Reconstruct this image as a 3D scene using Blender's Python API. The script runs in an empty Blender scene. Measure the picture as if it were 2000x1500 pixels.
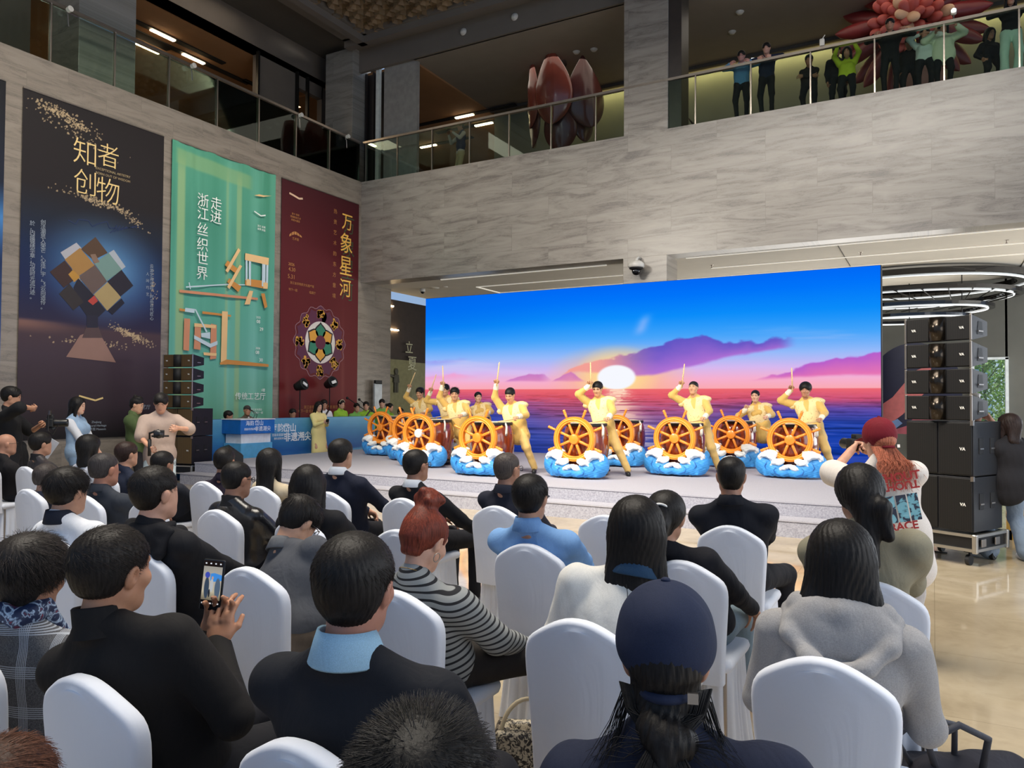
import bpy, bmesh, math, random
import numpy as np
from mathutils import Vector, Matrix, Euler

scene = bpy.context.scene
COL = scene.collection
PI = math.pi
rnd = random.Random(7)

# ---------------------------------------------------------------- camera, sky, lights, exposure
F_PX = 1476.93
YAW, PITCH, ROLL, EYE = math.radians(29.116), math.radians(1.3258), math.radians(0.3366), 1.70
_f = Vector((-math.sin(YAW) * math.cos(PITCH), math.cos(YAW) * math.cos(PITCH), math.sin(PITCH)))
_r = Vector((math.cos(YAW), math.sin(YAW), 0))
_u = _r.cross(_f)
_R = _r * math.cos(ROLL) + _u * math.sin(ROLL)
_U = -_r * math.sin(ROLL) + _u * math.cos(ROLL)
cam_data = bpy.data.cameras.new('camera')
cam_data.sensor_width = 36.0
cam_data.sensor_fit = 'HORIZONTAL'
cam_data.lens = F_PX / 2000 * 36
cam_data.clip_start = 0.05
cam_data.clip_end = 400
camera = bpy.data.objects.new('camera', cam_data)
COL.objects.link(camera)
camera.matrix_world = Matrix(((_R.x, _U.x, -_f.x, 0), (_R.y, _U.y, -_f.y, 0), (_R.z, _U.z, -_f.z, EYE), (0, 0, 0, 1)))
scene.camera = camera

scene.view_settings.view_transform = 'Standard'
scene.view_settings.look = 'None'
scene.view_settings.gamma = 1.0
scene.view_settings.use_curve_mapping = False
scene.view_settings.exposure = 0.0

world = bpy.data.worlds.new('sky')
scene.world = world
world.use_nodes = True
_bg = world.node_tree.nodes['Background']
_bg.inputs[0].default_value = (0.45, 0.66, 1.0, 1)
_bg.inputs[1].default_value = 0.66


def area_lamp(name, loc, target, sx, sy, watts, color=(1, 1, 1), spread=None):
    d = bpy.data.lights.new(name, 'AREA')
    d.shape = 'RECTANGLE'
    d.size, d.size_y = sx, sy
    d.energy = watts
    d.color = color
    if spread:
        d.spread = spread
    o = bpy.data.objects.new(name, d)
    COL.objects.link(o)
    o.location = loc
    o.rotation_euler = (Vector(target) - Vector(loc)).to_track_quat('-Z', 'Y').to_euler()
    return o


area_lamp('stage_wash_lamp', (-9.5, 4.0, 8.2), (-5, 12.2, 1.0), 3.0, 1.0, 300, (1.0, 0.93, 0.82), 1.4)
area_lamp('stage_wash_lamp', (-1.5, 3.5, 8.2), (-4, 12.0, 1.0), 3.0, 1.0, 200, (1.0, 0.94, 0.85), 1.4)
area_lamp('hall_ceiling_lamp', (-4.0, 3.9, 12.4), (-4.0, 4.2, 0), 9.0, 5.0, 1050, (1.0, 0.92, 0.80), 2.15)
area_lamp('beam_fill', (-5.0, 6.3, 11.6), (-5.0, 17.7, 6.7), 16.0, .6, 110, (1.0, 0.94, 0.84), .7)  # unseen fill, added to brighten the stone beam
area_lamp('left_wall_fill', (-8.6, 9.5, 11.8), (-15.1, 10.5, 6.0), 14.0, .6, 170, (1.0, 0.92, 0.80), .95)  # unseen fill, added to lift the left wall and banners
area_lamp('upper_floor_lamp', (-4.0, 20.3, 11.9), (-4.0, 20.3, 8), 16.0, 1.6, 80, (1.0, 0.90, 0.76))
area_lamp('gallery_front_fill', (-16.6, 8.0, 12.9), (-16.6, 8.0, 8), 1.0, 14.0, 90, (1.0, 0.88, 0.72))  # added fill, keeps the front of the gallery from going dark
area_lamp('lobby_soffit_fill', (8.8, 22.0, 2.7), (-4, 21.4, 4.8), 7.0, 4.6, 900, (0.95, 0.98, 1.0))  # unseen panel added to brighten the lower ceiling, no window modelled here
area_lamp('right_facade_light', (8.8, 5.0, 3.6), (-3, 5.5, 1.0), 12.0, 5.0, 560, (1.0, 0.98, 0.94))
area_lamp('lobby_rear_fill', (-4.0, 26.6, 2.2), (-4.5, 20.0, 4.6), 9.0, 3.0, 420, (1.0, 0.97, 0.92))  # second added panel, evens out the brightness of the lower ceiling


def ray(px, py):
    return _R * ((px - 1000) / F_PX) - _U * ((py - 750) / F_PX) + _f


def at_z(px, py, z):
    d = ray(px, py)
    return Vector((0, 0, EYE)) + d * ((z - EYE) / d.z)


def at_y(px, py, y):
    d = ray(px, py)
    return Vector((0, 0, EYE)) + d * (y / d.y)


def at_x(px, py, x):
    d = ray(px, py)
    return Vector((0, 0, EYE)) + d * (x / d.x)


def depth_of(p):
    return (Vector(p) - Vector((0, 0, EYE))).dot(_f)


# ---------------------------------------------------------------- materials
def srgb(r, g, b):
    def c(v):
        v /= 255.0
        return v / 12.92 if v <= 0.04045 else ((v + 0.055) / 1.055) ** 2.4
    return (c(r), c(g), c(b), 1.0)


class NT:
    def __init__(self, name):
        self.m = bpy.data.materials.new(name)
        self.m.use_nodes = True
        self.t = self.m.node_tree
        self.b = self.t.nodes['Principled BSDF']
        self.out = self.t.nodes['Material Output']

    def n(self, kind, **kw):
        nd = self.t.nodes.new(kind)
        for k, v in kw.items():
            if k.startswith('i_'):
                key = k[2:]
                key = int(key) if key.isdigit() else key.replace('_', ' ')
                nd.inputs[key].default_value = v
            else:
                setattr(nd, k, v)
        return nd

    def l(self, a, b):
        self.t.links.new(a, b)

    def ramp(self, src, stops, interp='LINEAR'):
        r = self.n('ShaderNodeValToRGB')
        r.color_ramp.interpolation = interp
        els = r.color_ramp.elements
        while len(els) < len(stops):
            els.new(0.5)
        for e, (p, c) in zip(els, stops):
            e.position = p
            e.color = c
        self.l(src, r.inputs[0])
        return r.outputs[0]

    def coords(self, kind='Object', scale=(1, 1, 1), rot=(0, 0, 0), loc=(0, 0, 0)):
        tc = self.n('ShaderNodeTexCoord')
        mp = self.n('ShaderNodeMapping')
        mp.inputs['Scale'].default_value = scale
        mp.inputs['Rotation'].default_value = rot
        mp.inputs['Location'].default_value = loc
        self.l(tc.outputs[kind], mp.inputs[0])
        return mp.outputs[0]

    def noise(self, vec, scale, detail=3, rough=0.5, dist=0.0):
        nz = self.n('ShaderNodeTexNoise')
        nz.inputs['Scale'].default_value = scale
        nz.inputs['Detail'].default_value = detail
        nz.inputs['Roughness'].default_value = rough
        nz.inputs['Distortion'].default_value = dist
        if vec is not None:
            self.l(vec, nz.inputs['Vector'])
        return nz.outputs[0]

    def bump(self, h, strength=0.3, dist=0.01):
        bp = self.n('ShaderNodeBump')
        bp.inputs['Strength'].default_value = strength
        bp.inputs['Distance'].default_value = dist
        self.l(h, bp.inputs['Height'])
        self.l(bp.outputs[0], self.b.inputs['Normal'])

    def mix(self, a, b, fac, blend='MIX'):
        mx = self.n('ShaderNodeMix', data_type='RGBA', blend_type=blend)
        for s, v in ((0, fac), (6, a), (7, b)):
            if hasattr(v, 'is_linked') or hasattr(v, 'links'):
                self.l(v, mx.inputs[s])
            else:
                mx.inputs[s].default_value = v
        return mx.outputs[2]

    def math(self, op, a, b=None, c=None):
        m = self.n('ShaderNodeMath', operation=op)
        for i, v in enumerate((a, b, c)):
            if v is None:
                continue
            if hasattr(v, 'links'):
                self.l(v, m.inputs[i])
            else:
                m.inputs[i].default_value = v
        return m.outputs[0]


_mats = {}


def plain(key, col, rough=0.5, metal=0.0, var=0.12, scale=6.0, bump=0.0, spec=0.5, emit=0.0, coat=0.0, trans=0.0, alpha=1.0):
    """a solid colour with a light mottling and optional fine bump"""
    if key in _mats:
        return _mats[key]
    t = NT(key)
    t.b.inputs['Roughness'].default_value = rough
    t.b.inputs['Metallic'].default_value = metal
    t.b.inputs['Specular IOR Level'].default_value = spec
    if coat:
        t.b.inputs['Coat Weight'].default_value = coat
        t.b.inputs['Coat Roughness'].default_value = 0.1
    c = srgb(*col)
    v = t.coords('Object')
    nz = t.noise(v, scale, 3)
    lo = tuple(x * (1 - var) for x in c[:3]) + (1,)
    hi = tuple(min(1, x * (1 + var)) for x in c[:3]) + (1,)
    cc = t.ramp(nz, [(0.3, lo), (0.7, hi)])
    t.l(cc, t.b.inputs['Base Color'])
    if emit:
        t.l(cc, t.b.inputs['Emission Color'])
        t.b.inputs['Emission Strength'].default_value = emit
    if bump:
        t.bump(t.noise(v, scale * 14, 2), bump, 0.004)
    if trans:
        t.b.inputs['Transmission Weight'].default_value = trans
    t.b.inputs['Alpha'].default_value = alpha
    _mats[key] = t.m
    return t.m


def fabric(col, rough=0.85, key=None, folds=0.35, weave=500, sheen=0.0, spec=0.25):
    key = key or 'fabric_%d_%d_%d_%d' % (col[0], col[1], col[2], int(rough * 100))
    if key in _mats:
        return _mats[key]
    t = NT(key)
    c = srgb(*col)
    v = t.coords('Object')
    v2 = t.coords('Object', scale=(1, 1, 0.55), rot=(0.3, 0.2, 0.4))
    big = t.noise(v2, 9.0, 3, 0.55, 0.7)
    fine = t.noise(v, weave, 2)
    cc = t.ramp(fine, [(0.3, tuple(x * 0.86 for x in c[:3]) + (1,)), (0.7, tuple(min(1, x * 1.1) for x in c[:3]) + (1,))])
    t.l(cc, t.b.inputs['Base Color'])
    t.b.inputs['Roughness'].default_value = rough
    t.b.inputs['Specular IOR Level'].default_value = spec
    t.b.inputs['Sheen Weight'].default_value = sheen
    b1 = t.n('ShaderNodeBump')
    b1.inputs['Strength'].default_value = folds
    b1.inputs['Distance'].default_value = 0.03
    t.l(big, b1.inputs['Height'])
    b2 = t.n('ShaderNodeBump')
    b2.inputs['Strength'].default_value = 0.12
    b2.inputs['Distance'].default_value = 0.002
    t.l(fine, b2.inputs['Height'])
    t.l(b1.outputs[0], b2.inputs['Normal'])
    t.l(b2.outputs[0], t.b.inputs['Normal'])
    _mats[key] = t.m
    return t.m


def skin(col=(196, 150, 122), key=None):
    key = key or 'skin_%d_%d_%d' % col
    if key in _mats:
        return _mats[key]
    t = NT(key)
    c = srgb(*col)
    v = t.coords('Object')
    nz = t.noise(v, 22, 4)
    cc = t.ramp(nz, [(0.3, (c[0] * 0.88, c[1] * 0.82, c[2] * 0.8, 1)), (0.7, c)])
    t.l(cc, t.b.inputs['Base Color'])
    t.b.inputs['Roughness'].default_value = 0.5
    t.b.inputs['Specular IOR Level'].default_value = 0.35
    t.b.inputs['Subsurface Weight'].default_value = 0.08
    t.b.inputs['Subsurface Radius'].default_value = (0.01, 0.004, 0.002)
    t.bump(t.noise(v, 160, 2), 0.12, 0.002)
    _mats[key] = t.m
    return t.m


def hair_mat(col=(22, 19, 18), key=None, rough=0.5):
    key = key or 'hair_%d_%d_%d' % col
    if key in _mats:
        return _mats[key]
    t = NT(key)
    c = srgb(*col)
    v = t.coords('Object', scale=(1, 1, 0.06))
    nz = t.noise(v, 170, 3, 0.6, 0.3)
    cc = t.ramp(nz, [(0.3, tuple(x * 0.5 for x in c[:3]) + (1,)), (0.72, tuple(min(1, x * 1.7 + 0.002) for x in c[:3]) + (1,))])
    t.l(cc, t.b.inputs['Base Color'])
    t.b.inputs['Roughness'].default_value = rough
    t.b.inputs['Specular IOR Level'].default_value = 0.22
    t.bump(nz, 0.3, 0.004)
    _mats[key] = t.m
    return t.m


# ---------------------------------------------------------------- object helpers
def link(o, parent=None):
    COL.objects.link(o)
    if parent is not None:
        o.parent = parent
    return o


def tag(o, label=None, cat=None, group=None, kind=None):
    if label:
        o['label'] = label
    if cat:
        o['category'] = cat
    if group:
        o['group'] = group
    if kind:
        o['kind'] = kind
    return o


def thing(name, label, cat, loc=(0, 0, 0), rz=0.0, group=None, rot=None, scale=1.0):
    o = bpy.data.objects.new(name, None)
    o.empty_display_size = 0.1
    COL.objects.link(o)
    o.location = loc
    o.rotation_euler = rot if rot else (0, 0, rz)
    o.scale = (scale,) * 3
    return tag(o, label, cat, group)


def copy_thing(root, name, label, loc, rz=0.0, group=None, scale=None):
    r = root.copy()
    r.name = name
    COL.objects.link(r)
    r.location = loc
    r.rotation_euler = (0, 0, rz)
    if scale:
        r.scale = (scale,) * 3
    r['label'] = label
    if group:
        r['group'] = group
    for ch in list(root.children):
        c = ch.copy()
        COL.objects.link(c)
        c.parent = r
        for g in list(ch.children):
            d = g.copy()
            COL.objects.link(d)
            d.parent = c
    return r


def mesh_np(name, verts, faces, mat=None, smooth=True, parent=None, sizes=None):
    """verts (n,3); faces either (m,k) array or flat loop list with sizes"""
    verts = np.asarray(verts, np.float32)
    me = bpy.data.meshes.new(name)
    me.vertices.add(len(verts))
    me.vertices.foreach_set('co', verts.ravel())
    if sizes is None:
        faces = np.asarray(faces, np.int32)
        k = faces.shape[1]
        sizes = np.full(len(faces), k, np.int32)
        flat = faces.ravel()
    else:
        flat = np.asarray(faces, np.int32)
        sizes = np.asarray(sizes, np.int32)
    me.loops.add(len(flat))
    me.loops.foreach_set('vertex_index', flat)
    me.polygons.add(len(sizes))
    starts = np.concatenate(([0], np.cumsum(sizes)[:-1])).astype(np.int32)
    me.polygons.foreach_set('loop_start', starts)
    me.polygons.foreach_set('loop_total', sizes)
    if smooth:
        me.polygons.foreach_set('use_smooth', np.ones(len(sizes), bool))
    me.update(calc_edges=True)
    if mat:
        me.materials.append(mat)
    o = bpy.data.objects.new(name, me)
    return link(o, parent)


class MB:
    """collects shapes, links them as ONE mesh object"""

    def __init__(self):
        self.v, self.f = [], []

    def add(self, vs, fs, M=None):
        o = len(self.v)
        if M is not None:
            vs = [M @ Vector(p) for p in vs]
        self.v += [tuple(p) for p in vs]
        self.f += [tuple(i + o for i in f) for f in fs]
        return self

    def box(self, c, s, M=None, b=0.0):
        """box with centre c, full size s; b bevels every edge"""
        x, y, z = s[0] / 2, s[1] / 2, s[2] / 2
        if b <= 0:
            vs = [(c[0] + i * x, c[1] + j * y, c[2] + k * z) for i in (-1, 1) for j in (-1, 1) for k in (-1, 1)]
            fs = [(0, 1, 3, 2), (4, 6, 7, 5), (0, 4, 5, 1), (2, 3, 7, 6), (0, 2, 6, 4), (1, 5, 7, 3)]
            return self.add(vs, fs, M)
        bm = bmesh.new()
        bmesh.ops.create_cube(bm, size=1.0)
        for v in bm.verts:
            v.co = Vector((v.co.x * s[0] + c[0], v.co.y * s[1] + c[1], v.co.z * s[2] + c[2]))
        bmesh.ops.bevel(bm, geom=list(bm.edges), offset=min(b, min(s) * 0.48), segments=2, profile=0.5, affect='EDGES')
        bm.verts.index_update()
        self.add([v.co.copy() for v in bm.verts], [[v.index for v in f.verts] for f in bm.faces], M)
        bm.free()
        return self

    def tube(self, pts, r, n=8, M=None, caps=True, closed=False):
        """tube along points; r a number or a list"""
        pts = [Vector(p) for p in pts]
        m = len(pts)
        rs = r if isinstance(r, (list, tuple)) else [r] * m
        vs, fs = [], []
        up = Vector((0, 0, 1))
        prev = None
        for i, p in enumerate(pts):
            if closed:
                d = pts[(i + 1) % m] - pts[i - 1]
            else:
                d = pts[min(i + 1, m - 1)] - pts[max(i - 1, 0)]
            d = d.normalized() if d.length > 1e-9 else Vector((0, 0, 1))
            if prev is None:
                a = d.cross(up)
                if a.length < 1e-3:
                    a = d.cross(Vector((1, 0, 0)))
            else:
                a = prev - d * prev.dot(d)
                if a.length < 1e-6:
                    a = d.cross(up)
            a.normalize()
            prev = a
            b = d.cross(a)
            for k in range(n):
                t = 2 * PI * k / n
                vs.append(p + (a * math.cos(t) + b * math.sin(t)) * rs[i])
        rng = m if closed else m - 1
        for i in range(rng):
            j = (i + 1) % m
            for k in range(n):
                k2 = (k + 1) % n
                fs.append((i * n + k, i * n + k2, j * n + k2, j * n + k))
        if caps and not closed:
            fs.append(tuple(range(n - 1, -1, -1)))
            fs.append(tuple(range((m - 1) * n, m * n)))
        return self.add(vs, fs, M)

    def lathe(self, prof, n=32, M=None, arc=2 * PI, cap=False):
        """revolve (r, z) profile about z"""
        m = len(prof)
        full = abs(arc - 2 * PI) < 1e-6
        cols = n if full else n + 1
        vs, fs = [], []
        for k in range(cols):
            t = arc * k / n
            for r, z in prof:
                vs.append((r * math.cos(t), r * math.sin(t), z))
        for k in range(n):
            k2 = (k + 1) % cols
            for i in range(m - 1):
                fs.append((k * m + i, k2 * m + i, k2 * m + i + 1, k * m + i + 1))
        if cap:
            fs.append(tuple(k * m for k in range(cols))[::-1])
            fs.append(tuple(k * m + m - 1 for k in range(cols)))
        return self.add(vs, fs, M)

    def prism(self, outline, y0, y1, M=None):
        """outline in x,z extruded along y"""
        n = len(outline)
        vs = [(x, y0, z) for x, z in outline] + [(x, y1, z) for x, z in outline]
        fs = [tuple(range(n)), tuple(range(2 * n - 1, n - 1, -1))]
        fs += [(i, i + n, (i + 1) % n + n, (i + 1) % n) for i in range(n)]
        return self.add(vs, fs, M)

    def ball(self, c, r, M=None, nu=14, nv=9):
        rr = r if isinstance(r, (tuple, list)) else (r, r, r)
        vs, fs = [], []
        for j in range(nv + 1):
            a = PI * j / nv - PI / 2
            for i in range(nu):
                t = 2 * PI * i / nu
                vs.append((c[0] + rr[0] * math.cos(a) * math.cos(t), c[1] + rr[1] * math.cos(a) * math.sin(t), c[2] + rr[2] * math.sin(a)))
        for j in range(nv):
            for i in range(nu):
                i2 = (i + 1) % nu
                fs.append((j * nu + i, j * nu + i2, (j + 1) * nu + i2, (j + 1) * nu + i))
        return self.add(vs, fs, M)

    def build(self, name, mat, parent=None, smooth=False, auto=None, recalc=False):
        me = bpy.data.meshes.new(name)
        me.from_pydata([tuple(p) for p in self.v], [], self.f)
        if mat:
            me.materials.append(mat)
        if smooth or auto:
            me.polygons.foreach_set('use_smooth', np.ones(len(me.polygons), bool))
        if recalc:
            bm = bmesh.new()
            bm.from_mesh(me)
            bmesh.ops.remove_doubles(bm, verts=list(bm.verts), dist=1e-6)
            bmesh.ops.recalc_face_normals(bm, faces=list(bm.faces))
            bm.to_mesh(me)
            bm.free()
            me.polygons.foreach_set('use_smooth', np.full(len(me.polygons), bool(smooth or auto)))
        me.update()
        if auto:
            me.set_sharp_from_angle(angle=math.radians(auto))
        o = bpy.data.objects.new(name, me)
        return link(o, parent)


def struct(name, mb, mat, label=None):
    o = mb.build(name, mat)
    o['kind'] = 'structure'
    if label:
        o['label'] = label
    return o


def lettering(text, size, M, mat, parent, name='lettering', bold=0.0, extrude=0.002, align='LEFT', spacing=1.0, label=None):
    """text as a thin mesh laid on a surface by matrix M (x along the line, y up the letter, z out of the surface)"""
    cu = bpy.data.curves.new(name, 'FONT')
    cu.body = text
    cu.size = size
    cu.extrude = extrude
    cu.offset = bold
    cu.resolution_u = 3
    cu.align_x = align
    cu.space_character = spacing
    ob = bpy.data.objects.new(name, cu)
    COL.objects.link(ob)
    dg = bpy.context.evaluated_depsgraph_get()
    me = bpy.data.meshes.new_from_object(ob.evaluated_get(dg))
    bpy.data.objects.remove(ob)
    bpy.data.curves.remove(cu)
    me.materials.clear()
    me.materials.append(mat)
    me.transform(M)
    me.name = name
    o = bpy.data.objects.new(name, me)
    link(o, parent)
    if label:
        o['label'] = label
    return o


# ---------------------------------------------------------------- implicit surfaces for figures
def cap(a, b, ra, rb=None, k=0.02, fl=None, sub=False):
    return dict(t='c', a=np.array(a, float), b=np.array(b, float), ra=ra, rb=ra if rb is None else rb, k=k, fl=fl, sub=sub)


def ell(c, r, R=None, k=0.02, sub=False):
    return dict(t='e', c=np.array(c, float), r=np.array(r if hasattr(r, '__len__') else (r, r, r), float), R=R, k=k, sub=sub)


def rbox(c, h, rad, R=None, k=0.01, sub=False):
    return dict(t='b', c=np.array(c, float), h=np.array(h, float), rad=rad, R=R, k=k, sub=sub)


def _bounds(p):
    if p['t'] == 'c':
        r = max(p['ra'], p['rb'])
        return np.minimum(p['a'], p['b']) - r, np.maximum(p['a'], p['b']) + r
    if p['t'] == 'e':
        r = p['r'].max()
        if p['R'] is None:
            return p['c'] - p['r'], p['c'] + p['r']
        ext = np.sqrt(((p['R'] * p['r'][None, :]) ** 2).sum(1))
        return p['c'] - ext, p['c'] + ext
    h = p['h'] + p['rad']
    if p['R'] is not None:
        h = np.abs(p['R']) @ h
    return p['c'] - h, p['c'] + h


def _dist(p, X, Y, Z):
    if p['t'] == 'c':
        a, b = p['a'], p['b']
        x, y, z = X - a[0], Y - a[1], Z - a[2]
        d = b - a
        sc = 1.0
        if p['fl'] is not None:
            n, s = np.array(p['fl'][0], float), p['fl'][1]
            q = 1.0 / s - 1.0
            comp = (x * n[0] + y * n[1] + z * n[2]) * q
            x, y, z = x + comp * n[0], y + comp * n[1], z + comp * n[2]
            d = d + n * (d @ n) * q
            sc = (1 + s) / 2
        L = float(d @ d)
        if L < 1e-12:
            return (np.sqrt(x * x + y * y + z * z) - p['ra']) * sc
        t = np.clip((x * d[0] + y * d[1] + z * d[2]) / L, 0, 1)
        x, y, z = x - t * d[0], y - t * d[1], z - t * d[2]
        return (np.sqrt(x * x + y * y + z * z) - (p['ra'] + (p['rb'] - p['ra']) * t)) * sc
    c = p['c']
    x, y, z = X - c[0], Y - c[1], Z - c[2]
    if p['R'] is not None:
        R = p['R']
        x, y, z = (x * R[0, 0] + y * R[1, 0] + z * R[2, 0], x * R[0, 1] + y * R[1, 1] + z * R[2, 1], x * R[0, 2] + y * R[1, 2] + z * R[2, 2])
    if p['t'] == 'e':
        r = p['r']
        k0 = np.sqrt((x / r[0]) ** 2 + (y / r[1]) ** 2 + (z / r[2]) ** 2)
        k1 = np.sqrt((x / r[0] ** 2) ** 2 + (y / r[1] ** 2) ** 2 + (z / r[2] ** 2) ** 2)
        return k0 * (k0 - 1.0) / np.maximum(k1, 1e-6)
    h = p['h']
    qx, qy, qz = np.abs(x) - h[0], np.abs(y) - h[1], np.abs(z) - h[2]
    out = np.sqrt(np.maximum(qx, 0) ** 2 + np.maximum(qy, 0) ** 2 + np.maximum(qz, 0) ** 2)
    return out + np.minimum(np.maximum(np.maximum(qx, qy), qz), 0) - p['rad']


def polygonise(prims, vox):
    lo = np.min([_bounds(p)[0] for p in prims if not p['sub']], 0) - 3 * vox
    hi = np.max([_bounds(p)[1] for p in prims if not p['sub']], 0) + 3 * vox
    n = np.ceil((hi - lo) / vox).astype(int) + 1
    G = np.full(n, 1.0, np.float32)
    ax = [lo[i] + vox * np.arange(n[i]) for i in range(3)]
    for p in prims:
        a, b = _bounds(p)
        m = p['k'] + 3 * vox
        i0 = np.clip(np.floor((a - m - lo) / vox).astype(int), 0, n)
        i1 = np.clip(np.ceil((b + m - lo) / vox).astype(int) + 1, 0, n)
        if (i1 <= i0).any():
            continue
        X = ax[0][i0[0]:i1[0]][:, None, None]
        Y = ax[1][i0[1]:i1[1]][None, :, None]
        Z = ax[2][i0[2]:i1[2]][None, None, :]
        d = _dist(p, X, Y, Z).astype(np.float32)
        g = G[i0[0]:i1[0], i0[1]:i1[1], i0[2]:i1[2]]
        k = max(p['k'], 1e-5)
        if p['sub']:
            d = -d
            h = np.maximum(k - np.abs(g - d), 0) / k
            g[...] = np.maximum(g, d) + h * h * k * 0.25
        else:
            h = np.maximum(k - np.abs(g - d), 0) / k
            g[...] = np.minimum(g, d) - h * h * k * 0.25
    S = G < 0
    c = S[:-1, :-1, :-1].astype(np.int8)
    for dx in (0, 1):
        for dy in (0, 1):
            for dz in (0, 1):
                if dx + dy + dz:
                    c = c + S[dx:n[0] - 1 + dx, dy:n[1] - 1 + dy, dz:n[2] - 1 + dz]
    act = np.argwhere((c > 0) & (c < 8))
    if not len(act):
        return np.zeros((0, 3)), np.zeros((0, 4), int)
    idx = np.full(c.shape, -1, np.int32)
    idx[act[:, 0], act[:, 1], act[:, 2]] = np.arange(len(act))
    corner = {}
    for dx in (0, 1):
        for dy in (0, 1):
            for dz in (0, 1):
                corner[(dx, dy, dz)] = G[act[:, 0] + dx, act[:, 1] + dy, act[:, 2] + dz]
    acc = np.zeros((len(act), 3))
    cnt = np.zeros(len(act))
    for axi in range(3):
        for u in (0, 1):
            for w in (0, 1):
                o = [0, 0, 0]
                others = [q for q in range(3) if q != axi]
                o[others[0]], o[others[1]] = u, w
                o2 = list(o)
                o2[axi] = 1
                g0, g1 = corner[tuple(o)], corner[tuple(o2)]
                cr = (g0 < 0) != (g1 < 0)
                t = np.where(cr, g0 / np.where(cr, g0 - g1, 1), 0)
                pos = np.array(o, float)[None, :].repeat(len(act), 0)
                pos[:, axi] = t
                acc[cr] += pos[cr]
                cnt[cr] += 1
    V = lo + vox * (act + acc / cnt[:, None])
    quads = []
    for axi in range(3):
        s0 = [slice(1, -1)] * 3
        s0[axi] = slice(0, -1)
        s1 = list(s0)
        s1[axi] = slice(1, None)
        A, B = S[tuple(s0)], S[tuple(s1)]
        e = np.argwhere(A != B)
        if not len(e):
            continue
        off = np.array([0 if q == axi else 1 for q in range(3)])
        e = e + off
        flip = ~S[e[:, 0], e[:, 1], e[:, 2]]
        p1, p2 = (axi + 1) % 3, (axi + 2) % 3
        d1, d2 = np.zeros(3, int), np.zeros(3, int)
        d1[p1], d2[p2] = 1, 1
        q = [e - d1 - d2, e - d2, e, e - d1]
        q = np.stack([idx[a[:, 0], a[:, 1], a[:, 2]] for a in q], 1)
        q[flip] = q[flip][:, ::-1]
        quads.append(q)
    Q = np.concatenate(quads)
    Q = Q[(Q >= 0).all(1)]
    return V, Q


def vnormals(V, Q):
    a, b, c, d = (V[Q[:, i]] for i in range(4))
    fn = np.cross(c - a, d - b)
    N = np.zeros_like(V)
    for i in range(4):
        np.add.at(N, Q[:, i], fn)
    return N / np.maximum(np.linalg.norm(N, axis=1, keepdims=True), 1e-9)


def blob(name, prims, vox, mat, parent, disp=None, M=None):
    V, Q = polygonise(prims, vox)
    if not len(Q):
        return None
    if disp is not None:
        N = vnormals(V, Q)
        V = V + N * disp(V)[:, None]
    if M is not None:
        A = np.array(M)
        V = V @ A[:3, :3].T + A[:3, 3]
    return mesh_np(name, V, Q, mat, True, parent)
# ---------------------------------------------------------------- people
def A(*v):
    return np.array(v, float)


def rot_z(a):
    c, s = math.cos(a), math.sin(a)
    return np.array([[c, -s, 0], [s, c, 0], [0, 0, 1.0]])


def rot_x(a):
    c, s = math.cos(a), math.sin(a)
    return np.array([[1, 0, 0], [0, c, -s], [0, s, c]])


def rot_y(a):
    c, s = math.cos(a), math.sin(a)
    return np.array([[c, 0, s], [0, 1, 0], [-s, 0, c]])


def unit(v):
    return v / max(np.linalg.norm(v), 1e-9)


def ik(s, w, l1, l2, pole):
    """elbow / knee position between s and w"""
    d = w - s
    L = np.linalg.norm(d)
    if L > (l1 + l2) * 0.995:
        w = s + d / L * (l1 + l2) * 0.995
        d = w - s
        L = np.linalg.norm(d)
    a = (l1 * l1 - l2 * l2 + L * L) / (2 * L)
    h = math.sqrt(max(l1 * l1 - a * a, 0))
    u = d / L
    p = pole - u * (pole @ u)
    return s + u * a + unit(p) * h, w


class HF:
    """head frame: x right, y face, z up; origin between the ears"""

    def __init__(self, c, R, s=1.0):
        self.c, self.R, self.s = c, R, s

    def p(self, *q):
        return self.c + self.R @ (A(*q) * self.s)

    def cap(self, a, b, ra, rb=None, k=0.012, sub=False, fl=None):
        if fl:
            fl = (self.R @ A(*fl[0]), fl[1])
        return cap(self.p(*a), self.p(*b), ra * self.s, None if rb is None else rb * self.s, k, fl, sub)

    def ell(self, c, r, k=0.012, sub=False, R=None):
        return ell(self.p(*c), A(*r) * self.s, self.R if R is None else self.R @ R, k, sub)

    def M(self):
        m = Matrix.Identity(4)
        for i in range(3):
            for j in range(3):
                m[i][j] = self.R[i, j] * self.s
            m[i][3] = self.c[i]
        return m


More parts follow.
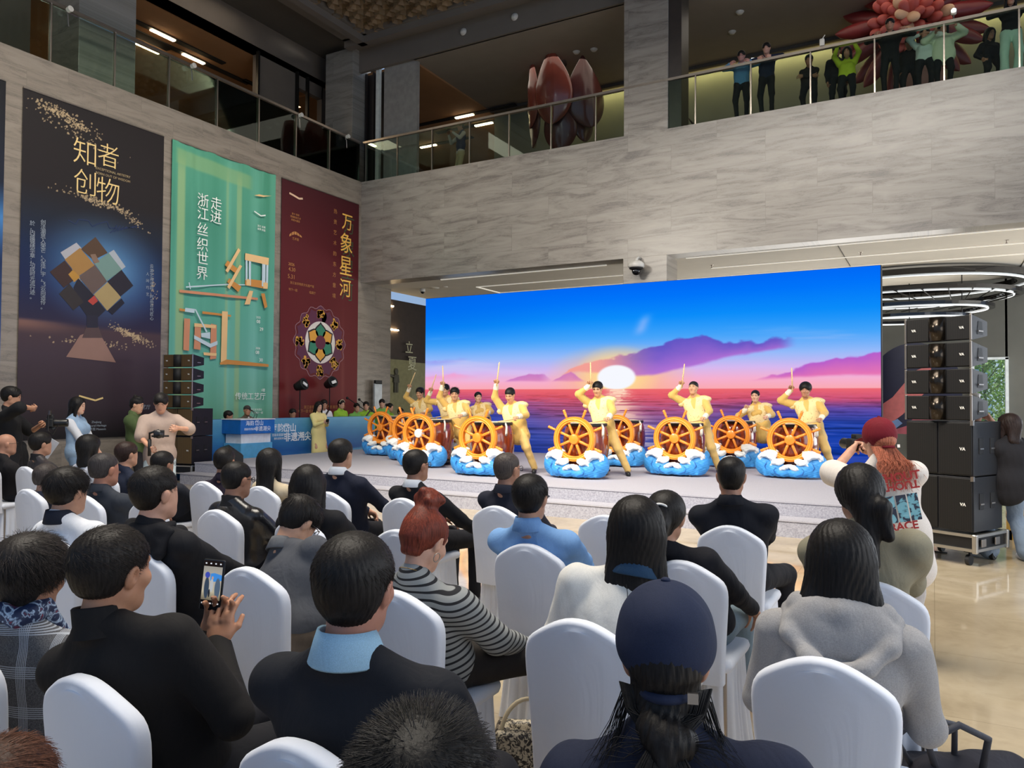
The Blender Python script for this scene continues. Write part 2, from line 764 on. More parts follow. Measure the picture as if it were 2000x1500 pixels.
def head_prims(h, neck, detail=True, fem=False, wide=1.0):
    w = wide
    P = [h.ell((0, -.014, .036), (.077 * w, .096, .084), .03),
         h.ell((0, .026, -.034), (.060 * w, .066, .082), .04),
         h.cap((0, .058, -.090), (0, .05, -.086), .024 if not fem else .019, k=.03),
         h.cap((-.046 * w, -.002, -.058), (-.018, .05, -.088), .022, k=.03),
         h.cap((.046 * w, -.002, -.058), (.018, .05, -.088), .022, k=.03)]
    nr = .054 if not fem else .044
    P.append(cap(h.p(0, -.022, -.045), neck, nr, nr * 1.12, .03))
    for s in (-1, 1):
        P.append(h.ell((s * .079 * w, -.006, -.006), (.011, .021, .034), .008, R=rot_y(s * .22) @ rot_x(-.15)))
        if detail:
            P.append(h.ell((s * .088 * w, .000, -.002), (.008, .010, .018), .006, True, R=rot_y(s * .22)))
    if detail:
        P += [h.cap((0, .086, .018), (0, .104, -.022), .008, .013, .016),
              h.cap((-.013, .094, -.026), (.013, .094, -.026), .009, k=.008),
              h.cap((-.048, .070, .032), (-.012, .083, .030), .010, k=.02),
              h.cap((.048, .070, .032), (.012, .083, .030), .010, k=.02),
              h.ell((-.044, .062, -.022), (.022, .02, .02), .03),
              h.ell((.044, .062, -.022), (.022, .02, .02), .03),
              h.ell((-.033, .097, .012), (.017, .012, .010), .012, True),
              h.ell((.033, .097, .012), (.017, .012, .010), .012, True),
              h.ell((-.033, .074, .011), (.014, .013, .011), .006),
              h.ell((.033, .074, .011), (.014, .013, .011), .006),
              h.cap((-.018, .084, -.053), (.018, .084, -.053), .008, k=.008),
              h.cap((-.014, .083, -.063), (.014, .083, -.063), .008, k=.006)]
    return P


def face_parts(h, root, fem=False, open_eyes=True):
    """brows, eyes and lips as small pieces on a face turned our way"""
    M = h.M()
    for s in (-1, 1):
        e = MB()
        e.ball((s * .033, .0845, .0105), (.0125, .0035, .0055 if open_eyes else .0022), M, 10, 6)
        e.build('eye', plain('eye_dark', (28, 20, 18), .25), root, True)
        b = MB()
        b.tube([(s * .050, .081, .030), (s * .034, .0935, .0345), (s * .014, .096, .031)], [.002, .0038, .0032], 6, M)
        b.build('eyebrow', hair_mat((26, 22, 20)), root, True)
    l = MB()
    l.tube([(-.022, .086, -.057), (-.009, .0925, -.0555), (0, .0935, -.0565), (.009, .0925, -.0555), (.022, .086, -.057)], [.002, .0045, .0045, .0045, .002], 6, M)
    l.build('lips', plain('lips_f' if fem else 'lips', (176, 70, 66) if fem else (160, 98, 84), .45), root, True)


def hand_prims(w, fwd, palm, side, r=.0085, curl=.45, spread=.12, curls=None):
    """w wrist, fwd along the hand, palm = direction the palm faces, side=+1 right / -1 left"""
    fwd = unit(fwd)
    palm = unit(palm - fwd * (palm @ fwd))
    lat = np.cross(palm, fwd) * side  # towards the thumb
    lat = unit(lat)
    kn = w + fwd * .085
    P = [cap(w, w + fwd * .03, .026, .03, .02, (palm, .72)),
         cap(w + fwd * .035 + lat * .022, kn + lat * .024, .020, .017, .016, (palm, .72)),
         cap(w + fwd * .035 - lat * .018, kn - lat * .026 - fwd * .008, .020, .016, .016, (palm, .72))]
    fl = (.040, .045, .042, .032)
    for i, L in enumerate(fl):
        o = (.031, .010, -.012, -.032)[i]
        base = kn + lat * o - fwd * (.0, -.002, .002, .012)[i]
        c = curls[i] if curls else curl * (1 + .1 * i)
        d1 = unit(fwd * math.cos(c) + palm * math.sin(c) + lat * (1.5 - i) * spread)
        d2 = unit(fwd * math.cos(2.1 * c) + palm * math.sin(2.1 * c) + lat * (1.5 - i) * spread * .6)
        d3 = unit(fwd * math.cos(2.9 * c) + palm * math.sin(2.9 * c))
        m1 = base + d1 * L
        m2 = m1 + d2 * L * .62
        P += [cap(base - d1 * .012, m1, r * 1.08, r, .006), cap(m1, m2, r, r * .92, .004), cap(m2, m2 + d3 * L * .45, r * .92, r * .8, .004)]
    tb = w + fwd * .028 + lat * .03
    t1 = tb + unit(fwd * .75 + lat * .55 + palm * .35) * .042
    t2 = t1 + unit(fwd * .95 + lat * .1 + palm * .45) * .034
    P += [cap(tb - lat * .012, t1, r * 1.6, r * 1.15, .014), cap(t1, t2, r * 1.12, r * .9, .004)]
    return P


def arm_prims(J, s, t, cuff=None, r0=.052, r1=.040, r2=.031, upto=1.0):
    sh, el, wr = J['sh' + s], J['el' + s], J['wr' + s]
    P = [cap(sh, el, r0 + t, r1 + t * .9, .03)]
    if upto > 0.01:
        e = el + (wr - el) * upto
        P.append(cap(el, e, r1 + t * .9, (r1 + (r2 - r1) * upto) + (cuff if cuff is not None else t * .7), .02))
    return P


def torso_prims(J, t, fem=False, belly=0.0, hem=True, flat=.74):
    sl, sr, nb, pv = J['shL'], J['shR'], J['nb'], J['pv']
    mid = (sl + sr) / 2
    up = unit(nb - pv)
    xr = unit(sr - sl)
    fw = unit(np.cross(up, xr))
    w = np.linalg.norm(sr - sl) / 2
    ch = mid - up * .085 + fw * .012
    rr = .104 if not fem else .092
    wm = (ch + pv) / 2
    sw_ = max(w - .095, .05)
    P = [cap(ch - xr * sw_, ch + xr * sw_, rr + t, None, .04, (fw, .90 if not fem else .88)),
         cap(mid - xr * w * .82, mid + xr * w * .82, .046 + t, None, .04),
         cap(wm - xr * .05, wm + xr * .05, (.116 if not fem else .094) + t + belly * .5, None, .08, (fw, .90)),
         cap(ch - up * .03, pv + up * .06 + fw * belly, (.138 if not fem else .114) + t, (.136 if not fem else .124) + t + belly * .6, .05, (fw, flat)),
         cap(nb + up * .008 - fw * .010, mid - xr * w * .72 + up * .022, .040 + t * .8, .030 + t, .035),
         cap(nb + up * .008 - fw * .010, mid + xr * w * .72 + up * .022, .040 + t * .8, .030 + t, .035),
         ell(ch - fw * .050 + up * .01, (w * .74, .055 + t, .13), np.stack([xr, fw, up], 1), .04)]
    if fem:
        P += [ell(ch + fw * .085 - xr * .06 - up * .02, (.055 + t, .045 + t, .055 + t), None, .05),
              ell(ch + fw * .085 + xr * .06 - up * .02, (.055 + t, .045 + t, .055 + t), None, .05)]
    if hem:
        hl, hr_ = J['hpL'], J['hpR']
        P.append(cap(pv - xr * .066, pv + xr * .066, (.094 if not fem else .104) + t, None, .06, (fw, 1.0)))
    return P


def leg_prims(J, s, t, r=(.084, .058, .052, .040), flare=0.0):
    hp, kn, an = J['hp' + s], J['kn' + s], J['an' + s]
    d = unit(kn - hp)
    return [cap(hp, kn, r[0] + t, r[1] + t, .04),
            cap(kn, an, r[2] + t, r[3] + t + flare, .035)]


def foot_prims(J, s, t):
    an, toe = J['an' + s], J['to' + s]
    d = unit((toe - an) * A(1, 1, 0))
    heel = an * A(1, 1, 0) + A(0, 0, toe[2]) - d * .035
    return [cap(an, heel + d * .03 + A(0, 0, .02), .034 + t, .036 + t, .02),
            cap(heel, heel + d * .19, .032 + t, .034 + t, .02),
            cap(heel + d * .10 + A(0, 0, .008), heel + d * .20, .034 + t, .028 + t, .02)]


def seated_pose(head, yaw_t=0.0, hy=0.0, hp=0.0, hr=0.0, sw=.185, knees=None, hands=None, seat=.535, legs='flat', drop=.0, hips=.0, elbow_out=.5):
    J = {}
    Rh = rot_z(hy) @ rot_x(-hp) @ rot_y(hr)
    Rn = rot_z(hy * .4) @ rot_x(-hp * .55)
    J['Rh'] = Rh
    J['hc'] = head
    nb = head + Rn @ A(0, -.034, -.138)
    J['nb'] = nb
    pv = A(hips, 0, seat + .075)
    J['pv'] = pv
    up = unit(nb - pv)
    xr = rot_z(yaw_t) @ A(1, 0, 0)
    xr = unit(xr - up * (xr @ up))
    mid = nb - up * (.105 + drop)
    J['shL'], J['shR'] = mid - xr * sw, mid + xr * sw
    fw = np.cross(up, xr)
    for s, q in (('L', -1), ('R', 1)):
        J['hp' + s] = pv + A(q * .085, .03, -.015)
        kn = A(q * .13 + hips, .47, seat + .035) if not knees or knees.get(s) is None else A(*knees[s])
        J['kn' + s] = kn
        J['an' + s] = A(kn[0] * .95, kn[1] + .0, .105)
        J['to' + s] = J['an' + s] + A(q * .02, .14, -.072)
        w = A(q * .10 + hips, .33, seat + .19) if not hands or hands.get(s) is None else A(*hands[s])
        e, w = ik(J['sh' + s], w, .285, .255, A(q * elbow_out, -.35, -.6))
        J['el' + s], J['wr' + s] = e, w
        J['hf' + s], J['hn' + s] = unit(unit(w - e) + A(-q * .25, 0, -.1)), A(-q * .3, .0, -1)
    return J


def standing_pose(H=1.70, head=None, hy=0.0, hp=0.0, hr=0.0, sw=.18, hands=None, feet=None, lean=0.0, hip=(0, 0), pole=None, knee_out=.25, low=0.0):
    s = H / 1.72
    J = {}
    pv = A(hip[0], hip[1], .93 * s - low)
    nb = pv + A(0, lean, .50 * s)
    Rh = rot_z(hy) @ rot_x(-hp) @ rot_y(hr)
    Rn = rot_z(hy * .4) @ rot_x(-hp * .55)
    J['Rh'] = Rh
    J['hc'] = nb + Rn @ A(0, .034, .138) if head is None else head
    if head is not None:
        nb = head + Rn @ A(0, -.034, -.138)
    J['nb'], J['pv'] = nb, pv
    up = unit(nb - pv)
    xr = unit(A(1, 0, 0) - up * up[0])
    mid = nb - up * .105
    J['shL'], J['shR'] = mid - xr * sw, mid + xr * sw
    for c, q in (('L', -1), ('R', 1)):
        J['hp' + c] = pv + A(q * .085, 0, -.03)
        an = A(q * .11, -.02, .105) if not feet or feet.get(c) is None else A(*feet[c])
        kn, an = ik(J['hp' + c], an, .42 * s, .41 * s, A(q * knee_out, 1, 0))
        J['kn' + c], J['an' + c] = kn, an
        J['to' + c] = an + A(q * .05, .14, -.072)
        w = A(q * (sw + .05), .04, .80 * s) if not hands or hands.get(c) is None else A(*hands[c])
        pl = A(q * .5, -.5, -.6) if not pole or pole.get(c) is None else A(*pole[c])
        e, w = ik(J['sh' + c], w, .285 * s, .255 * s, pl)
        J['el' + c], J['wr' + c] = e, w
        J['hf' + c], J['hn' + c] = unit(w - e), A(-q, .1, 0)
    return J


def wrinkle(amp, f=38, seed=0):
    r = np.random.RandomState(seed)
    ks = [unit(r.randn(3) * A(1, 1, 1.3)) * f * (0.6 + .8 * r.rand()) for _ in range(4)]
    ph = r.rand(4) * 6.28

    def fn(V):
        w = np.sin(V @ (ks[0] * .35) + ph[0]) * 1.2
        o = np.sin(V @ ks[1] + ph[1] + w) + .6 * np.sin(V @ ks[2] + ph[2] - w * 1.3) + .5 * np.sin(V @ ks[3] * 1.7 + ph[3] + w)
        return amp * o / 2.1
    return fn


def hair_prims(h, kind, t=.014, fringe=.078, nape=-.055, fem=False, length=.34, hw=1.0):
    """a shell over the skull, cut back from the face and the ears; long kinds add falls of hair"""
    if kind in ('short', 'receding', 'buzz', 'crop'):
        P = [h.ell((0, -.021, .049), (.0785 + t * .8, .097 + t, .074 + t), .015),
             h.ell((0, -.050, .0), (.070 + t * .3, .064 + t * .5, .066), .03),
             h.cap((0, -.036, -.02), (0, -.030, nape), .053 + t * .15, .049, .03)]
        fy = .105 if kind != 'receding' else .085
        P += [h.ell((0, fy + .025, -.045), (.09, .078, fringe + .052), .012, True),
              h.ell((-.092, .004, -.014), (.024, .027, .036), .010, True),
              h.ell((.092, .004, -.014), (.024, .027, .036), .010, True),
              h.ell((-.085, .045, -.055), (.045, .055, .060), .012, True),
              h.ell((.085, .045, -.055), (.045, .055, .060), .012, True),
              h.ell((0, -.03, nape - .062), (.12, .12, .05), .02, True)]
        if kind == 'receding':
            P.append(h.ell((0, .08, .11), (.05, .06, .05), .02, True))
        return P
    P = [h.ell((0, -.020, .040), (.079 + t, .098 + t, .083 + t), .01)]
    if False:
        pass
    elif kind in ('long', 'bob'):
        z1 = -length
        P += [h.ell((0, -.035, .0), (.092 + t * .4, .088 + t * .4, .125), .03),
              h.cap((-.055, -.055, -.02), (-.075 * hw, -.070, z1 + .05), .047, .040, .04, fl=((0, 1, 0), .75)),
              h.cap((.055, -.055, -.02), (.075 * hw, -.070, z1 + .05), .047, .040, .04, fl=((0, 1, 0), .75)),
              h.cap((0, -.07, -.02), (0, -.085, z1 + .035), .055, .045, .05, fl=((0, 1, 0), .8)),
              h.cap((-.078, .020, .03), (-.090, .012, max(z1, -.22)), .026, .022, .03),
              h.cap((.078, .020, .03), (.090, .012, max(z1, -.22)), .026, .022, .03),
              h.ell((0, .115, -.035), (.066, .085, .115), .014, True)]
    elif kind in ('ponytail', 'bun', 'tied'):
        P += [h.cap((0, -.07, -.01), (0, -.068, -.05), .062, .045, .03),
              h.ell((0, .125, -.035), (.085, .082, .125), .014, True),
              h.ell((-.09, .018, -.04), (.036, .042, .05), .012, True),
              h.ell((.09, .018, -.04), (.036, .042, .05), .012, True),
              h.ell((0, -.03, -.125), (.13, .13, .05), .014, True)]
    return P


def strands(h, n, L0, seed=0, lift=.10, r=.0011, whorl=(.01, -.075, .10), swirl=.5, zmin=-.05, t=.012, wild=.25, front=.055):
    """individual hairs swept away from the crown over the skull"""
    g = np.random.RandomState(seed)
    rad = A(.0785 + t * .9, .098 + t, .078 + t)
    c = A(0, -.021, .045)
    W = unit((A(*whorl) - c) / rad)
    V = []
    F = []
    base = 0
    m = 6
    u = g.randn(n * 3, 3)
    u /= np.linalg.norm(u, axis=1)[:, None]
    p = c + u * rad
    ok = (p[:, 2] > zmin) & ~((p[:, 1] > front) & (p[:, 2] < .085)) & ~((np.abs(p[:, 0]) > .05) & (p[:, 1] > -.02) & (p[:, 2] < .02))
    u = u[ok][:n]
    for i in range(len(u)):
        q = u[i].copy()
        pts = []
        L = L0 * (.6 + .8 * g.rand())
        wob = g.randn(3) * wild
        tw = swirl * (1 + .3 * g.randn())
        li = lift * (.5 + g.rand())
        for j in range(m):
            s = j / (m - 1)
            pts.append(c + q * rad * (1 + li * s * s - .02))
            tan = q * (q @ W) - W
            tan = unit(tan + 1e-6)
            tan = tan + np.cross(q, tan) * tw * math.exp(-2 * np.linalg.norm(q - W)) + wob * .35 + A(0, 0, -.25) * s
            q = unit(q + tan * (L / m) / .09)
        pts = np.array(pts) * h.s @ h.R.T + h.c
        d = np.gradient(pts, axis=0)
        d /= np.linalg.norm(d, axis=1)[:, None] + 1e-9
        a = np.cross(d, A(.3, .5, .8))
        a /= np.linalg.norm(a, axis=1)[:, None] + 1e-9
        b = np.cross(d, a)
        for j in range(m):
            rr = r * (1 - .75 * (j / (m - 1)))
            for k in range(3):
                an = 2.094 * k
                V.append(pts[j] + (a[j] * math.cos(an) + b[j] * math.sin(an)) * rr)
        for j in range(m - 1):
            for k in range(3):
                k2 = (k + 1) % 3
                F.append((base + j * 3 + k, base + j * 3 + k2, base + j * 3 + 3 + k2, base + j * 3 + 3 + k))
        base += m * 3
    return np.array(V), np.array(F)


def falls(h, n, pts_fn, seed, r=.0012, parent=None, mat=None, name='hair_strands'):
    """loose strands; pts_fn(rng) gives head-frame points of one strand"""
    g = np.random.RandomState(seed)
    mb = MB()
    M = h.M()
    for i in range(n):
        pts = pts_fn(g)
        m = len(pts)
        mb.tube(pts, [r * (1 - .7 * j / (m - 1)) for j in range(m)], 4, M, False)
    return mb.build(name, mat, parent, True)


def glasses(h, root, col=(20, 20, 22), r=.0022):
    M = h.M()
    mb = MB()
    for s in (-1, 1):
        mb.tube([(s * .033 + .024 * math.cos(a), .104 - .012 * abs(math.cos(a)) * (1 if s * math.cos(a) > 0 else .1), .008 + .018 * math.sin(a)) for a in np.linspace(0, 2 * PI, 15)[:-1]], r, 6, M, closed=True)
        mb.tube([(s * .056, .093, .014), (s * .080, .06, .014), (s * .086, .0, .012), (s * .083, -.022, -.006)], r * 1.1, 6, M)
    mb.tube([(-.010, .105, .012), (0, .108, .015), (.010, .105, .012)], r, 6, M)
    return mb.build('glasses', plain('glasses_%d' % col[0], col, .3), root, True)


def collar(J, root, mat, name='collar', r0=.063, hgt=.045, fold=True, drop=0.0, open_=0.0):
    nb, hc = J['nb'], J['hc']
    z = unit(unit(hc + J['Rh'] @ A(0, -.03, -.06) - nb) + unit(nb - J['pv']) * .8)
    xr = unit(J['shR'] - J['shL'])
    y = unit(np.cross(z, xr))
    xr = np.cross(y, z)
    o = nb + z * (.005 - drop) - y * .004
    M = Matrix(((xr[0], y[0], z[0], o[0]), (xr[1], y[1], z[1], o[1]), (xr[2], y[2], z[2], o[2]), (0, 0, 0, 1)))
    mb = MB()
    if fold:
        prof = [(r0 - .002, -.03), (r0 - .004, hgt * .2), (r0 - .003, hgt), (r0 + .003, hgt + .004), (r0 + .012, hgt * .6), (r0 + .028, -.020), (r0 + .024, -.026), (r0 + .006, hgt * .55)]
    else:
        prof = [(r0 + .022, -.035), (r0 + .008, -.005), (r0 + .005, hgt), (r0, hgt + .004), (r0 - .005, hgt), (r0 - .004, -.01)]
    n = 32
    vs, fs = [], []
    gap = open_
    for k in range(n + 1):
        t = PI / 2 + gap + (2 * PI - 2 * gap) * k / n
        bf = math.sin(t)
        for r, zz in prof:
            vs.append((r * math.cos(t), r * bf * 1.02, zz - .022 * max(bf, 0) + .012 * max(-bf, 0)))
    m = len(prof)
    for k in range(n):
        for i in range(m - 1):
            fs.append((k * m + i, k * m + i + 1, (k + 1) * m + i + 1, (k + 1) * m + i))
    mb.add(vs, fs, M)
    return mb.build(name, mat, root, True)


def person(label, loc, yaw, J, L, vox=.008, group=None):
    """L: skin, hair, hair_kind, top (material), sleeves, bottom (material), shoe colour and extras"""
    root = thing('person', label, 'person', loc, yaw, group)
    fem = L.get('fem', False)
    hs = L.get('hs', 1.0)
    h = HF(J['hc'], J['Rh'], hs)
    up = unit(J['nb'] - J['pv'])
    sk = skin(L.get('skin', (196, 150, 122)))
    hv = L.get('hv', max(.0042, vox * .75))
    fr = max(.0085, hv * .8)
    P = head_prims(h, J['nb'] + up * .0, L.get('face', hv < .007), fem, L.get('wide', 1.0))
    tp = torso_prims(J, -.022, fem)
    for p in tp:
        p['k'] = .05
    P += tp
    for s, q in (('L', -1), ('R', 1)):
        P += arm_prims(J, s, -.006, cuff=-.003)
        P += hand_prims(J['wr' + s], J['hf' + s], J['hn' + s], q, fr, L.get('curl', .5), curls=L.get('curls' + s))
        P += leg_prims(J, s, -.012)
        P += foot_prims(J, s, -.010)
    bd = blob('body', P, hv, sk, root)
    # top
    tk = L.get('thick', .012)
    if L.get('top'):
        G = torso_prims(J, tk, fem, L.get('belly', 0.0))
        upto = L.get('sleeve', .96)
        if not L.get('sleeveless'):
            for s in 'LR':
                G += arm_prims(J, s, tk + L.get('loose', .002), cuff=L.get('cuff', tk * .6), upto=max(upto, 0.0))
                if upto < 0:  # short sleeve
                    e = J['sh' + s] + (J['el' + s] - J['sh' + s]) * (1 + upto)
                    G[-1] = cap(J['sh' + s], e, .056 + tk + .004, .054 + tk + .012, .03)
        if L.get('tail'):  # coat or shirt reaching over the hips
            tl = L['tail']
            a = J['pv']
            d = -unit(J['nb'] - J['pv']) if L.get('stand') else A(0, .25, -1)
            G.append(cap(a - A(.055, 0, 0), a - A(.055, 0, 0) + d * tl, .118 + tk, .125 + tk + L.get('swing', 0.0), .08, (A(0, 1, 0), .85)))
            G.append(cap(a + A(.055, 0, 0), a + A(.055, 0, 0) + d * tl, .118 + tk, .125 + tk + L.get('swing', 0.0), .08, (A(0, 1, 0), .85)))
        # neck opening
        nk = unit(h.p(0, -.02, -.05) - J['nb'])
        G.append(cap(J['nb'] + nk * .042, J['nb'] + nk * .13, .044, .085, .012, None, True))
        blob(L.get('top_name', 'jacket'), G, vox, L['top'], root, wrinkle(L.get('wr', .004), L.get('wf', 34), L.get('seed', 1)))
    if L.get('collar'):
        collar(J, root, L['collar'], 'collar', L.get('cr', .060 if not fem else .052), L.get('ch', .042), L.get('cfold', True), L.get('cdrop', 0.0), L.get('copen', 0.0))
    if L.get('bottom'):
        G = []
        tb = L.get('tb', .010)
        pv = J['pv']
        xr = unit(J['hpR'] - J['hpL'])
        G.append(cap(pv - xr * .06 - A(0, 0, .015), pv + xr * .06 - A(0, 0, .015), .100 + tb, None, .05))
        for s in 'LR':
            G += leg_prims(J, s, tb, flare=L.get('flare', 0.0))
        blob(L.get('bottom_name', 'trousers'), G, vox, L['bottom'], root, wrinkle(.004, 30, 5))
    if L.get('shoe'):
        for s in 'LR':
            G = foot_prims(J, s, .006)
            blob('shoe', G, max(vox * .8, .006), plain('shoe_%d_%d_%d' % L['shoe'], L['shoe'], .45), root)
    # hair
    hk = L.get('hair_kind', 'short')
    hm = hair_mat(L.get('hair', (22, 19, 18)))
    if hk and hk != 'none':
        HP = hair_prims(h, hk, L.get('ht', .014), L.get('fringe', .072), L.get('nape', -.055), fem, L.get('hl', .34), L.get('hw', 1.0))
        HP += L['hair_more'](h) if L.get('hair_more') else []
        g = np.random.RandomState(L.get('seed', 1))
        sd = g.rand() * 6

        def groove(V):
            q = (V - h.c) @ h.R / h.s
            th = np.arctan2(q[:, 0], -(q[:, 1] + .04))
            a = .0007 if L.get('strands') else .0011
            return a * (np.sin(th * 31 + sd + 5 * np.sin(q[:, 2] * 22 + q[:, 1] * 17)) + .7 * np.sin(th * 57 + 40 * q[:, 1] + sd + 4 * np.sin(q[:, 2] * 31)))
        ho = blob('hair', HP, hv, hm, root, groove)
        if L.get('strands'):
            V, F = strands(h, L['strands'], L.get('sl', .05), L.get('seed', 1), lift=L.get('lift', .08), r=L.get('sr', .0011), swirl=L.get('swirl', .6), t=L.get('ht', .014) - .002, zmin=L.get('zmin', -.045), wild=L.get('wild', .25), whorl=L.get('whorl', (.01, -.075, .10)))
            hc_ = L.get('hair', (22, 19, 18))
            so = mesh_np('hair_strands', V, F, hair_mat(tuple(min(255, int(q * 1.55 + 8)) for q in hc_), rough=.38), True, ho)
    if L.get('features'):
        face_parts(h, root, fem, L.get('open_eyes', True))
    if L.get('glasses'):
        glasses(h, root, L.get('glass_col', (20, 20, 22)))
    if L.get('extra'):
        L['extra'](root, J, h, vox)
    return root, J, h
# ---------------------------------------------------------------- the hall
WX, BY = -15.145, 17.713            # inner face of the left wall, face of the balcony beam at the back
ZS, ZR, ZB = 8.34, 9.55, 5.27       # balcony floor edge, handrail, underside of the beam
ZC = 12.0                           # ceiling of the upper floor
STG = 0.41                          # stage height


def stone(key, base, dark, light, vein_rot, axis, tile=(1.25, 0.62), rough=.32):
    t = NT(key)
    sx = {'x': (1, 0, 0), 'y': (0, 1, 0)}[axis]
    tc = t.n('ShaderNodeTexCoord')
    sep = t.n('ShaderNodeSeparateXYZ')
    t.l(tc.outputs['Object'], sep.inputs[0])
    u = sep.outputs[0] if axis == 'x' else sep.outputs[1]
    w = sep.outputs[2]
    cb = t.n('ShaderNodeCombineXYZ')
    t.l(u, cb.inputs[0])
    t.l(w, cb.inputs[1])
    # every slab gets its own piece of the pattern
    br = t.n('ShaderNodeTexBrick')
    br.inputs['Scale'].default_value = 1.0
    br.inputs['Brick Width'].default_value = tile[0]
    br.inputs['Row Height'].default_value = tile[1]
    br.inputs['Mortar Size'].default_value = .004
    br.inputs['Color1'].default_value = (0, 0, 0, 1)
    br.inputs['Color2'].default_value = (1, 1, 1, 1)
    t.l(cb.outputs[0], br.inputs['Vector'])
    mp = t.n('ShaderNodeMapping')
    mp.inputs['Rotation'].default_value = (0, 0, vein_rot)
    mp.inputs['Scale'].default_value = (.55, 3.6, 1)
    off = t.n('ShaderNodeVectorMath', operation='MULTIPLY_ADD')
    t.l(br.outputs['Color'], off.inputs[0])
    off.inputs[1].default_value = (3.1, 1.7, 0)
    t.l(cb.outputs[0], off.inputs[2])
    t.l(off.outputs[0], mp.inputs[0])
    n1 = t.noise(mp.outputs[0], 1.2, 6, .62, 1.2)
    n2 = t.noise(mp.outputs[0], 2.4, 8, .7, 2.4)
    c1 = t.ramp(n1, [(.30, srgb(*dark)), (.48, srgb(*base)), (.75, srgb(*light))])
    vein = t.ramp(n2, [(.475, (0, 0, 0, 1)), (.50, (1, 1, 1, 1)), (.525, (0, 0, 0, 1))])
    mask = t.ramp(n1, [(.42, (1, 1, 1, 1)), (.56, (0, 0, 0, 1))])
    vm = t.math('MULTIPLY', vein, mask)
    vm = t.math('MULTIPLY', vm, .55)
    c2 = t.mix(c1, srgb(*[x * .62 for x in dark]), vm)
    c3 = t.mix(c2, srgb(*[x * .8 for x in base]), t.math('MULTIPLY', br.outputs['Fac'], .6))
    t.l(c3, t.b.inputs['Base Color'])
    t.b.inputs['Roughness'].default_value = rough
    return t.m


M_BEAM = stone('veined_stone', (150, 142, 132), (122, 114, 108), (168, 160, 150), .16, 'x', (2.2, .72))
M_LWALL = stone('side_stone', (132, 122, 110), (112, 103, 94), (146, 136, 124), .10, 'y', (1.6, .8), .38)
M_PILLAR = stone('pillar_stone', (140, 136, 128), (116, 112, 106), (158, 152, 144), .25, 'x', (3, 1.2))


def floor_mat():
    t = NT('polished_floor')
    v = t.coords('Object', scale=(1, 1, 1))
    n1 = t.noise(v, .8, 6, .6, 1.0)
    n2 = t.noise(v, 5, 5, .6, .5)
    c = t.ramp(n1, [(.3, srgb(158, 142, 116)), (.55, srgb(184, 168, 140)), (.75, srgb(200, 186, 160))])
    c = t.mix(c, srgb(140, 124, 98), t.math('MULTIPLY', t.ramp(n2, [(.5, (0, 0, 0, 1)), (.75, (1, 1, 1, 1))]), .35))
    br = t.n('ShaderNodeTexBrick', offset=0.0)
    br.inputs['Scale'].default_value = 1.0
    br.inputs['Brick Width'].default_value = 1.2
    br.inputs['Row Height'].default_value = 1.2
    br.inputs['Mortar Size'].default_value = .003
    t.l(v, br.inputs['Vector'])
    c = t.mix(c, srgb(120, 106, 84), t.math('MULTIPLY', br.outputs['Fac'], .5))
    t.l(c, t.b.inputs['Base Color'])
    t.b.inputs['Roughness'].default_value = .07
    t.b.inputs['Specular IOR Level'].default_value = .6
    return t.m


def glass_mat(key='balcony_glass', tint=(.86, .92, .88)):
    t = NT(key)
    gl = t.n('ShaderNodeBsdfGlass') if False else None
    tr = t.n('ShaderNodeBsdfTransparent')
    tr.inputs[0].default_value = tint + (1,)
    gs = t.n('ShaderNodeBsdfGlossy')
    gs.inputs[0].default_value = (.9, 1, .95, 1)
    gs.inputs['Roughness'].default_value = .02
    fr = t.n('ShaderNodeFresnel')
    fr.inputs[0].default_value = 1.45
    mx = t.n('ShaderNodeMixShader')
    t.l(fr.outputs[0], mx.inputs[0])
    t.l(tr.outputs[0], mx.inputs[1])
    t.l(gs.outputs[0], mx.inputs[2])
    t.l(mx.outputs[0], t.out.inputs[0])
    return t.m


M_GLASS = glass_mat()
M_METAL = plain('brushed_metal', (170, 160, 150), .28, .9, .05)
M_DARKMETAL = plain('dark_metal', (40, 38, 36), .4, .6, .05)
M_CEIL = plain('upper_ceiling', (140, 130, 118), .9, 0, .04, 2)
M_CEILD = plain('dark_ceiling', (84, 78, 70), .9, 0, .04, 2)
M_SOFFIT = plain('soffit_paint', (212, 205, 192), .8, 0, .03, 2)
M_BROWN = plain('brown_plaster', (160, 118, 80), .85, 0, .05, 2)
M_DARKWALL = plain('dark_wall', (104, 94, 84), .8, 0, .06, 2)
M_GREEN = plain('grey_green_wall', (122, 122, 108), .75, 0, .05, 2)
M_WARM = plain('warm_light', (255, 222, 170), .5, emit=26.0, var=0)
M_COOL = plain('white_light', (255, 244, 225), .5, emit=14.0, var=0)
M_BLACK = plain('matt_black', (18, 18, 19), .6)


def bx(x0, x1, y0, y1, z0, z1, b=0.0):
    return MB().box(((x0 + x1) / 2, (y0 + y1) / 2, (z0 + z1) / 2), (x1 - x0, y1 - y0, z1 - z0), None, b)


struct('floor', bx(-26, 9, -7, 31, -.2, 0), floor_mat())
struct('wall_left', bx(WX - .5, WX, -7, 19.2, 0, ZS), M_LWALL)
wb = bx(WX, 9, BY, BY + .6, ZB, ZS)
struct('wall_back', wb, M_BEAM)
struct('floor_upper', bx(-26, 9, BY + .6, 31, ZS - .35, ZS - .02).box((-20.6, 12, ZS - .185), (9.9, 38, .33)), M_DARKWALL)
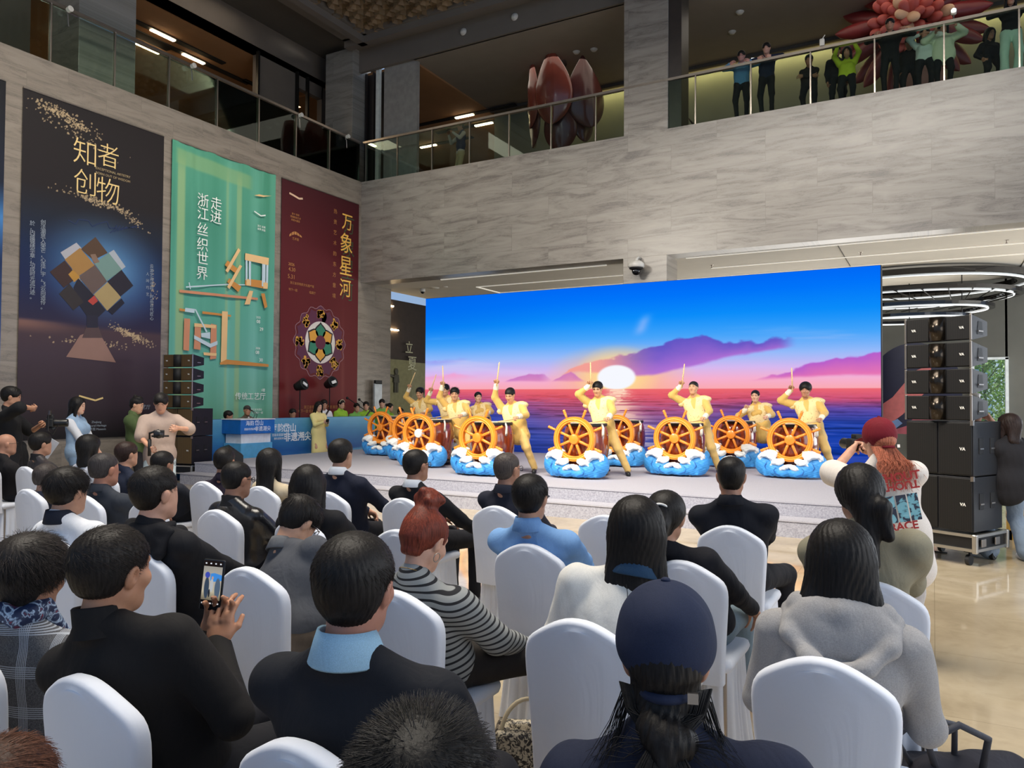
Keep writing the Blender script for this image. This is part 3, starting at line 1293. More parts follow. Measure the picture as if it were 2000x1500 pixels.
# the lower ceiling behind the beam and its pale slot trims, given a faint glow
struct('ceiling_lower', bx(WX - .3, 9, BY + .6, 25.5, ZB, ZB + .12), M_SOFFIT)
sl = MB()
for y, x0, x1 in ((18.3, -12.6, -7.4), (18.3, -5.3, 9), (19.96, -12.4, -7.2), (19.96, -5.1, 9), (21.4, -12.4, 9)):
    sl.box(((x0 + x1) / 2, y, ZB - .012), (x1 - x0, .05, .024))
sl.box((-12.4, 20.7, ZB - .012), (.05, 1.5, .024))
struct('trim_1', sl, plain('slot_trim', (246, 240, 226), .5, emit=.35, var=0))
sm = MB()
sm.box((-1.86, 21.9, ZB - .004), (.02, 7.2, .008))
sm.box((2.0, 21.9, ZB - .004), (.02, 7.2, .008))
struct('trim_2', sm, plain('seam', (70, 64, 56), .8))
# upper floor: ceilings
struct('ceiling', bx(-13.65, 9, BY + .55, 24, ZC, ZC + .2), M_CEIL)
struct('ceiling_corridor', bx(-26, -13.65, BY + .9, 31, ZC - .06, ZC + .14), M_BROWN)
struct('ceiling_side', bx(-26, -17.5, -7, BY + .9, ZC, ZC + .2), M_BROWN)
struct('ceiling_gallery', bx(-17.75, -15.6, -7, BY + 1.6, 12.98, 13.2), M_CEILD)
ring = MB()
ring.box((-15.25, 5.2, 12.85), (.9, 25, .3)).box((-2.9, 17.85, 12.85), (25.6, .9, .3))
ring.box((-15.05, 5.2, 12.60), (.25, 25, .2)).box((-2.9, 17.62, 12.60), (25.6, .25, .2))
ring.box((-2.9, 18.25, 12.5), (25.6, .12, 1.0))
struct('trim_3', ring, plain('bulkhead', (112, 104, 95), .7, 0, .03, 2))
struct('trim_4', MB().box((-15.35, 6, 12.695), (.03, 23, .012)), plain('slot_line', (190, 178, 156), .5))
# honeycomb timber ceiling in the coffer
hexm = MB()
hr = .175
for j in range(18):
    for i in range(48):
        x = -14.98 + i * hr * 1.5 + hr
        y = 17.42 - j * hr * 1.732 - (hr * .866 if i % 2 else 0)
        if y < 12.6 or x > -3.5:
            continue
        dz = (.0, .10, .2)[(i + j * 2) % 3]
        pts = [(x + hr * .97 * math.cos(a), y + hr * .97 * math.sin(a)) for a in [k * PI / 3 for k in range(6)]]
        z0 = 12.84 - dz * .8
        vs = [(p[0], p[1], 13.5) for p in pts] + [(p[0], p[1], z0) for p in pts] + [(x + (p[0] - x) * .45, y + (p[1] - y) * .45, z0 + .10) for p in pts]
        fs = [(k, (k + 1) % 6, 6 + (k + 1) % 6, 6 + k) for k in range(6)]
        fs += [(6 + k, 6 + (k + 1) % 6, 12 + (k + 1) % 6, 12 + k) for k in range(6)]
        fs += [tuple(range(12, 18))]
        hexm.add(vs, fs)
struct('ceiling_honeycomb', hexm, plain('honeycomb_timber', (120, 98, 70), .6, 0, .25, 1.2))
struct('ceiling_hall', bx(-15.7, 9, -7, 18.3, 13.5, 13.7), M_CEILD)
# upper back rooms
struct('wall_upper_back', bx(-13.65, 9, 23.1, 23.4, ZS - .3, ZC), M_GREEN)
struct('wall_corridor', bx(-26, -13.65, 29.5, 29.8, ZS - .3, ZC), M_DARKWALL)
struct('wall_upper_left', bx(-24.2, -24, -7, 31, ZS - .3, ZC + .2), plain('tan_wall', (120, 104, 78), .8, 0, .06, 1))
iw = MB()
for y0, y1 in ((-7, 9.3), (15.75, 17.3), (18.45, 19.2)):
    iw.box((-17.6, (y0 + y1) / 2, 10.15), (.2, y1 - y0, 4.0))
iw.box((-17.6, 6.1, 12.6), (.2, 26.2, 1.2))
iw.box((-17.6, 17.9, 11.85), (.2, 1.2, .5))
iw.box((-16.7, 19.2, 10.7), (2.0, .2, 5.1))
struct('wall_gallery', iw, M_DARKWALL)
fr_ = MB()
for y in (15.72, 17.3, 17.75):
    fr_.box((-17.45, y, 10.2), (.1, .07, 3.7))
struct('trim_5', fr_, M_DARKMETAL)
# stone pillars of the upper floor
def pillar(n, x0, x1, y0, y1, z0, z1, m=None):
    struct('pillar_%d' % n, bx(x0, x1, y0, y1, z0, z1, .01), m or M_PILLAR)
pillar(1, -16.75, -15.75, 9.35, 10.65, ZS - .02, 12.7)
pillar(2, -16.82, -15.7, 17.9, 18.77, ZS - .02, 12.7)
pillar(3, -6.72, -5.59, BY + .02, BY + .9, ZS - .02, 12.6, M_BEAM)
pillar(4, -5.59, -5.27, BY + .08, BY + .7, ZS - .02, 12.6, plain('dark_panel', (60, 52, 46), .5))
# lower column under the beam, where the dome camera hangs
pillar(5, -6.72, -5.6, BY - .003, BY + .85, 0, ZB + .01, M_BEAM)
pnl = MB()
pnl.box((-14.22, 18.45, 10.2), (1.27, .12, 3.7))
struct('wall_panel', pnl, plain('light_panel', (150, 146, 140), .6))
pn2 = MB()
pn2.box((-15.08, 18.4, 10.2), (.14, .1, 3.7))
struct('trim_6', pn2, plain('pale_strip', (214, 220, 214), .5))  # narrow pale strip left of the wall panel
pn3 = MB()
for x in (-15.65, -15.35):
    pn3.box((x, 18.5, 10.2), (.05, .08, 3.7))
pn3.box((-15.4, 18.62, 10.2), (.75, .05, 3.7))
struct('trim_7', pn3, plain('dark_frame', (46, 40, 38), .4))


# -- railings: one thing each, with rail, panes and posts as its parts
def railing(name, label, along, fixed, a, b, posts, z0=ZS, z1=ZR):
    root = thing(name, label, 'railing', ((fixed, (a + b) / 2, z0) if along == 'y' else ((a + b) / 2, fixed, z0)))
    o = root.location

    def box(c, s):
        if along == 'y':
            return MB().box((fixed - o.x, c[0] - o.y, c[1] - z0), (s[2], s[0], s[1]))
        return MB().box((c[0] - o.x, fixed - o.y, c[1] - z0), (s[0], s[2], s[1]))
    box(((a + b) / 2, z1), (b - a, .06, .09)).build('handrail', M_METAL, root)
    edges = sorted([a] + posts + [b])
    for p in posts:
        box((p, (z0 + z1) / 2), (.03, z1 - z0, .05)).build('post', M_METAL, root)
    for e0, e1 in zip(edges[:-1], edges[1:]):
        if e1 - e0 > .1:
            box(((e0 + e1) / 2, (z0 + z1) / 2 - .02), (e1 - e0 - .03, z1 - z0 - .06, .016)).build('glass_pane', M_GLASS, root)
    return root


railing('glass_railing', 'glass balcony railing along the top of the left wall above the banners', 'y', WX - .06, -2.0, BY - .02, [-.8, .5, 1.85, 3.2, 4.5, 5.8, 7.15, 8.46, 9.8, 11.11, 12.44, 13.74, 15.05, 16.36])
railing('glass_railing', 'glass balcony railing above the stage with people leaning over it', 'x', BY + .06, WX + .02, 8.6, [WX + .12, -13.83, -12.58, -11.3, -10.03, -8.76, -7.49, -6.2, -4.92, -3.63, -2.34, -1.05, .24, 1.53, 2.8, 4.1, 5.4, 6.7])
# spot lights clamped to the left handrail
for y in (8.75, 11.65, 15.1, 17.0):
    t = thing('clamp_light', {8.75: 'small white spotlight clamped to the left handrail above the black banner', 11.65: 'small white spotlight clamped to the left handrail above the green banner\'s near edge', 15.1: 'small white spotlight clamped to the left handrail above the red banner', 17.0: 'small white spotlight clamped to the left handrail by the room corner'}[y], 'spotlight', (WX + .02, y, ZR - .02), 0, 'spotlights on the left handrail')
    MB().tube([(0, 0, -.03), (.10, 0, -.02)], [.05, .06], 10).build('lamp_head', plain('white_paint', (222, 216, 204), .4), t)
    MB().tube([(-.03, 0, .05), (-.03, 0, -.1), (0, 0, -.12), (.0, .02, -.35)], .012, 6).build('bracket', M_METAL, t)

# strip lights in the brown ceilings upstairs
k = 0
for (x, y, z, along, lab) in ((-19.6, 12.2, ZC - .04, 'y', 'slim warm strip light in the gallery ceiling, nearest the first pillar'),
                              (-18.9, 13.6, ZC - .04, 'y', 'slim warm strip light in the gallery ceiling, second from the first pillar'),
                              (-20.0, 13.9, ZC - .04, 'y', 'slim warm strip light in the gallery ceiling, deeper in the room'),
                              (-19.4, 15.0, ZC - .04, 'y', 'slim warm strip light in the gallery ceiling, farthest along'),
                              (-19.3, 18.9, ZC - .04, 'y', 'slim warm strip light seen beside the corner pillar'),
                              (-20.9, 22.0, ZC - .04, 'y', 'slim warm strip light low beside the corner pillar'),
                              (-14.6, 22.6, ZC - .1, 'x', 'slim warm strip light in the corridor ceiling, upper of the pair'),
                              (-14.4, 23.6, ZC - .1, 'x', 'slim warm strip light in the corridor ceiling, lower of the pair'),
                              (-17.6, 24.6, ZC - .1, 'x', 'slim warm strip light in the corridor ceiling beside the light panel')):
    mb = MB().box((0, 0, 0), (.12, .75, .04) if along == 'y' else (.75, .12, .04), None, .01)
    o = mb.build('strip_light', M_WARM)
    o.location = (x, y, z)
    tag(o, lab, 'ceiling light', 'strip lights upstairs')
    mb = MB().box((0, 0, 0), (.2, 4.2, .03) if along == 'y' else (4.2, .2, .03))
    o = mb.build('light_slot', M_BLACK)
    o.location = (x, y, z + .025)
    o['kind'] = 'structure'
for x, y, lab in ((-13.3, 15.4, 'round ceiling spotlight in the honeycomb, nearest the corner'), (-11.0, 15.0, 'round ceiling spotlight in the honeycomb, farther from the corner')):
    t = thing('downlight', lab, 'ceiling light', (x, y, 12.75), 0, 'downlights in the honeycomb ceiling')
    MB().lathe([(.14, .06), (.15, 0), (.10, -.01), (.09, .05)], 20).build('trim_ring', plain('white_ring', (210, 205, 195), .4), t, True)
    MB().lathe([(0, .02), (.09, .02), (.09, .03)], 20).build('bulb', M_COOL, t, True)
_cols = dict(smoke=plain('detector_white', (200, 195, 185), .5))
for i, (px, py, lab) in enumerate(((1005, 33, 'small white smoke detector on the upper ceiling left of the stone column'), (905, 62, 'tiny dark sprinkler head on the upper ceiling near the corner'), (1160, 96, 'round white dome fitting on the upper ceiling beside the stone column'), (1126, 101, 'small white detector on the upper ceiling above the large leaf sculpture'), (1430, 62, 'round white fitting on the dark ceiling above the leaning boys'), (1445, 23, 'small white detector on the dark ceiling high above the boys'))):
    d = ray(px, py)
    p = Vector((0, 0, EYE)) + d * ((ZC - EYE) / d.z)
    if p.y < 18.4:  # these two missed the ceiling; slid along the line of sight to the bulkhead
        p = Vector((0, 0, EYE)) + d * (18.16 / d.y)
    mb = MB().lathe([(0, -.07), (.06, -.065), (.10, -.02), (.11, 0)], 16)
    o = mb.build('smoke_detector', _cols['smoke'], None, True)
    o.location = p
    if p.y < 18.2:
        o.rotation_euler = (PI / 2 * -1, 0, 0)
    tag(o, lab, 'detector', 'fittings on the upper ceiling')

area_lamp('gallery_wall_lamp', (-21.5, 12.6, ZC - .1), (-23.6, 12.9, 9.0), .8, .8, 45, (1.0, .80, .45), 1.6)
area_lamp('gallery_lamp', (-20.0, 14.0, ZC - .15), (-20.0, 14.0, 8), 3.0, 5.0, 60, (1.0, .82, .6))
area_lamp('corridor_lamp', (-17.0, 24.0, ZC - .2), (-17, 24.0, 8), 4.0, 5.0, 80, (1.0, .80, .58))
# cove light that washes the upper back wall
area_lamp('cove_lamp', (-2.4, 22.85, ZC - .05), (-2.4, 23.3, ZC - 1.6), 18.0, .12, 170, (1.0, .80, .38))
struct('trim_8', MB().box((-2.3, 22.75, ZC - .06), (22.6, .12, .1)), M_CEILD)

# ---------------------------------------------------------------- far right beyond the stage: grey wall, window, black ring ceiling
struct('wall_far', bx(-16, 1.05, 27.0, 27.25, 0, 7.5).box((4.9, 27.12, 3.75), (6.0, .25, 7.5)).box((1.5, 27.12, 5.3), (.92, .25, 4.4)).box((1.5, 27.12, .06), (.92, .25, .12)), plain('far_wall', (96, 95, 88), .8, 0, .05, 2))
wf = MB()
wf.box((1.06, 27.0, 1.6), (.08, .3, 3.0)).box((1.93, 27.0, 1.6), (.08, .3, 3.0)).box((1.5, 27.0, 3.08), (.95, .3, .07)).box((1.5, 27.05, .95), (.9, .05, .05))
struct('window_1', wf, plain('window_white', (214, 220, 220), .4))
struct('window_2', bx(1.1, 1.9, 27.1, 27.11, .12, 3.05), glass_mat('clear_glass', (.98, .99, .99)))
# low glass front to the left of it, behind the speakers
struct('window_3', bx(-.62, .9, 26.93, 26.98, .2, 1.5), plain('bright_glass_dim', (190, 205, 200), .3))


def facade_tree(x, y, h, lab, seed):
    g = random.Random(seed)
    t = thing('tree', lab, 'tree', (x, y, -.1), 0, 'trees outside the far window')
    mb = MB()
    mb.tube([(0, 0, 0), (.05, 0, h * .4), (-.03, .03, h * .8)], [.09, .06, .02], 8)
    for i in range(14):
        a = g.random() * 6.28
        z = h * (.25 + .06 * i * .8)
        mb.tube([(0, 0, z), (math.cos(a) * .35, math.sin(a) * .35, z + .3), (math.cos(a) * .8, math.sin(a) * .8, z + .7)], [.03, .02, .008], 5)
    mb.build('trunk', plain('bark', (92, 84, 66), .8), t)
    vs, fs = [], []
    for i in range(2600):
        a, b = g.random() * 6.28, g.random() ** .6
        z = h * (.25 + .75 * g.random())
        r = (1.15 * (1 - abs(z / h - .6) * 1.1)) * b
        c = Vector((math.cos(a) * r, math.sin(a) * r, z))
        u = Vector((g.uniform(-1, 1), g.uniform(-1, 1), g.uniform(-1, 1))).normalized() * .07
        w = u.cross(Vector((g.uniform(-1, 1), g.uniform(-1, 1), g.uniform(-1, 1)))).normalized() * .035
        o = len(vs)
        vs += [c - u, c + w, c + u, c - w]
        fs.append((o, o + 1, o + 2, o + 3))
    m = MB()
    m.add(vs, fs)
    m.build('foliage', plain('leaf_green', (128, 164, 62), .6, 0, .3, 3), t)
    return t


facade_tree(1.55, 31.0, 4.2, 'slender green tree in the middle of the far window', 3)
facade_tree(2.6, 33.5, 4.6, 'green tree farther back on the right of the far window', 4)
facade_tree(.5, 33.0, 4.6, 'green tree mostly hidden behind the right speaker tower', 5)
area_lamp('outdoor_tree_fill', (6, 38, 16), (1.5, 31, 2), 10, 10, 9000, (1.0, .98, .92))  # area lamp added outside to brighten the trees, in place of a sun
struct('exterior_ground', bx(-10, 16, 27.3, 60, -.3, -.1), plain('paving_out', (206, 204, 196), .8))
bl = thing('building', 'pale office block outside the far window behind the trees', 'building', (6, 56, -.1))
MB().box((0, 0, 7), (22, 6, 14)).build('facade', plain('office_wall', (178, 196, 210), .5), bl)
wmb = MB()
for i in range(10):
    for j in range(6):
        wmb.box((-9.9 + i * 2.1, -3.02, 1.4 + j * 2.2), (1.4, .05, 1.4))
wmb.build('windows', plain('office_glass', (110, 140, 170), .15), bl)

# black ring sculpture under the ceiling at the right
rg = thing('ceiling_rings', 'stack of large black oval rings hanging under the ceiling beside the screen', 'ceiling sculpture', (-.6, 24.4, 4.4))
for i, (a, b, z, th, n_) in enumerate(((3.1, 2.6, .62, .10, 'ring'), (2.75, 2.2, .28, .07, 'ring'), (2.1, 1.7, -.06, .06, 'ring'), (1.6, 1.25, -.30, .05, 'ring'))):
    m = MB()
    pr = [(1 - .16, 0), (1, 0), (1, th * 1.6), (1 - .16, th * 1.6)]
    n = 72
    vs, fs = [], []
    for k in range(n):
        t_ = 2 * PI * k / n
        for r, zz in pr:
            vs.append((a * r * math.cos(t_), b * r * math.sin(t_), z + zz))
    for k in range(n):
        for q in range(4):
            fs.append((k * 4 + q, ((k + 1) % n) * 4 + q, ((k + 1) % n) * 4 + (q + 1) % 4, k * 4 + (q + 1) % 4))
    m.add(vs, fs)
    m.build('ring', plain('gloss_black', (20, 18, 20), .08, 0, .05, spec=.7), rg)
    lw = MB()
    lw.tube([(a * .92 * math.cos(2 * PI * k / 60), b * .92 * math.sin(2 * PI * k / 60), z - .012) for k in range(60)], .022, 6, closed=True)
    lw.build('light_ring', plain('ring_light', (236, 240, 240), .4, emit=.8, var=0), rg)
m = MB()
for k in range(26):
    a = 2 * PI * k / 26
    m.tube([(2.7 * math.cos(a), 2.2 * math.sin(a), .30), (1.8 * math.cos(a + .25), 1.45 * math.sin(a + .25), .10)], .014, 5)
m.build('spokes', M_DARKMETAL, rg)
m = MB()
for x, y in ((-1.3, -.6), (1.3, -.6), (0, .9)):
    m.tube([(x, y, -.3), (x, y, 2.0)], .015, 6)
m.build('hangers', M_DARKMETAL, rg)
struct('ceiling_far', bx(-16, 9, 25.5, 31, 7.0, 7.2), plain('far_ceiling', (64, 66, 64), .5))
struct('trim_9', bx(-16, 9, 25.46, 25.5, ZB, 7.1), plain('white_edge', (216, 214, 206), .5))

# wall with the summer display behind the left opening
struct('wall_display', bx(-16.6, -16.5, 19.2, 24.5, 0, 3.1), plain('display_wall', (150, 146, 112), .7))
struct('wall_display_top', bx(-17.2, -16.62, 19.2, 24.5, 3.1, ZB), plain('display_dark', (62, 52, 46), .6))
for i, (y, z) in enumerate(((20.2, 5.0), (20.9, 5.02), (20.4, 4.25), (21.2, 4.2))):
    o = MB().box((0, 0, 0), (.06, .5, .05), None, .01).build('strip_light', M_WARM)
    o.location = (-16.58, y, z)
    tag(o, ('warm strip light at the top of the opening left of the screen, near one', 'warm strip light at the top of the opening left of the screen, far one', 'warm strip light lower in the opening left of the screen, near one', 'warm strip light lower in the opening left of the screen, far one')[i], 'ceiling light', 'strip lights in the opening')

rd = thing('round_display', 'dark round display with pink hands printed on it, between screen and right speakers', 'display', (-.72, 19.6, 0))
def disc(cx_, cz_, rx_, rz_, y, n=40):
    return [(cx_ + rx_ * math.cos(2 * PI * k / n), cz_ + rz_ * math.sin(2 * PI * k / n)) for k in range(n)], y
o_, y_ = disc(.35, 2.05, .95, 1.05, 0)
MB().prism(o_, 0, .08).build('disc', plain('display_navy', (34, 32, 56), .35), rd)
MB().prism([(-.50, 1.55), (-.1, 1.85), (.35, 2.45), (.7, 2.6), (.6, 2.0), (.1, 1.45), (-.2, 1.2), (-.48, 1.35)], -.012, 0).build('printed_hand', plain('hand_pink', (206, 110, 106), .4), rd)
MB().prism([(-.3, 1.02), (.2, 1.2), (.55, 1.7), (.75, 1.65), (.8, 1.15), (.3, 1.0)], -.016, 0).build('printed_hand', plain('hand_rose', (176, 86, 96), .4), rd)
MB().prism([(-.2, 1.25), (.0, 1.35), (.1, 1.25), (-.05, 1.12)], -.02, 0).build('printed_cuff', plain('cuff_blue', (120, 150, 196), .4), rd)
MB().box((.35, .06, .5), (.1, .06, 1.0)).box((.35, .06, .03), (.7, .5, .06)).build('foot', M_DARKMETAL, rd)
# ---------------------------------------------------------------- stage, screen, banners, barrier, lectern
def carpet():
    t = NT('stage_carpet')
    v = t.coords('Object')
    n = t.noise(v, 120, 3, .7)
    n2 = t.noise(v, 1.3, 3)
    c = t.ramp(n, [(.3, srgb(138, 136, 144)), (.7, srgb(190, 188, 196))])
    c = t.mix(c, srgb(170, 168, 178), t.math('MULTIPLY', n2, .3))
    t.l(c, t.b.inputs['Base Color'])
    t.b.inputs['Roughness'].default_value = .95
    t.bump(n, .3, .004)
    return t.m


def carpet_side():
    t = NT('stage_carpet_side')
    v = t.coords('Object')
    n = t.noise(v, 45, 4, .8)
    c = t.ramp(n, [(.3, srgb(128, 127, 136)), (.7, srgb(182, 181, 190))])
    t.l(c, t.b.inputs['Base Color'])
    t.b.inputs['Roughness'].default_value = .95
    t.bump(n, .3, .004)
    return t.m


st = thing('stage', 'low grey carpeted stage with two steps along its front, under the drums', 'stage', (-6.8, 13.9, 0))
mc, ms = carpet(), carpet_side()
MB().box((0, 0, STG - .01), (13.0, 6.9, .02)).build('deck', mc, st)
MB().box((0, 0, (STG - .02) / 2), (12.98, 6.88, STG - .02)).build('platform', ms, st)
MB().box((0, -3.625, .21), (13.0, .35, .02)).build('step_tread', mc, st)
MB().box((0, -3.62, .10), (12.98, .335, .20)).build('step_riser', ms, st)


def fbm(x, y, seed, oct_=5, sx=1.0, sy=1.0):
    """smooth value noise on arrays"""
    r = np.random.RandomState(seed)
    T = r.rand(64, 64)
    out = np.zeros_like(x, float)
    amp, tot = 1.0, 0.0
    for o in range(oct_):
        X, Y = x * sx * 2 ** o + 17.3 * o, y * sy * 2 ** o + 9.1 * o
        xi, yi = np.floor(X).astype(int), np.floor(Y).astype(int)
        fx, fy = X - xi, Y - yi
        fx, fy = fx * fx * (3 - 2 * fx), fy * fy * (3 - 2 * fy)
        a = T[xi % 64, yi % 64] * (1 - fx) + T[(xi + 1) % 64, yi % 64] * fx
        b = T[xi % 64, (yi + 1) % 64] * (1 - fx) + T[(xi + 1) % 64, (yi + 1) % 64] * fx
        out += amp * (a * (1 - fy) + b * fy)
        tot += amp
        amp *= .5
    return out / tot


def painted(name, o, ux, uy, w, h, nx, ny, fn, emit, parent, rough=.5, spec=.3, ripple=None):
    """a printed or lit panel: a fine grid whose own picture is stored per vertex"""
    U, V = np.meshgrid(np.linspace(0, 1, nx), np.linspace(0, 1, ny))
    u, v = U.ravel(), V.ravel()
    ux, uy, o = A(*ux), A(*uy), A(*o)
    P = o + np.outer(u * w, ux) + np.outer(v * h, uy)
    if ripple is not None:
        P = P + np.outer(ripple(u, v), np.cross(ux, uy))
    i = np.arange(nx * ny).reshape(ny, nx)
    Q = np.stack([i[:-1, :-1].ravel(), i[:-1, 1:].ravel(), i[1:, 1:].ravel(), i[1:, :-1].ravel()], 1)
    t = NT(name + '_print')
    at = t.n('ShaderNodeAttribute', attribute_name='picture')
    if emit:
        em = t.n('ShaderNodeEmission')
        em.inputs[1].default_value = emit
        t.l(at.outputs[0], em.inputs[0])
        t.l(em.outputs[0], t.out.inputs[0])
    else:
        t.l(at.outputs[0], t.b.inputs['Base Color'])
        t.b.inputs['Roughness'].default_value = rough
        t.b.inputs['Specular IOR Level'].default_value = spec
    ob = mesh_np(name, P, Q, t.m, True, parent)
    c = np.clip(fn(u, v) / 255.0, 0, 1)
    c = np.where(c <= .04045, c / 12.92, ((c + .055) / 1.055) ** 2.4)
    ca = ob.data.color_attributes.new('picture', 'FLOAT_COLOR', 'POINT')
    ca.data.foreach_set('color', np.concatenate([c, np.ones((len(c), 1))], 1).astype(np.float32).ravel())
    return ob


def mixc(c, col, m):
    return c * (1 - m[:, None]) + A(*col) * m[:, None]


def sm(a, b, x):
    t = np.clip((x - a) / (b - a), 0, 1)
    return t * t * (3 - 2 * t)


def grad(v, stops):
    out = np.zeros((len(v), 3))
    p = [s[0] for s in stops]
    for k in range(3):
        out[:, k] = np.interp(v, p, [s[1][k] for s in stops])
    return out


def sunset(u, v):  # sun, cloud and horizon positions taken from image pixels, baked as panel coordinates
    hz = .390
    # sky
    vv = v + .02 * (fbm(u, v, 3, 3, 3, 3) - .5)
    c = grad(vv, [(.39, (250, 170, 180)), (.44, (246, 176, 208)), (.50, (214, 184, 240)), (.58, (150, 186, 250)), (.68, (70, 164, 250)), (.80, (10, 140, 250)), (.92, (0, 116, 250)), (1, (0, 104, 246))])
    c = mixc(c, (0, 108, 236), sm(.5, 0, u) * sm(.6, .9, v) * .5)
    wisp = sm(.52, .74, fbm(u * 1.0 + v * .3, v, 8, 5, 3.2, 13)) * sm(.36, .5, v) * sm(.80, .55, v)
    c = mixc(c, (216, 206, 244), wisp * .5)
    # warm light round the sun
    d = np.sqrt(((u - .495) / .15) ** 2 + ((v - .47) / .17) ** 2)
    c = mixc(c, (252, 190, 130), np.clip(1.15 - d, 0, 1) ** 1.1)
    d2 = np.sqrt(((u - .495) / .072) ** 2 + ((v - .47) / .13) ** 2)
    c = mixc(c, (255, 222, 150), np.clip(1.4 - d2, 0, 1))

    def cloud(c, pts, base, edge, tint, soft, seed, ragged=.02):
        pu, lo, hi = [p[0] for p in pts], [p[1] for p in pts], [p[2] for p in pts]
        n = (fbm(u, v, seed, 5, 22, 16) - .5) * ragged * 3.2
        top = np.interp(u, pu, hi) + n
        bot = np.interp(u, pu, lo) + n * .3
        m = sm(0, soft, top - v) * sm(0, soft * 1.8, v - bot) * sm(pu[0], pu[0] + .02, u) * sm(pu[-1], pu[-1] - .04, u)
        col = np.zeros_like(c)
        f = np.clip((v - bot) / np.maximum(top - bot, 1e-3), 0, 1)
        for k in range(3):
            col[:, k] = edge[k] * (1 - f) + base[k] * f
        ts = sm(tint[1], tint[2], u)
        col = mixc(col, tint[0], (1 - ts))
        return c * (1 - m[:, None]) + col * m[:, None]
    c = cloud(c, [(.355, .47, .48), (.41, .48, .54), (.45, .48, .565), (.50, .46, .60), (.54, .455, .612), (.58, .46, .645), (.625, .485, .672), (.68, .52, .678), (.72, .545, .655), (.78, .575, .645), (.86, .60, .66)], (92, 84, 196), (186, 116, 214), ((244, 160, 150), .44, .60), .012, 11)
    c = cloud(c, [(.74, .425, .435), (.80, .43, .455), (.86, .435, .48), (.90, .44, .525), (.95, .445, .56), (1.04, .44, .565)], (176, 92, 206), (240, 120, 176), ((246, 150, 190), .74, .86), .012, 21)
    c = cloud(c, [(.215, .43, .435), (.25, .43, .465), (.285, .43, .495), (.31, .43, .482), (.325, .43, .49), (.35, .43, .45)], (196, 122, 196), (224, 140, 190), ((206, 128, 200), .2, .3), .01, 31, .012)
    c = cloud(c, [(.335, .43, .435), (.365, .43, .47), (.39, .43, .50), (.415, .43, .46), (.44, .43, .435)], (204, 122, 186), (236, 150, 176), ((206, 128, 196), .3, .4), .01, 41, .012)
    c = cloud(c, [(-.03, .555, .60), (.03, .54, .60), (.08, .55, .60), (.15, .575, .585)], (138, 150, 238), (166, 156, 236), ((150, 150, 240), 0, .1), .03, 51)
    c = cloud(c, [(-.05, .44, .49), (.08, .44, .49), (.17, .44, .46), (.24, .44, .445)], (246, 150, 200), (250, 170, 200), ((246, 150, 200), 0, .1), .03, 61)
    ray_ = np.exp(-(((u - .552) - (v - .75) * .16) / .012) ** 2) * sm(.68, .74, v) * sm(.84, .77, v)
    c = mixc(c, (170, 190, 250), ray_ * .55)
    disc = sm(1.12, .92, np.sqrt(((u - .495) / .042) ** 2 + ((v - .458) / .070) ** 2))
    c = mixc(c, (246, 248, 255), disc)
    # sea
    s = np.clip((hz - v) / hz, 0, 1)
    pers = 1 / (s + .06)
    warp = fbm(u * pers, s * 4, 5, 3, 5, 5)
    w1 = fbm((u - .5) * pers * .9 + .5 * warp, np.log(s + .05) * 7, 71, 4, 5.0, 4.2)
    ripple = (w1 - .5) * 2.6
    side = np.abs(u - .5)
    near = grad(s, [(0, (240, 106, 112)), (.12, (226, 88, 104)), (.3, (176, 84, 128)), (.5, (112, 82, 150)), (.75, (66, 76, 160)), (1, (44, 62, 150))])
    far = grad(s, [(0, (238, 104, 116)), (.14, (206, 82, 120)), (.26, (96, 70, 160)), (.45, (34, 66, 170)), (.75, (16, 58, 168)), (1, (14, 50, 150))])
    sea = near * (1 - sm(.10, .38, side))[:, None] + far * sm(.10, .38, side)[:, None]
    amp = sm(.0, .25, s)
    hl = np.clip(ripple, 0, 1)[:, None] * amp[:, None]
    lo = np.clip(-ripple, 0, 1)[:, None] * amp[:, None]
    sea = sea * (1 - .45 * lo) + (A(150, 140, 226) - sea) * .38 * hl
    wd = .018 + .075 * s
    path = np.exp(-((u - .497 - .02 * s) / wd) ** 2)
    spark = sm(.08, .34, ripple + .30 * path) * path
    sea = mixc(sea, (255, 226, 200), np.clip(spark * (1.0 - .35 * s) + path * sm(.16, 0, s) * .9, 0, 1))
    sea = mixc(sea, (250, 170, 150), path * .28 * sm(1, .2, s))
    sea_m = sm(.002, -.002, v - hz)
    return c * (1 - sea_m[:, None]) + sea * sea_m[:, None]


SX0, SX1, SY, SZ0, SZ1 = -12.2, -.92, 17.0, STG + .004, 4.512
scr = thing('video_screen', 'huge lit video wall at the back of the stage showing a sunset over the sea', 'screen', ((SX0 + SX1) / 2, SY, STG))
cx = (SX0 + SX1) / 2
MB().box((0, .20, (SZ1 + SZ0) / 2 - STG), (SX1 - SX0 + .03, .36, SZ1 - SZ0 + .02)).build('cabinet', M_BLACK, scr)
painted('display', (SX0 - cx, -.004, .004), (1, 0, 0), (0, 0, 1), SX1 - SX0, SZ1 - SZ0, 520, 230, sunset, 1.0, scr)


# ---- hanging banners on the left wall
def wpt(px, py, off=.03):
    p = at_x(px, py, WX + off)
    return p.y, p.z


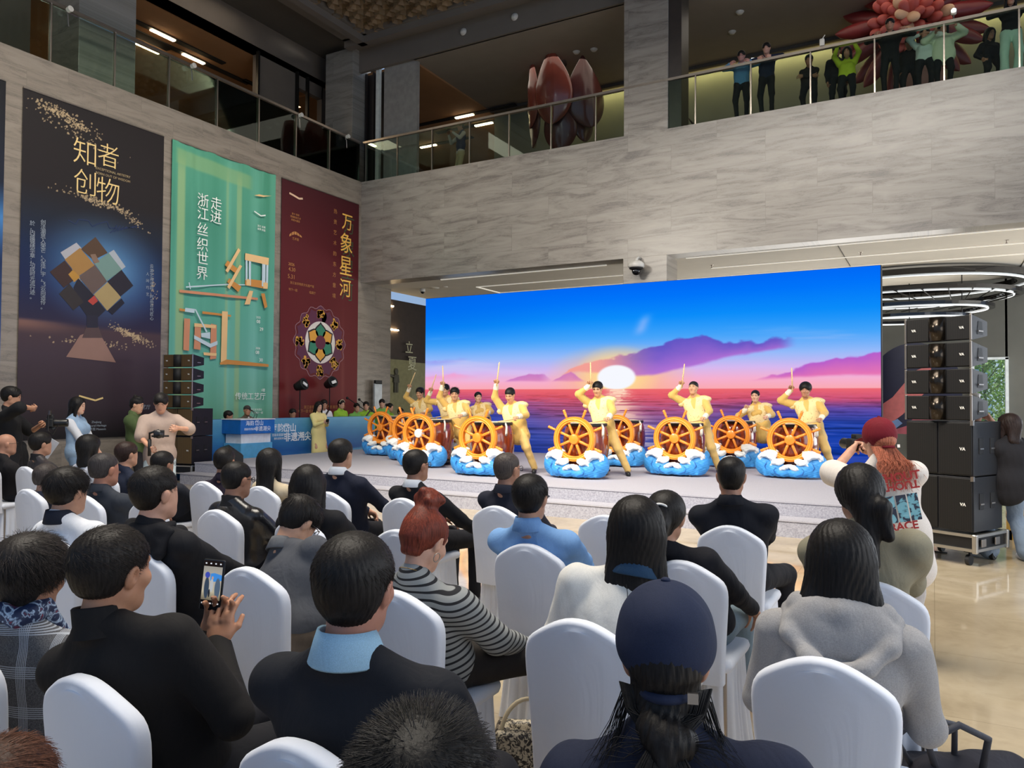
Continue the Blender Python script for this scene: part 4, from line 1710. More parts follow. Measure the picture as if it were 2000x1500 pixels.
class Poster:
    def __init__(self, name, label, y0, y1, z0, z1, fn, off=.03, ripple=None, nx=110, ny=240):
        self.y0, self.z0, self.off = y0, z0, off
        self.root = thing(name, label, 'banner', (WX + off, y0, z0))
        painted('cloth', (0, 0, 0), (0, 1, 0), (0, 0, 1), y1 - y0, z1 - z0, nx, ny, fn, 0, self.root, .55, .3, ripple)
        b = MB()
        b.box((.0, (y1 - y0) / 2, z1 - z0), (.03, y1 - y0, .03))
        b.build('top_bar', M_METAL, self.root)
        self.n = 0

    def loc(self, px, py, up=.0):
        y, z = wpt(px, py, self.off)
        return (y - self.y0, z - self.z0)

    def poly(self, pts, mat, name='print', d=.006):
        """flat printed shape; pts measured on the photograph, as pixel positions cast onto the banner"""
        q = [self.loc(*p) for p in pts]
        self.flat(q, mat, name, d)

    def flat(self, q, mat, name='print', d=.006):
        m = MB()
        self.add(m, q, d)
        return m.build(name, mat, self.root)

    def add(self, m, q, d=.006):
        n = len(q)
        m.add([(d, y, z) for y, z in q] + [(d - .002, y, z) for y, z in q], [tuple(range(n)), tuple(range(2 * n - 1, n - 1, -1))] + [(i, (i + 1) % n, (i + 1) % n + n, i + n) for i in range(n)])

    def line(self, q, w, mat, name='line', d=.006):
        m = MB()
        for (y0, z0), (y1, z1) in zip(q[:-1], q[1:]):
            L = math.hypot(y1 - y0, z1 - z0) or 1
            a, b = -(z1 - z0) / L * w / 2, (y1 - y0) / L * w / 2
            self.add(m, [(y0 + a, z0 + b), (y0 - a, z0 - b), (y1 - a, z1 - b), (y1 + a, z1 + b)], d)
        return m.build(name, mat, self.root)

    def text(self, s, px, py, hpx, mat, bold=0.0, name='lettering', d=.006, align='CENTER', sx=1.0, spacing=1.0):
        """text whose centre-left (or centre) sits at the given spot, letters hpx tall on the photograph"""
        y, z = self.loc(px, py)
        _, z1 = self.loc(px, py - hpx)
        size = (z1 - z) / .86
        M = Matrix(((0, 0, 1, d), (sx, 0, 0, y), (0, 1, 0, z - size * .36), (0, 0, 0, 1)))
        return lettering(s, size, M, mat, self.root, name, bold * size, .001, align, spacing)


def ink(key, col, rough=.6):
    return plain('ink_' + key, col, rough, 0, .03, 4)


GOLD, WHITE, DOT = ink('gold', (226, 196, 130)), ink('white', (226, 232, 226)), ink('dot', (176, 152, 118))


def fn_black(u, v):
    c = grad(v, [(0, (26, 20, 22)), (.10, (52, 40, 46)), (.25, (66, 52, 62)), (.33, (74, 56, 62)), (.345, (44, 38, 62)), (.45, (24, 34, 74)), (.55, (20, 36, 70)), (.66, (28, 32, 44)), (.74, (30, 24, 25)), (1, (28, 22, 23))])
    d = np.sqrt(((u - .55) / .46) ** 2 + ((v - .515) / .17) ** 2)
    c = mixc(c, (110, 168, 214), np.clip(1.12 - d, 0, 1) ** 1.3 * .95)
    c = mixc(c, (20, 16, 18), sm(.0, .03, .03 - v) * .9)
    band = sm(.30, .338, v) * sm(.352, .338, v) * sm(.45, .0, u)
    c = mixc(c, (150, 108, 92), band * .7)
    # printed gold dots
    g = random.Random(4)
    for n_, (cu, cv, su, sv, sl) in ((240, (.26, .955, .22, .018, .10)), (60, (.33, .915, .30, .02, .1)), (150, (.52, .725, .24, .012, .05)), (60, (.75, .70, .12, .016, .2)), (210, (.76, .325, .16, .014, .16)), (80, (.48, .290, .30, .012, .0)), (50, (.36, .485, .08, .02, .3)), (30, (.93, .475, .03, .06, 0))):
        for i in range(n_):
            dx = g.gauss(0, .5) * su
            pu, pv = cu + dx, cv + g.gauss(0, .5) * sv - dx * sl
            r = g.choice((.006, .008, .011, .016))
            if .02 < pu < .98 and .05 < pv < .985:
                m = ((u - pu) * 3.02) ** 2 + ((v - pv) * 6.735) ** 2 < (r + .004) ** 2
                c[m] = c[m] * .25 + A(190, 166, 128) * .75
    return c


P1 = Poster('exhibition_banner', 'tall black banner with gold title and tree of coloured squares', 7.93, 10.95, .90, 7.635, fn_black, nx=250, ny=560)
for s, x, y, h in (('知', 167, 299, 48), ('者', 212, 305, 43), ('创', 167, 357, 46), ('物', 211, 374, 47)):
    P1.text(s, x, y, h, GOLD, -.011, sx=.94)
P1.text('EXCEPTIONAL ARTISTRY', 221, 337, 5.5, ink('gold2', (170, 150, 110)))
P1.text('BORN OUT OF WISDOM', 221, 346, 5.5, ink('gold2', (170, 150, 110)))
for s, x, y0, y1, h in (('创法潮思入荣芒，心连广宇，飞云向造伶。', 84, 434, 600, 9), ('於，内蕴锦绣华章；功成时光流行迹。', 63, 436, 580, 9), ('人间巧艺', 288, 535, 575, 6), ('云游艺海寻踪，时品百代匠心', 296, 520, 622, 7)):
    for i, ch in enumerate(s):
        P1.text(ch, x, y0 + (y1 - y0) * i / (len(s) - 1), h, ink('faint', (150, 160, 170)))


def sq(c, a, b, ang=0):
    return c


for pts, col in (
        ([(118, 493), (149, 474), (160, 486), (128, 508)], (196, 196, 204)), ([(222, 488), (245, 521), (237, 527), (212, 494)], (190, 198, 206)),
        ([(186, 463), (210, 494), (182, 508), (158, 486)], (92, 66, 44)), ([(156, 484), (184, 518), (153, 540), (126, 507)], (184, 138, 74)),
        ([(212, 494), (238, 527), (208, 549), (184, 514)], (128, 164, 156)), ([(126, 509), (152, 541), (124, 562), (97, 531)], (64, 40, 36)),
        ([(142, 527), (156, 541), (145, 551), (133, 536)], (206, 152, 60)), ([(184, 516), (209, 550), (181, 575), (154, 541)], (112, 92, 86)),
        ([(237, 527), (260, 558), (235, 579), (209, 550)], (34, 28, 44)), ([(211, 550), (236, 581), (209, 607), (183, 575)], (190, 166, 112)),
        ([(152, 543), (182, 576), (206, 606), (191, 620), (170, 618), (155, 597), (143, 562)], (28, 26, 44)), ([(176, 497), (186, 496), (194, 512), (183, 515)], (150, 120, 100)),
        ([(135, 554), (163, 590), (143, 606), (115, 574)], (52, 44, 44)), ([(171, 588), (184, 577), (191, 588), (181, 596)], (206, 74, 62)),
        ([(237, 583), (243, 592), (219, 615), (210, 607)], (24, 24, 44)), ([(169, 616), (191, 616), (191, 640), (169, 640)], (34, 32, 54)),
        ([(169, 636), (191, 636), (200, 660), (160, 660)], (92, 70, 70)), ([(168, 650), (178, 654), (186, 655), (199, 659), (226, 708), (129, 697), (156, 655)], (168, 128, 114)),
):
    P1.poly(pts, ink('sq_%d_%d_%d' % col, tuple(int(q * .86) for q in col)), 'colour_square', .006 + .0004 * (col[0] % 7))
for i in range(8):
    a = 150 + i * 3
    P1.line([P1.loc(p, q) for p, q in ((215 + i * 7, 455 - i * 2), (222 + i * 7, 449 - i), (228 + i * 6.5, 440 + i))], .018, ink('feather', (20, 40, 80)), 'feather_line')
P1.line([P1.loc(133 + 12 * i + 4 * math.sin(i * 2.4), 430 + 7 * math.sin(i * 1.9) + i * 1.5) for i in range(9)], .018, ink('feather', (20, 40, 80)), 'cloud_line')
P1.line([P1.loc(x, y) for x, y in ((154, 773), (168, 777), (186, 782), (201, 777))], .035, GOLD, 'curved_mark')
for s, y, h in (('Zhejiang', 824, 5), ('Cultural Heritage', 831, 5), ('艺术馆 Museum', 838, 5)):
    P1.text(s, 188, y, h, ink('faint', (150, 160, 170)))
P1.text('工艺厅', 281, 795, 8, ink('faint', (150, 160, 170)))


def fn_green(u, v):
    c = grad(v, [(0, (112, 172, 140)), (.3, (104, 172, 156)), (.5, (92, 164, 144)), (.75, (74, 142, 120)), (1, (86, 158, 130))])
    st_ = (fbm(u, v * .05, 12, 4, 14, 1) - .5)
    c = c + (st_ * 46)[:, None] * A(.9, .8, .9)
    for a, b, s_ in ((.05, .12, .75), (.60, .645, .65), (.50, .525, .5)):
        m = sm(a - .008, a + .008, u) * sm(b + .008, b - .008, u) * sm(.99, .90, v)
        c = mixc(c, (150, 176, 124), m * s_)
    m = sm(.925, .935, v + .02 * u) * sm(.985, .975, v + .02 * u) * sm(.02, .06, u) * sm(.78, .70, u)
    return mixc(c, (140, 172, 118), m * .6)


P2 = Poster('exhibition_banner', 'tall mint green banner with slim white writing and orange loom pieces', 11.15, 14.25, .60, 7.63, fn_green, .03,
            lambda u, v: .02 * np.sin(u * 19 + v * 1.2) * (.4 + .6 * v) + .03 * np.exp(-((u - .17 - .06 * (1 - v)) / .03) ** 2) * sm(.3, 1, v) + .03 * np.exp(-((u - .86 - .1 * (v - .9)) / .03) ** 2) * sm(.6, 1, v))
for s, pts in (('走进', ((420, 399), (419, 425))), ('浙江丝织世界', ((394, 392), (394, 418), (393, 449), (393, 478), (393, 505), (392, 534)))):
    for ch, (x, y) in zip(s, pts):
        P2.text(ch, x, y, 24, WHITE, -.004, d=.05)
TAN, ORG, COP, THR = ink('tan', (226, 186, 130)), ink('orange', (196, 134, 62)), ink('copper', (200, 136, 100)), ink('thread', (186, 206, 214))


def tx(k, q):
    return [(320 + x * .1867, 480 + y * .1867) for x, y in q]


for q, m_, d in (([(655, 155), (770, 250), (750, 300), (625, 205)], ORG, .045), ([(670, 340), (800, 430), (765, 485), (650, 380)], ORG, .045),
                 ([(765, 25), (787, 50), (655, 285), (630, 262)], TAN, .05), ([(780, 200), (805, 215), (672, 455), (648, 432)], TAN, .05),
                 ([(838, 78), (1085, 130), (1080, 205), (835, 150)], TAN, .05), ([(840, 345), (1072, 372), (1070, 455), (838, 415)], ORG, .045),
                 ([(842, 150), (862, 155), (862, 370), (842, 360)], THR, .048), ([(875, 160), (898, 165), (896, 420), (875, 380)], THR, .048), ([(1015, 190), (1050, 195), (1048, 430), (1012, 425)], THR, .048), ([(1058, 195), (1080, 200), (1075, 430), (1055, 430)], THR, .048),
                 ([(850, 350), (890, 355), (890, 420), (848, 415)], TAN, .052), ([(1025, 385), (1072, 390), (1072, 452), (1025, 450)], TAN, .052),
                 ([(150, 460), (970, 545), (970, 570), (150, 490)], COP, .045), ([(880, 470), (920, 475), (885, 615), (830, 615)], TAN, .05), ([(1003, 500), (1040, 500), (1070, 640), (1040, 655)], ORG, .05),
                 ([(220, 425), (640, 400), (860, 405), (860, 415), (640, 412), (220, 440)], THR, .042), ([(245, 385), (255, 385), (268, 455), (258, 455)], THR, .05),
                 ([(210, 650), (310, 662), (305, 705), (205, 690)], THR, .05), ([(150, 655), (215, 665), (215, 690), (150, 680)], ORG, .046), ([(305, 665), (320, 665), (440, 900), (425, 905)], THR, .055),
                 ([(200, 760), (262, 765), (250, 1100), (190, 1090)], COP, .046), ([(310, 850), (375, 855), (370, 1090), (300, 1080)], COP, .046), ([(480, 815), (540, 830), (535, 1180), (470, 1190)], COP, .046),
                 ([(305, 810), (530, 832), (528, 865), (305, 848)], TAN, .05), ([(375, 915), (470, 905), (470, 975), (378, 955)], THR, .05), ([(300, 935), (470, 1025), (545, 995), (545, 1035), (470, 1068), (300, 975)], THR, .055),
                 ([(400, 1115), (538, 1125), (535, 1155), (405, 1145)], TAN, .05), ([(390, 685), (690, 725), (690, 745), (390, 712)], ORG, .046), ([(595, 685), (655, 690), (640, 1245), (580, 1240)], TAN, .05), ([(570, 1225), (640, 1190), (1080, 1240), (1080, 1268), (650, 1240), (575, 1245)], ORG, .055)):
    P2.poly(tx(0, q), m_, 'loom_piece', d)
for s, x, y, h in (('2025', 502, 620, 5), ('08', 502, 628, 8), ('29', 508, 643, 8), ('2026', 501, 680, 5), ('08', 500, 688, 8), ('30', 507, 703, 8), ('1楼', 511, 762, 6), ('传统工艺厅', 487, 774, 13), ('浙江省非遗馆', 498, 800, 4), ('工艺展厅一层', 500, 806, 4), ('浙江 丝绸', 508, 443, 4), ('世界 织造', 508, 449, 4)):
    P2.text(s, x, y, h, WHITE, d=.05)
P2.line([P2.loc(x, y) for x, y in ((494, 413), (507, 422), (516, 421))], .03, WHITE, 'curved_mark', .05)
P2.poly([(494, 382), (504, 380), (512, 382), (528, 383), (512, 385), (504, 384)], TAN, 'shuttle', .05)


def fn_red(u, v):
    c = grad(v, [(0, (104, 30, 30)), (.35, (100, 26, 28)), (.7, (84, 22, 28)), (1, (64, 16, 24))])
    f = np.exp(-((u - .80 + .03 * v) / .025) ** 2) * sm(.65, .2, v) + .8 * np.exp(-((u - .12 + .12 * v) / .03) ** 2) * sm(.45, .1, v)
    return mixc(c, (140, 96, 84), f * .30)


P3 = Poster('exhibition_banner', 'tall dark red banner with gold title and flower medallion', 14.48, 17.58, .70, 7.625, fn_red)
GD = ink('bright_gold', (236, 184, 84))
for ch, (x, y), h in zip('万象星河', ((678, 434), (676, 476), (675, 520), (674, 563)), (32, 38, 38, 34)):
    P3.text(ch, x, y, h * .95, GD, .002, d=.010, sx=.9)
    P3.text(ch, x + 4, y + 7, h, ink('shade_green', (58, 76, 50)), -.006, d=.004, sx=.9)
for i, ch in enumerate('热贡艺术的东方意境'):
    P3.text(ch, 655 - .35 * i, 413 + 20.6 * i, 8.5, ink('dull_gold', (176, 120, 66)))
for s, x, y, h in (('2026', 569, 516, 7), ('4.30', 570, 526, 9), ('5.31', 569, 540, 10), ('浙江省非物质文化遗产馆', 590, 556, 5), ('地下一层', 572, 566, 5), ('临展厅', 610, 572, 5), ('唐卡 堆绣', 577, 419, 4), ('青海热贡艺术', 577, 425, 4), ('非遗大展览', 577, 431, 4), ('艺术馆', 577, 467, 5)):
    P3.text(s, x, y, h, ink('dull_gold', (176, 120, 66)))
P3.text('浙江省非物质文化遗产馆 展览 非遗馆', 635, 795, 6, ink('dull_gold', (176, 120, 66)))
P3.text('地下一层 临展厅', 600, 803, 6, ink('dull_gold', (176, 120, 66)))
P3.line([P3.loc(x, y) for x, y in ((565, 377), (574, 382), (584, 388), (591, 388))], .05, ink('pale_gold', (216, 180, 150)), 'curved_mark')
m = MB()
for k in range(5):
    P3.add(m, [P3.loc(565 + 5 * k, 462 - 4 * math.sin(k / 4 * PI)), P3.loc(569 + 5 * k, 462 - 4 * math.sin((k + .8) / 4 * PI)), P3.loc(569 + 5 * k, 458 - 6 * math.sin((k + .8) / 4 * PI)), P3.loc(565 + 5 * k, 458 - 6 * math.sin(k / 4 * PI))])
m.build('roof_emblem', ink('dull_gold', (176, 120, 66)), P3.root)
# medallion
mc_ = P3.loc(625.5, 669)
MR = abs(P3.loc(625.5, 669 + 41)[1] - mc_[1])


def petal(c, a, r0, r1, w, n=9):
    q = []
    for s in (-1, 1):
        rng = range(n) if s < 0 else range(n - 1, -1, -1)
        for i in rng:
            t_ = i / (n - 1)
            r = r0 + (r1 - r0) * t_
            off = s * w * math.sin(PI * min(1, .12 + t_ * .88)) ** .7 * (1 - t_ ** 5)
            q.append((c[0] + r * math.cos(a) - off * math.sin(a), c[1] + r * math.sin(a) + off * math.cos(a)))
    return q


wing = ink('medal_purple', (88, 34, 62))
for k in range(16):
    P3.flat(petal(mc_, PI / 2 + k * PI / 8, MR * .9, MR * (1.78 if k % 2 == 0 else 1.66), MR * .42), wing, 'outer_petal', .0050 + .0004 * (k % 3))
P3.line([(mc_[0] + MR * 1.68 * (1 + .045 * math.cos(16 * t_)) * math.cos(t_), mc_[1] + MR * 1.68 * (1 + .045 * math.cos(16 * t_)) * math.sin(t_)) for t_ in [k * PI / 40 for k in range(81)]], .016, ink('medal_line', (156, 120, 130)), 'outline', .007)
P3.flat([(mc_[0] + MR * math.cos(k * PI / 24), mc_[1] + MR * math.sin(k * PI / 24)) for k in range(48)], ink('medal_white', (222, 214, 204)), 'white_disc', .0075)
for k in range(6):
    a = PI / 2 + k * PI / 3
    P3.flat(petal(mc_, a, MR * .22, MR * .98, MR * .40), ink('medal_dark', (40, 26, 34)), 'petal_edge', .0085)
for k in range(6):
    a = PI / 2 + k * PI / 3
    P3.flat(petal(mc_, a, MR * .25, MR * .88, MR * .34), ink('medal_green', (48, 128, 98)) if k % 2 == 0 else ink('medal_yellow', (222, 160, 58)), 'petal', .0095)
P3.flat([(mc_[0] + MR * .34 * math.cos(k * PI / 16), mc_[1] + MR * .34 * math.sin(k * PI / 16)) for k in range(32)], ink('medal_core', (96, 28, 56)), 'core', .0105)
for k in range(8):
    a = PI / 2 + k * PI / 4
    m = MB()
    gg = random.Random(k)
    for i in range(24):
        r = MR * (1.12 + .44 * gg.random())
        t_ = a + gg.uniform(-.15, .15)
        s_ = MR * gg.uniform(.05, .09)
        P3.add(m, [(mc_[0] + r * math.cos(t_) + s_ * math.cos(q * PI / 4), mc_[1] + r * math.sin(t_) + s_ * math.sin(q * PI / 4)) for q in range(8)], .0085)
    m.build('gold_knot', ink('knot_gold', (214, 158, 56)), P3.root)


def fn_blue(u, v):
    c = grad(v, [(0, (190, 204, 224)), (.12, (186, 204, 230)), (.3, (40, 80, 140)), (.5, (20, 40, 80)), (.62, (60, 120, 180)), (.72, (16, 22, 40)), (1, (14, 14, 20))])
    return c + ((fbm(u, v, 90, 4, 5, 9) - .5) * 30)[:, None]


P4 = Poster('exhibition_banner', 'edge of a dark blue banner at the far left end of the wall', 4.6, 7.62, .90, 7.64, fn_blue, nx=50, ny=120)

# ---- blue printed barrier and lectern at the left of the stage
def fn_barrier(u, v):
    c = grad(v, [(0, (60, 128, 186)), (.35, (36, 92, 160)), (.65, (60, 128, 178)), (1, (112, 176, 204))])
    c = mixc(c, (104, 170, 214), sm(0, .4, u) * sm(.75, .3, u) * sm(.5, 1, v) * .5)
    wv = .22 + .18 * (u - .45)
    c = mixc(c, (120, 190, 220), sm(.015, -.015, v - wv) * sm(.3, .5, u) * .6)
    return c + ((fbm(u, v, 33, 4, 8, 4) - .5) * 34)[:, None]


BX = -14.12
bar = thing('barrier', 'long blue printed barrier panel beside the stage with white lettering', 'barrier', (BX, 9.9, 0))
MB().box((-.03, 3.65, .63), (.05, 7.3, 1.26)).build('panel', plain('barrier_back', (70, 110, 150), .5), bar)
painted('print', (0, 0, .01), (0, 1, 0), (0, 0, 1), 7.3, 1.24, 120, 40, fn_barrier, 0, bar, .45)


def bar_text(s, px, py, hpx, mat, bold=0, align='LEFT'):
    a, b = at_x(px, py, BX), at_x(px, py - hpx, BX)
    size = (b.z - a.z) / .86
    M = Matrix(((0, 0, 1, .004), (1, 0, 0, a.y - 9.9), (0, 1, 0, a.z - size * .36), (0, 0, 0, 1)))
    lettering(s, size, M, mat, bar, 'lettering', bold * size, .001, align)


IW = ink('pure_white', (236, 242, 248))
bar_text('海韵', 528, 836, 15, IW, .006, 'LEFT')
bar_text('岱山', 553, 836, 15, IW, .02)
bar_text('非遗潮尖', 554, 854, 16, IW, .02)
bar_text('首届非遗嘉年华', 531, 850, 5, IW)
bar_text('暨非遗展演行', 535, 857, 4, IW)

lec = thing('lectern', 'blue and white lectern with printed top panel and round emblem', 'lectern', (-13.82, 12.32, 0))
MB().box((0, 0, .36), (.56, .92, .72)).build('base', plain('lectern_blue', (92, 170, 214), .4), lec)
MB().box((0, 0, .82), (.50, .86, .24)).build('neck', plain('lectern_white', (226, 230, 236), .4), lec)
MB().box((0, 0, 1.09), (.62, 1.0, .32), None, .01).build('head', plain('lectern_deep', (24, 104, 186), .4), lec)
MB().box((0, 0, 1.26), (.64, 1.02, .02)).build('top_board', plain('lectern_white', (226, 230, 236), .4), lec)


def on_lec(s, y, z, size, mat, x=.3115):
    M = Matrix(((0, 0, 1, x), (1, 0, 0, y), (0, 1, 0, z), (0, 0, 0, 1)))
    lettering(s, size, M, mat, lec, 'lettering', .0, .001, 'LEFT')


on_lec('海韵', -.36, 1.13, .12, IW)
on_lec('岱山', -.10, 1.13, .13, IW)
on_lec('非遗潮尖', -.10, 1.00, .12, IW)
on_lec('首届非遗嘉年华', -.40, 1.02, .055, IW)
m = MB()
for r0, r1, mt in ((.0, .085, 'w'),):
    pass
MB().lathe([(0, .002), (.09, .002), (.09, 0)], 28, Matrix.Translation((.281, .08, .34)) @ Matrix.Rotation(PI / 2, 4, 'Y')).build('emblem_disc', IW, lec)
MB().tube([(.284, .08 + .072 * math.cos(a), .34 + .072 * math.sin(a)) for a in np.linspace(0, 2 * PI, 25)[:-1]], .008, 6, closed=True).build('emblem_ring', ink('emblem_red', (170, 60, 70)), lec)
MB().ball((.282, .08, .34), (.004, .03, .035)).build('emblem_mark', ink('emblem_red', (170, 60, 70)), lec)
gm = MB()
gm.tube([(.02, .1, 1.26), (.03, .16, 1.36), (-.02, .12, 1.45), (-.08, .05, 1.50)], .006, 6)
gm.tube([(-.05, .08, 1.485), (-.10, .035, 1.51)], .016, 8)
gm.tube([(.02, .2, 1.26), (.03, .22, 1.36), (-.03, .18, 1.43), (-.08, .13, 1.46)], .006, 6)
gm.tube([(-.05, .155, 1.445), (-.10, .115, 1.475)], .016, 8)
o = gm.build('microphone', M_BLACK, None, True)
o.location = (-13.82, 12.32, .0)
tag(o, 'pair of black gooseneck microphones on the lectern', 'microphone')

# ---- dome camera under the beam
dc = thing('dome_camera', 'white dome camera with dark bulb hanging on the column above the screen', 'camera', (-6.27, BY - .30, 5.03))
MB().tube([(0, .30, .20), (0, .12, .20), (0, .02, .14), (0, 0, .06)], .035, 10).build('bracket', plain('camera_white', (206, 202, 194), .4), dc, True)
MB().lathe([(0, .10), (.12, .09), (.19, .03), (.20, -.05), (.17, -.07)], 32).build('housing', plain('camera_white', (206, 202, 194), .4), dc, True)
MB().lathe([(.17, -.065), (.165, -.10), (.12, -.12)], 32).build('collar', M_BLACK, dc, True)
MB().ball((0, 0, -.15), .105, None, 24, 14).build('bulb', plain('dome_bulb', (16, 16, 20), .06), dc, True)
MB().ball((-.03, -.10, -.155), .012).build('lens', plain('lens_white', (220, 220, 225), .2), dc, True)
t = thing('dome_camera', 'tiny white dome camera at the ceiling corner left of the screen', 'camera', (-14.2, 19.6, ZB))
MB().lathe([(0, 0), (.09, 0), (.09, -.07), (.07, -.09)], 18).build('housing', plain('camera_white', (206, 202, 194), .4), t, True)
MB().ball((0, 0, -.09), .065).build('bulb', plain('dome_bulb', (16, 16, 20), .06), t, True)
for px, py, lab in ((848, 562, 'oval flush ceiling lamp left above the screen'), (869, 560, 'small round ceiling lamp beside the oval one above the screen')):
    p = at_z(px, py, ZB)
    o = MB().lathe([(0, -.012), (.16 if px < 860 else .09, -.012), (.17 if px < 860 else .10, 0)], 20).build('ceiling_lamp', plain('lamp_glass', (236, 228, 212), .4), None, True)
    o.location = p
    tag(o, lab, 'ceiling light')
for px, py, lab in ((1390, 518, 'small sprinkler on the lower ceiling right of the dome camera'), (1681, 493, 'small sprinkler on the lower ceiling near the ceiling seam'), (1845, 526, 'small sprinkler on the lower ceiling past the screen edge'), (1966, 469, 'small sprinkler on the lower ceiling near the right frame edge'), (1945, 521, 'small sprinkler on the lower ceiling above the ring sculpture')):
    p = at_z(px, py, ZB)
    o = MB().lathe([(0, -.07), (.03, -.07), (.012, -.05), (.012, -.01), (.05, 0)], 10).build('sprinkler', M_METAL, None, True)
    o.location = p
    tag(o, lab, 'sprinkler', 'sprinklers on the lower ceiling')

# ---- summer display left of the screen
ds = thing('olive_board', 'pale olive wall panel with large handwritten characters left of the screen', 'panel', (-16.46, 20.4, .0))
MB().box((0, .4, 2.2), (.02, 2.6, 1.9)).build('board', plain('olive_board', (136, 132, 94), .6), ds)
for ch, px, py, h in (('立', 798, 679, 22), ('夏', 804, 710, 26)):
    a, b = at_x(px, py, -16.48), at_x(px, py - h, -16.48)
    size = (b.z - a.z) / .86
    lettering(ch, size, Matrix(((0, 0, 1, .012), (1, 0, 0, a.y - 20.4 - size * .5), (0, 1, 0, a.z - size * .36), (0, 0, 0, 1))), ink('olive_text', (206, 204, 170)), ds, 'lettering')
a = at_x(779, 750, -16.3)
fg = MB()
fg.ball((0, 0, .44), (.10, .10, .12)).tube([(0, 0, .33), (0, 0, .05)], [.13, .18], 10).tube([(0, -.06, .05), (0, -.06, -.3)], .06, 8).tube([(0, .06, .05), (0, .06, -.3)], .06, 8).tube([(0, -.1, .25), (.05, -.35, .3)], .045, 8)
o = fg.build('painted_boy', plain('figure_grey', (80, 78, 66), .7), ds, True)
o.location = (.05, a.y - 20.4, a.z)
o.scale = (.3, 1, 1)
# ---------------------------------------------------------------- covered banquet chairs
def cloth_white():
    t = NT('chair_cover')
    v = t.coords('Object', scale=(1, 1, .5), rot=(.2, .3, .5))
    n = t.noise(v, 7, 3, .5, 1.0)
    f = t.noise(t.coords('Object'), 420, 2)
    t.b.inputs['Base Color'].default_value = srgb(224, 228, 238)
    t.b.inputs['Roughness'].default_value = .75
    t.b.inputs['Sheen Weight'].default_value = .2
    b1 = t.n('ShaderNodeBump')
    b1.inputs['Strength'].default_value = .22
    b1.inputs['Distance'].default_value = .02
    t.l(n, b1.inputs['Height'])
    b2 = t.n('ShaderNodeBump')
    b2.inputs['Strength'].default_value = .08
    b2.inputs['Distance'].default_value = .002
    t.l(f, b2.inputs['Height'])
    t.l(b1.outputs[0], b2.inputs['Normal'])
    t.l(b2.outputs[0], t.b.inputs['Normal'])
    return t.m


M_COVER = cloth_white()
TILT = .09


def chair_back():
    half = [(.183, .40), (.186, .50), (.192, .60), (.199, .70), (.204, .77), (.205, .81), (.203, .835), (.197, .858), (.186, .878), (.168, .895), (.145, .911), (.120, .926), (.095, .940), (.070, .951), (.048, .9585), (.026, .963), (.0, .9645)]
    left = [(-x, z) for x, z in half]
    out = left + [(x, z) for x, z in half[-2::-1]]
    n = len(out)
    cxz = (0, .68)
    prof = [(-.030, .030), (-.031, .014), (-.027, .005), (-.018, 0), (.012, 0), (.021, .005), (.025, .014), (.025, .030)]
    vs, fs = [], []
    for y, ins in prof:
        for x, z in out:
            L = math.hypot(x, z - cxz[1])
            k = 1 - ins / max(L, .05)
            xx, zz = x * k, cxz[1] + (z - cxz[1]) * k
            if z < .42:
                zz = z
            yy = y - .245 - (zz - .45) * TILT * 1.0 + .05 * (xx / .2) ** 2 * .55
            vs.append((xx, yy, zz))
    m = len(prof)
    for j in range(m - 1):
        for i in range(n - 1):
            fs.append((j * n + i, j * n + i + 1, (j + 1) * n + i + 1, (j + 1) * n + i))
    # faces of the panel: strips between the two sides
    for j, flip in ((0, True), (m - 1, False)):
        S = 8
        rows = []
        for i in range(n // 2):
            a, b = Vector(vs[j * n + i]), Vector(vs[j * n + n - 1 - i])
            row = [j * n + i]
            for s in range(1, S):
                p = a.lerp(b, s / S)
                p.y = p.y - .05 * .55 * ((a.x / .2) ** 2 - (p.x / .2) ** 2) + (-.004 if flip else .012) * (1 - (2 * s / S - 1) ** 2)
                row.append(len(vs))
                vs.append(tuple(p))
            row.append(j * n + n - 1 - i)
            rows.append(row)
        for r0, r1 in zip(rows[:-1], rows[1:]):
            for s in range(S):
                q = (r0[s], r0[s + 1], r1[s + 1], r1[s])
                fs.append(q[::-1] if flip else q)
        top = rows[-1]
        apex = j * n + n // 2
        for s in range(S):
            q = (top[s], top[s + 1], apex)
            fs.append(q[::-1] if flip else q)
    return MB().add(vs, fs)


def chair_skirt():
    N, R = 220, 9
    vs, fs = [], []
    for j in range(R):
        t = j / (R - 1)
        z = .455 * (1 - t) + .012 * t
        for i in range(N):
            a = 2 * PI * i / N
            c, s = math.cos(a), math.sin(a)
            p = 4.5
            r = 1 / ((abs(c) ** p + abs(s) ** p) ** (1 / p))
            x, y = .205 * c * r, .205 * s * r + .0
            if y > 0:
                y *= 1.05
            w = t ** .7 * (.013 * math.sin(a * 26 + .6 * math.sin(3 * a)) + .007 * math.sin(a * 11 + 1)) + .03 * t ** 2
            L = math.hypot(x, y)
            vs.append((x + x / L * w, y + y / L * w, z))
    for j in range(R - 1):
        for i in range(N):
            i2 = (i + 1) % N
            fs.append((j * N + i, (j + 1) * N + i, (j + 1) * N + i2, j * N + i2))
    return MB().add(vs, fs)


def make_chair(label, loc, rz):
    t = thing('banquet_chair', label, 'chair', loc, rz, 'white covered banquet chairs')
    b = chair_back().build('back_cover', M_COVER, t, True, recalc=True)
    MB().box((0, .0, .475), (.425, .43, .065), None, .028).build('seat_cover', M_COVER, t, True)
    chair_skirt().build('skirt', M_COVER, t, True)
    lg = MB()
    for x in (-.17, .17):
        for y in (-.17, .17):
            l = MB().tube([(x, y, .44), (x * 1.02, y * 1.02, .005)], .012, 8).build('leg', M_METAL, t)
    return t


_chair0 = None


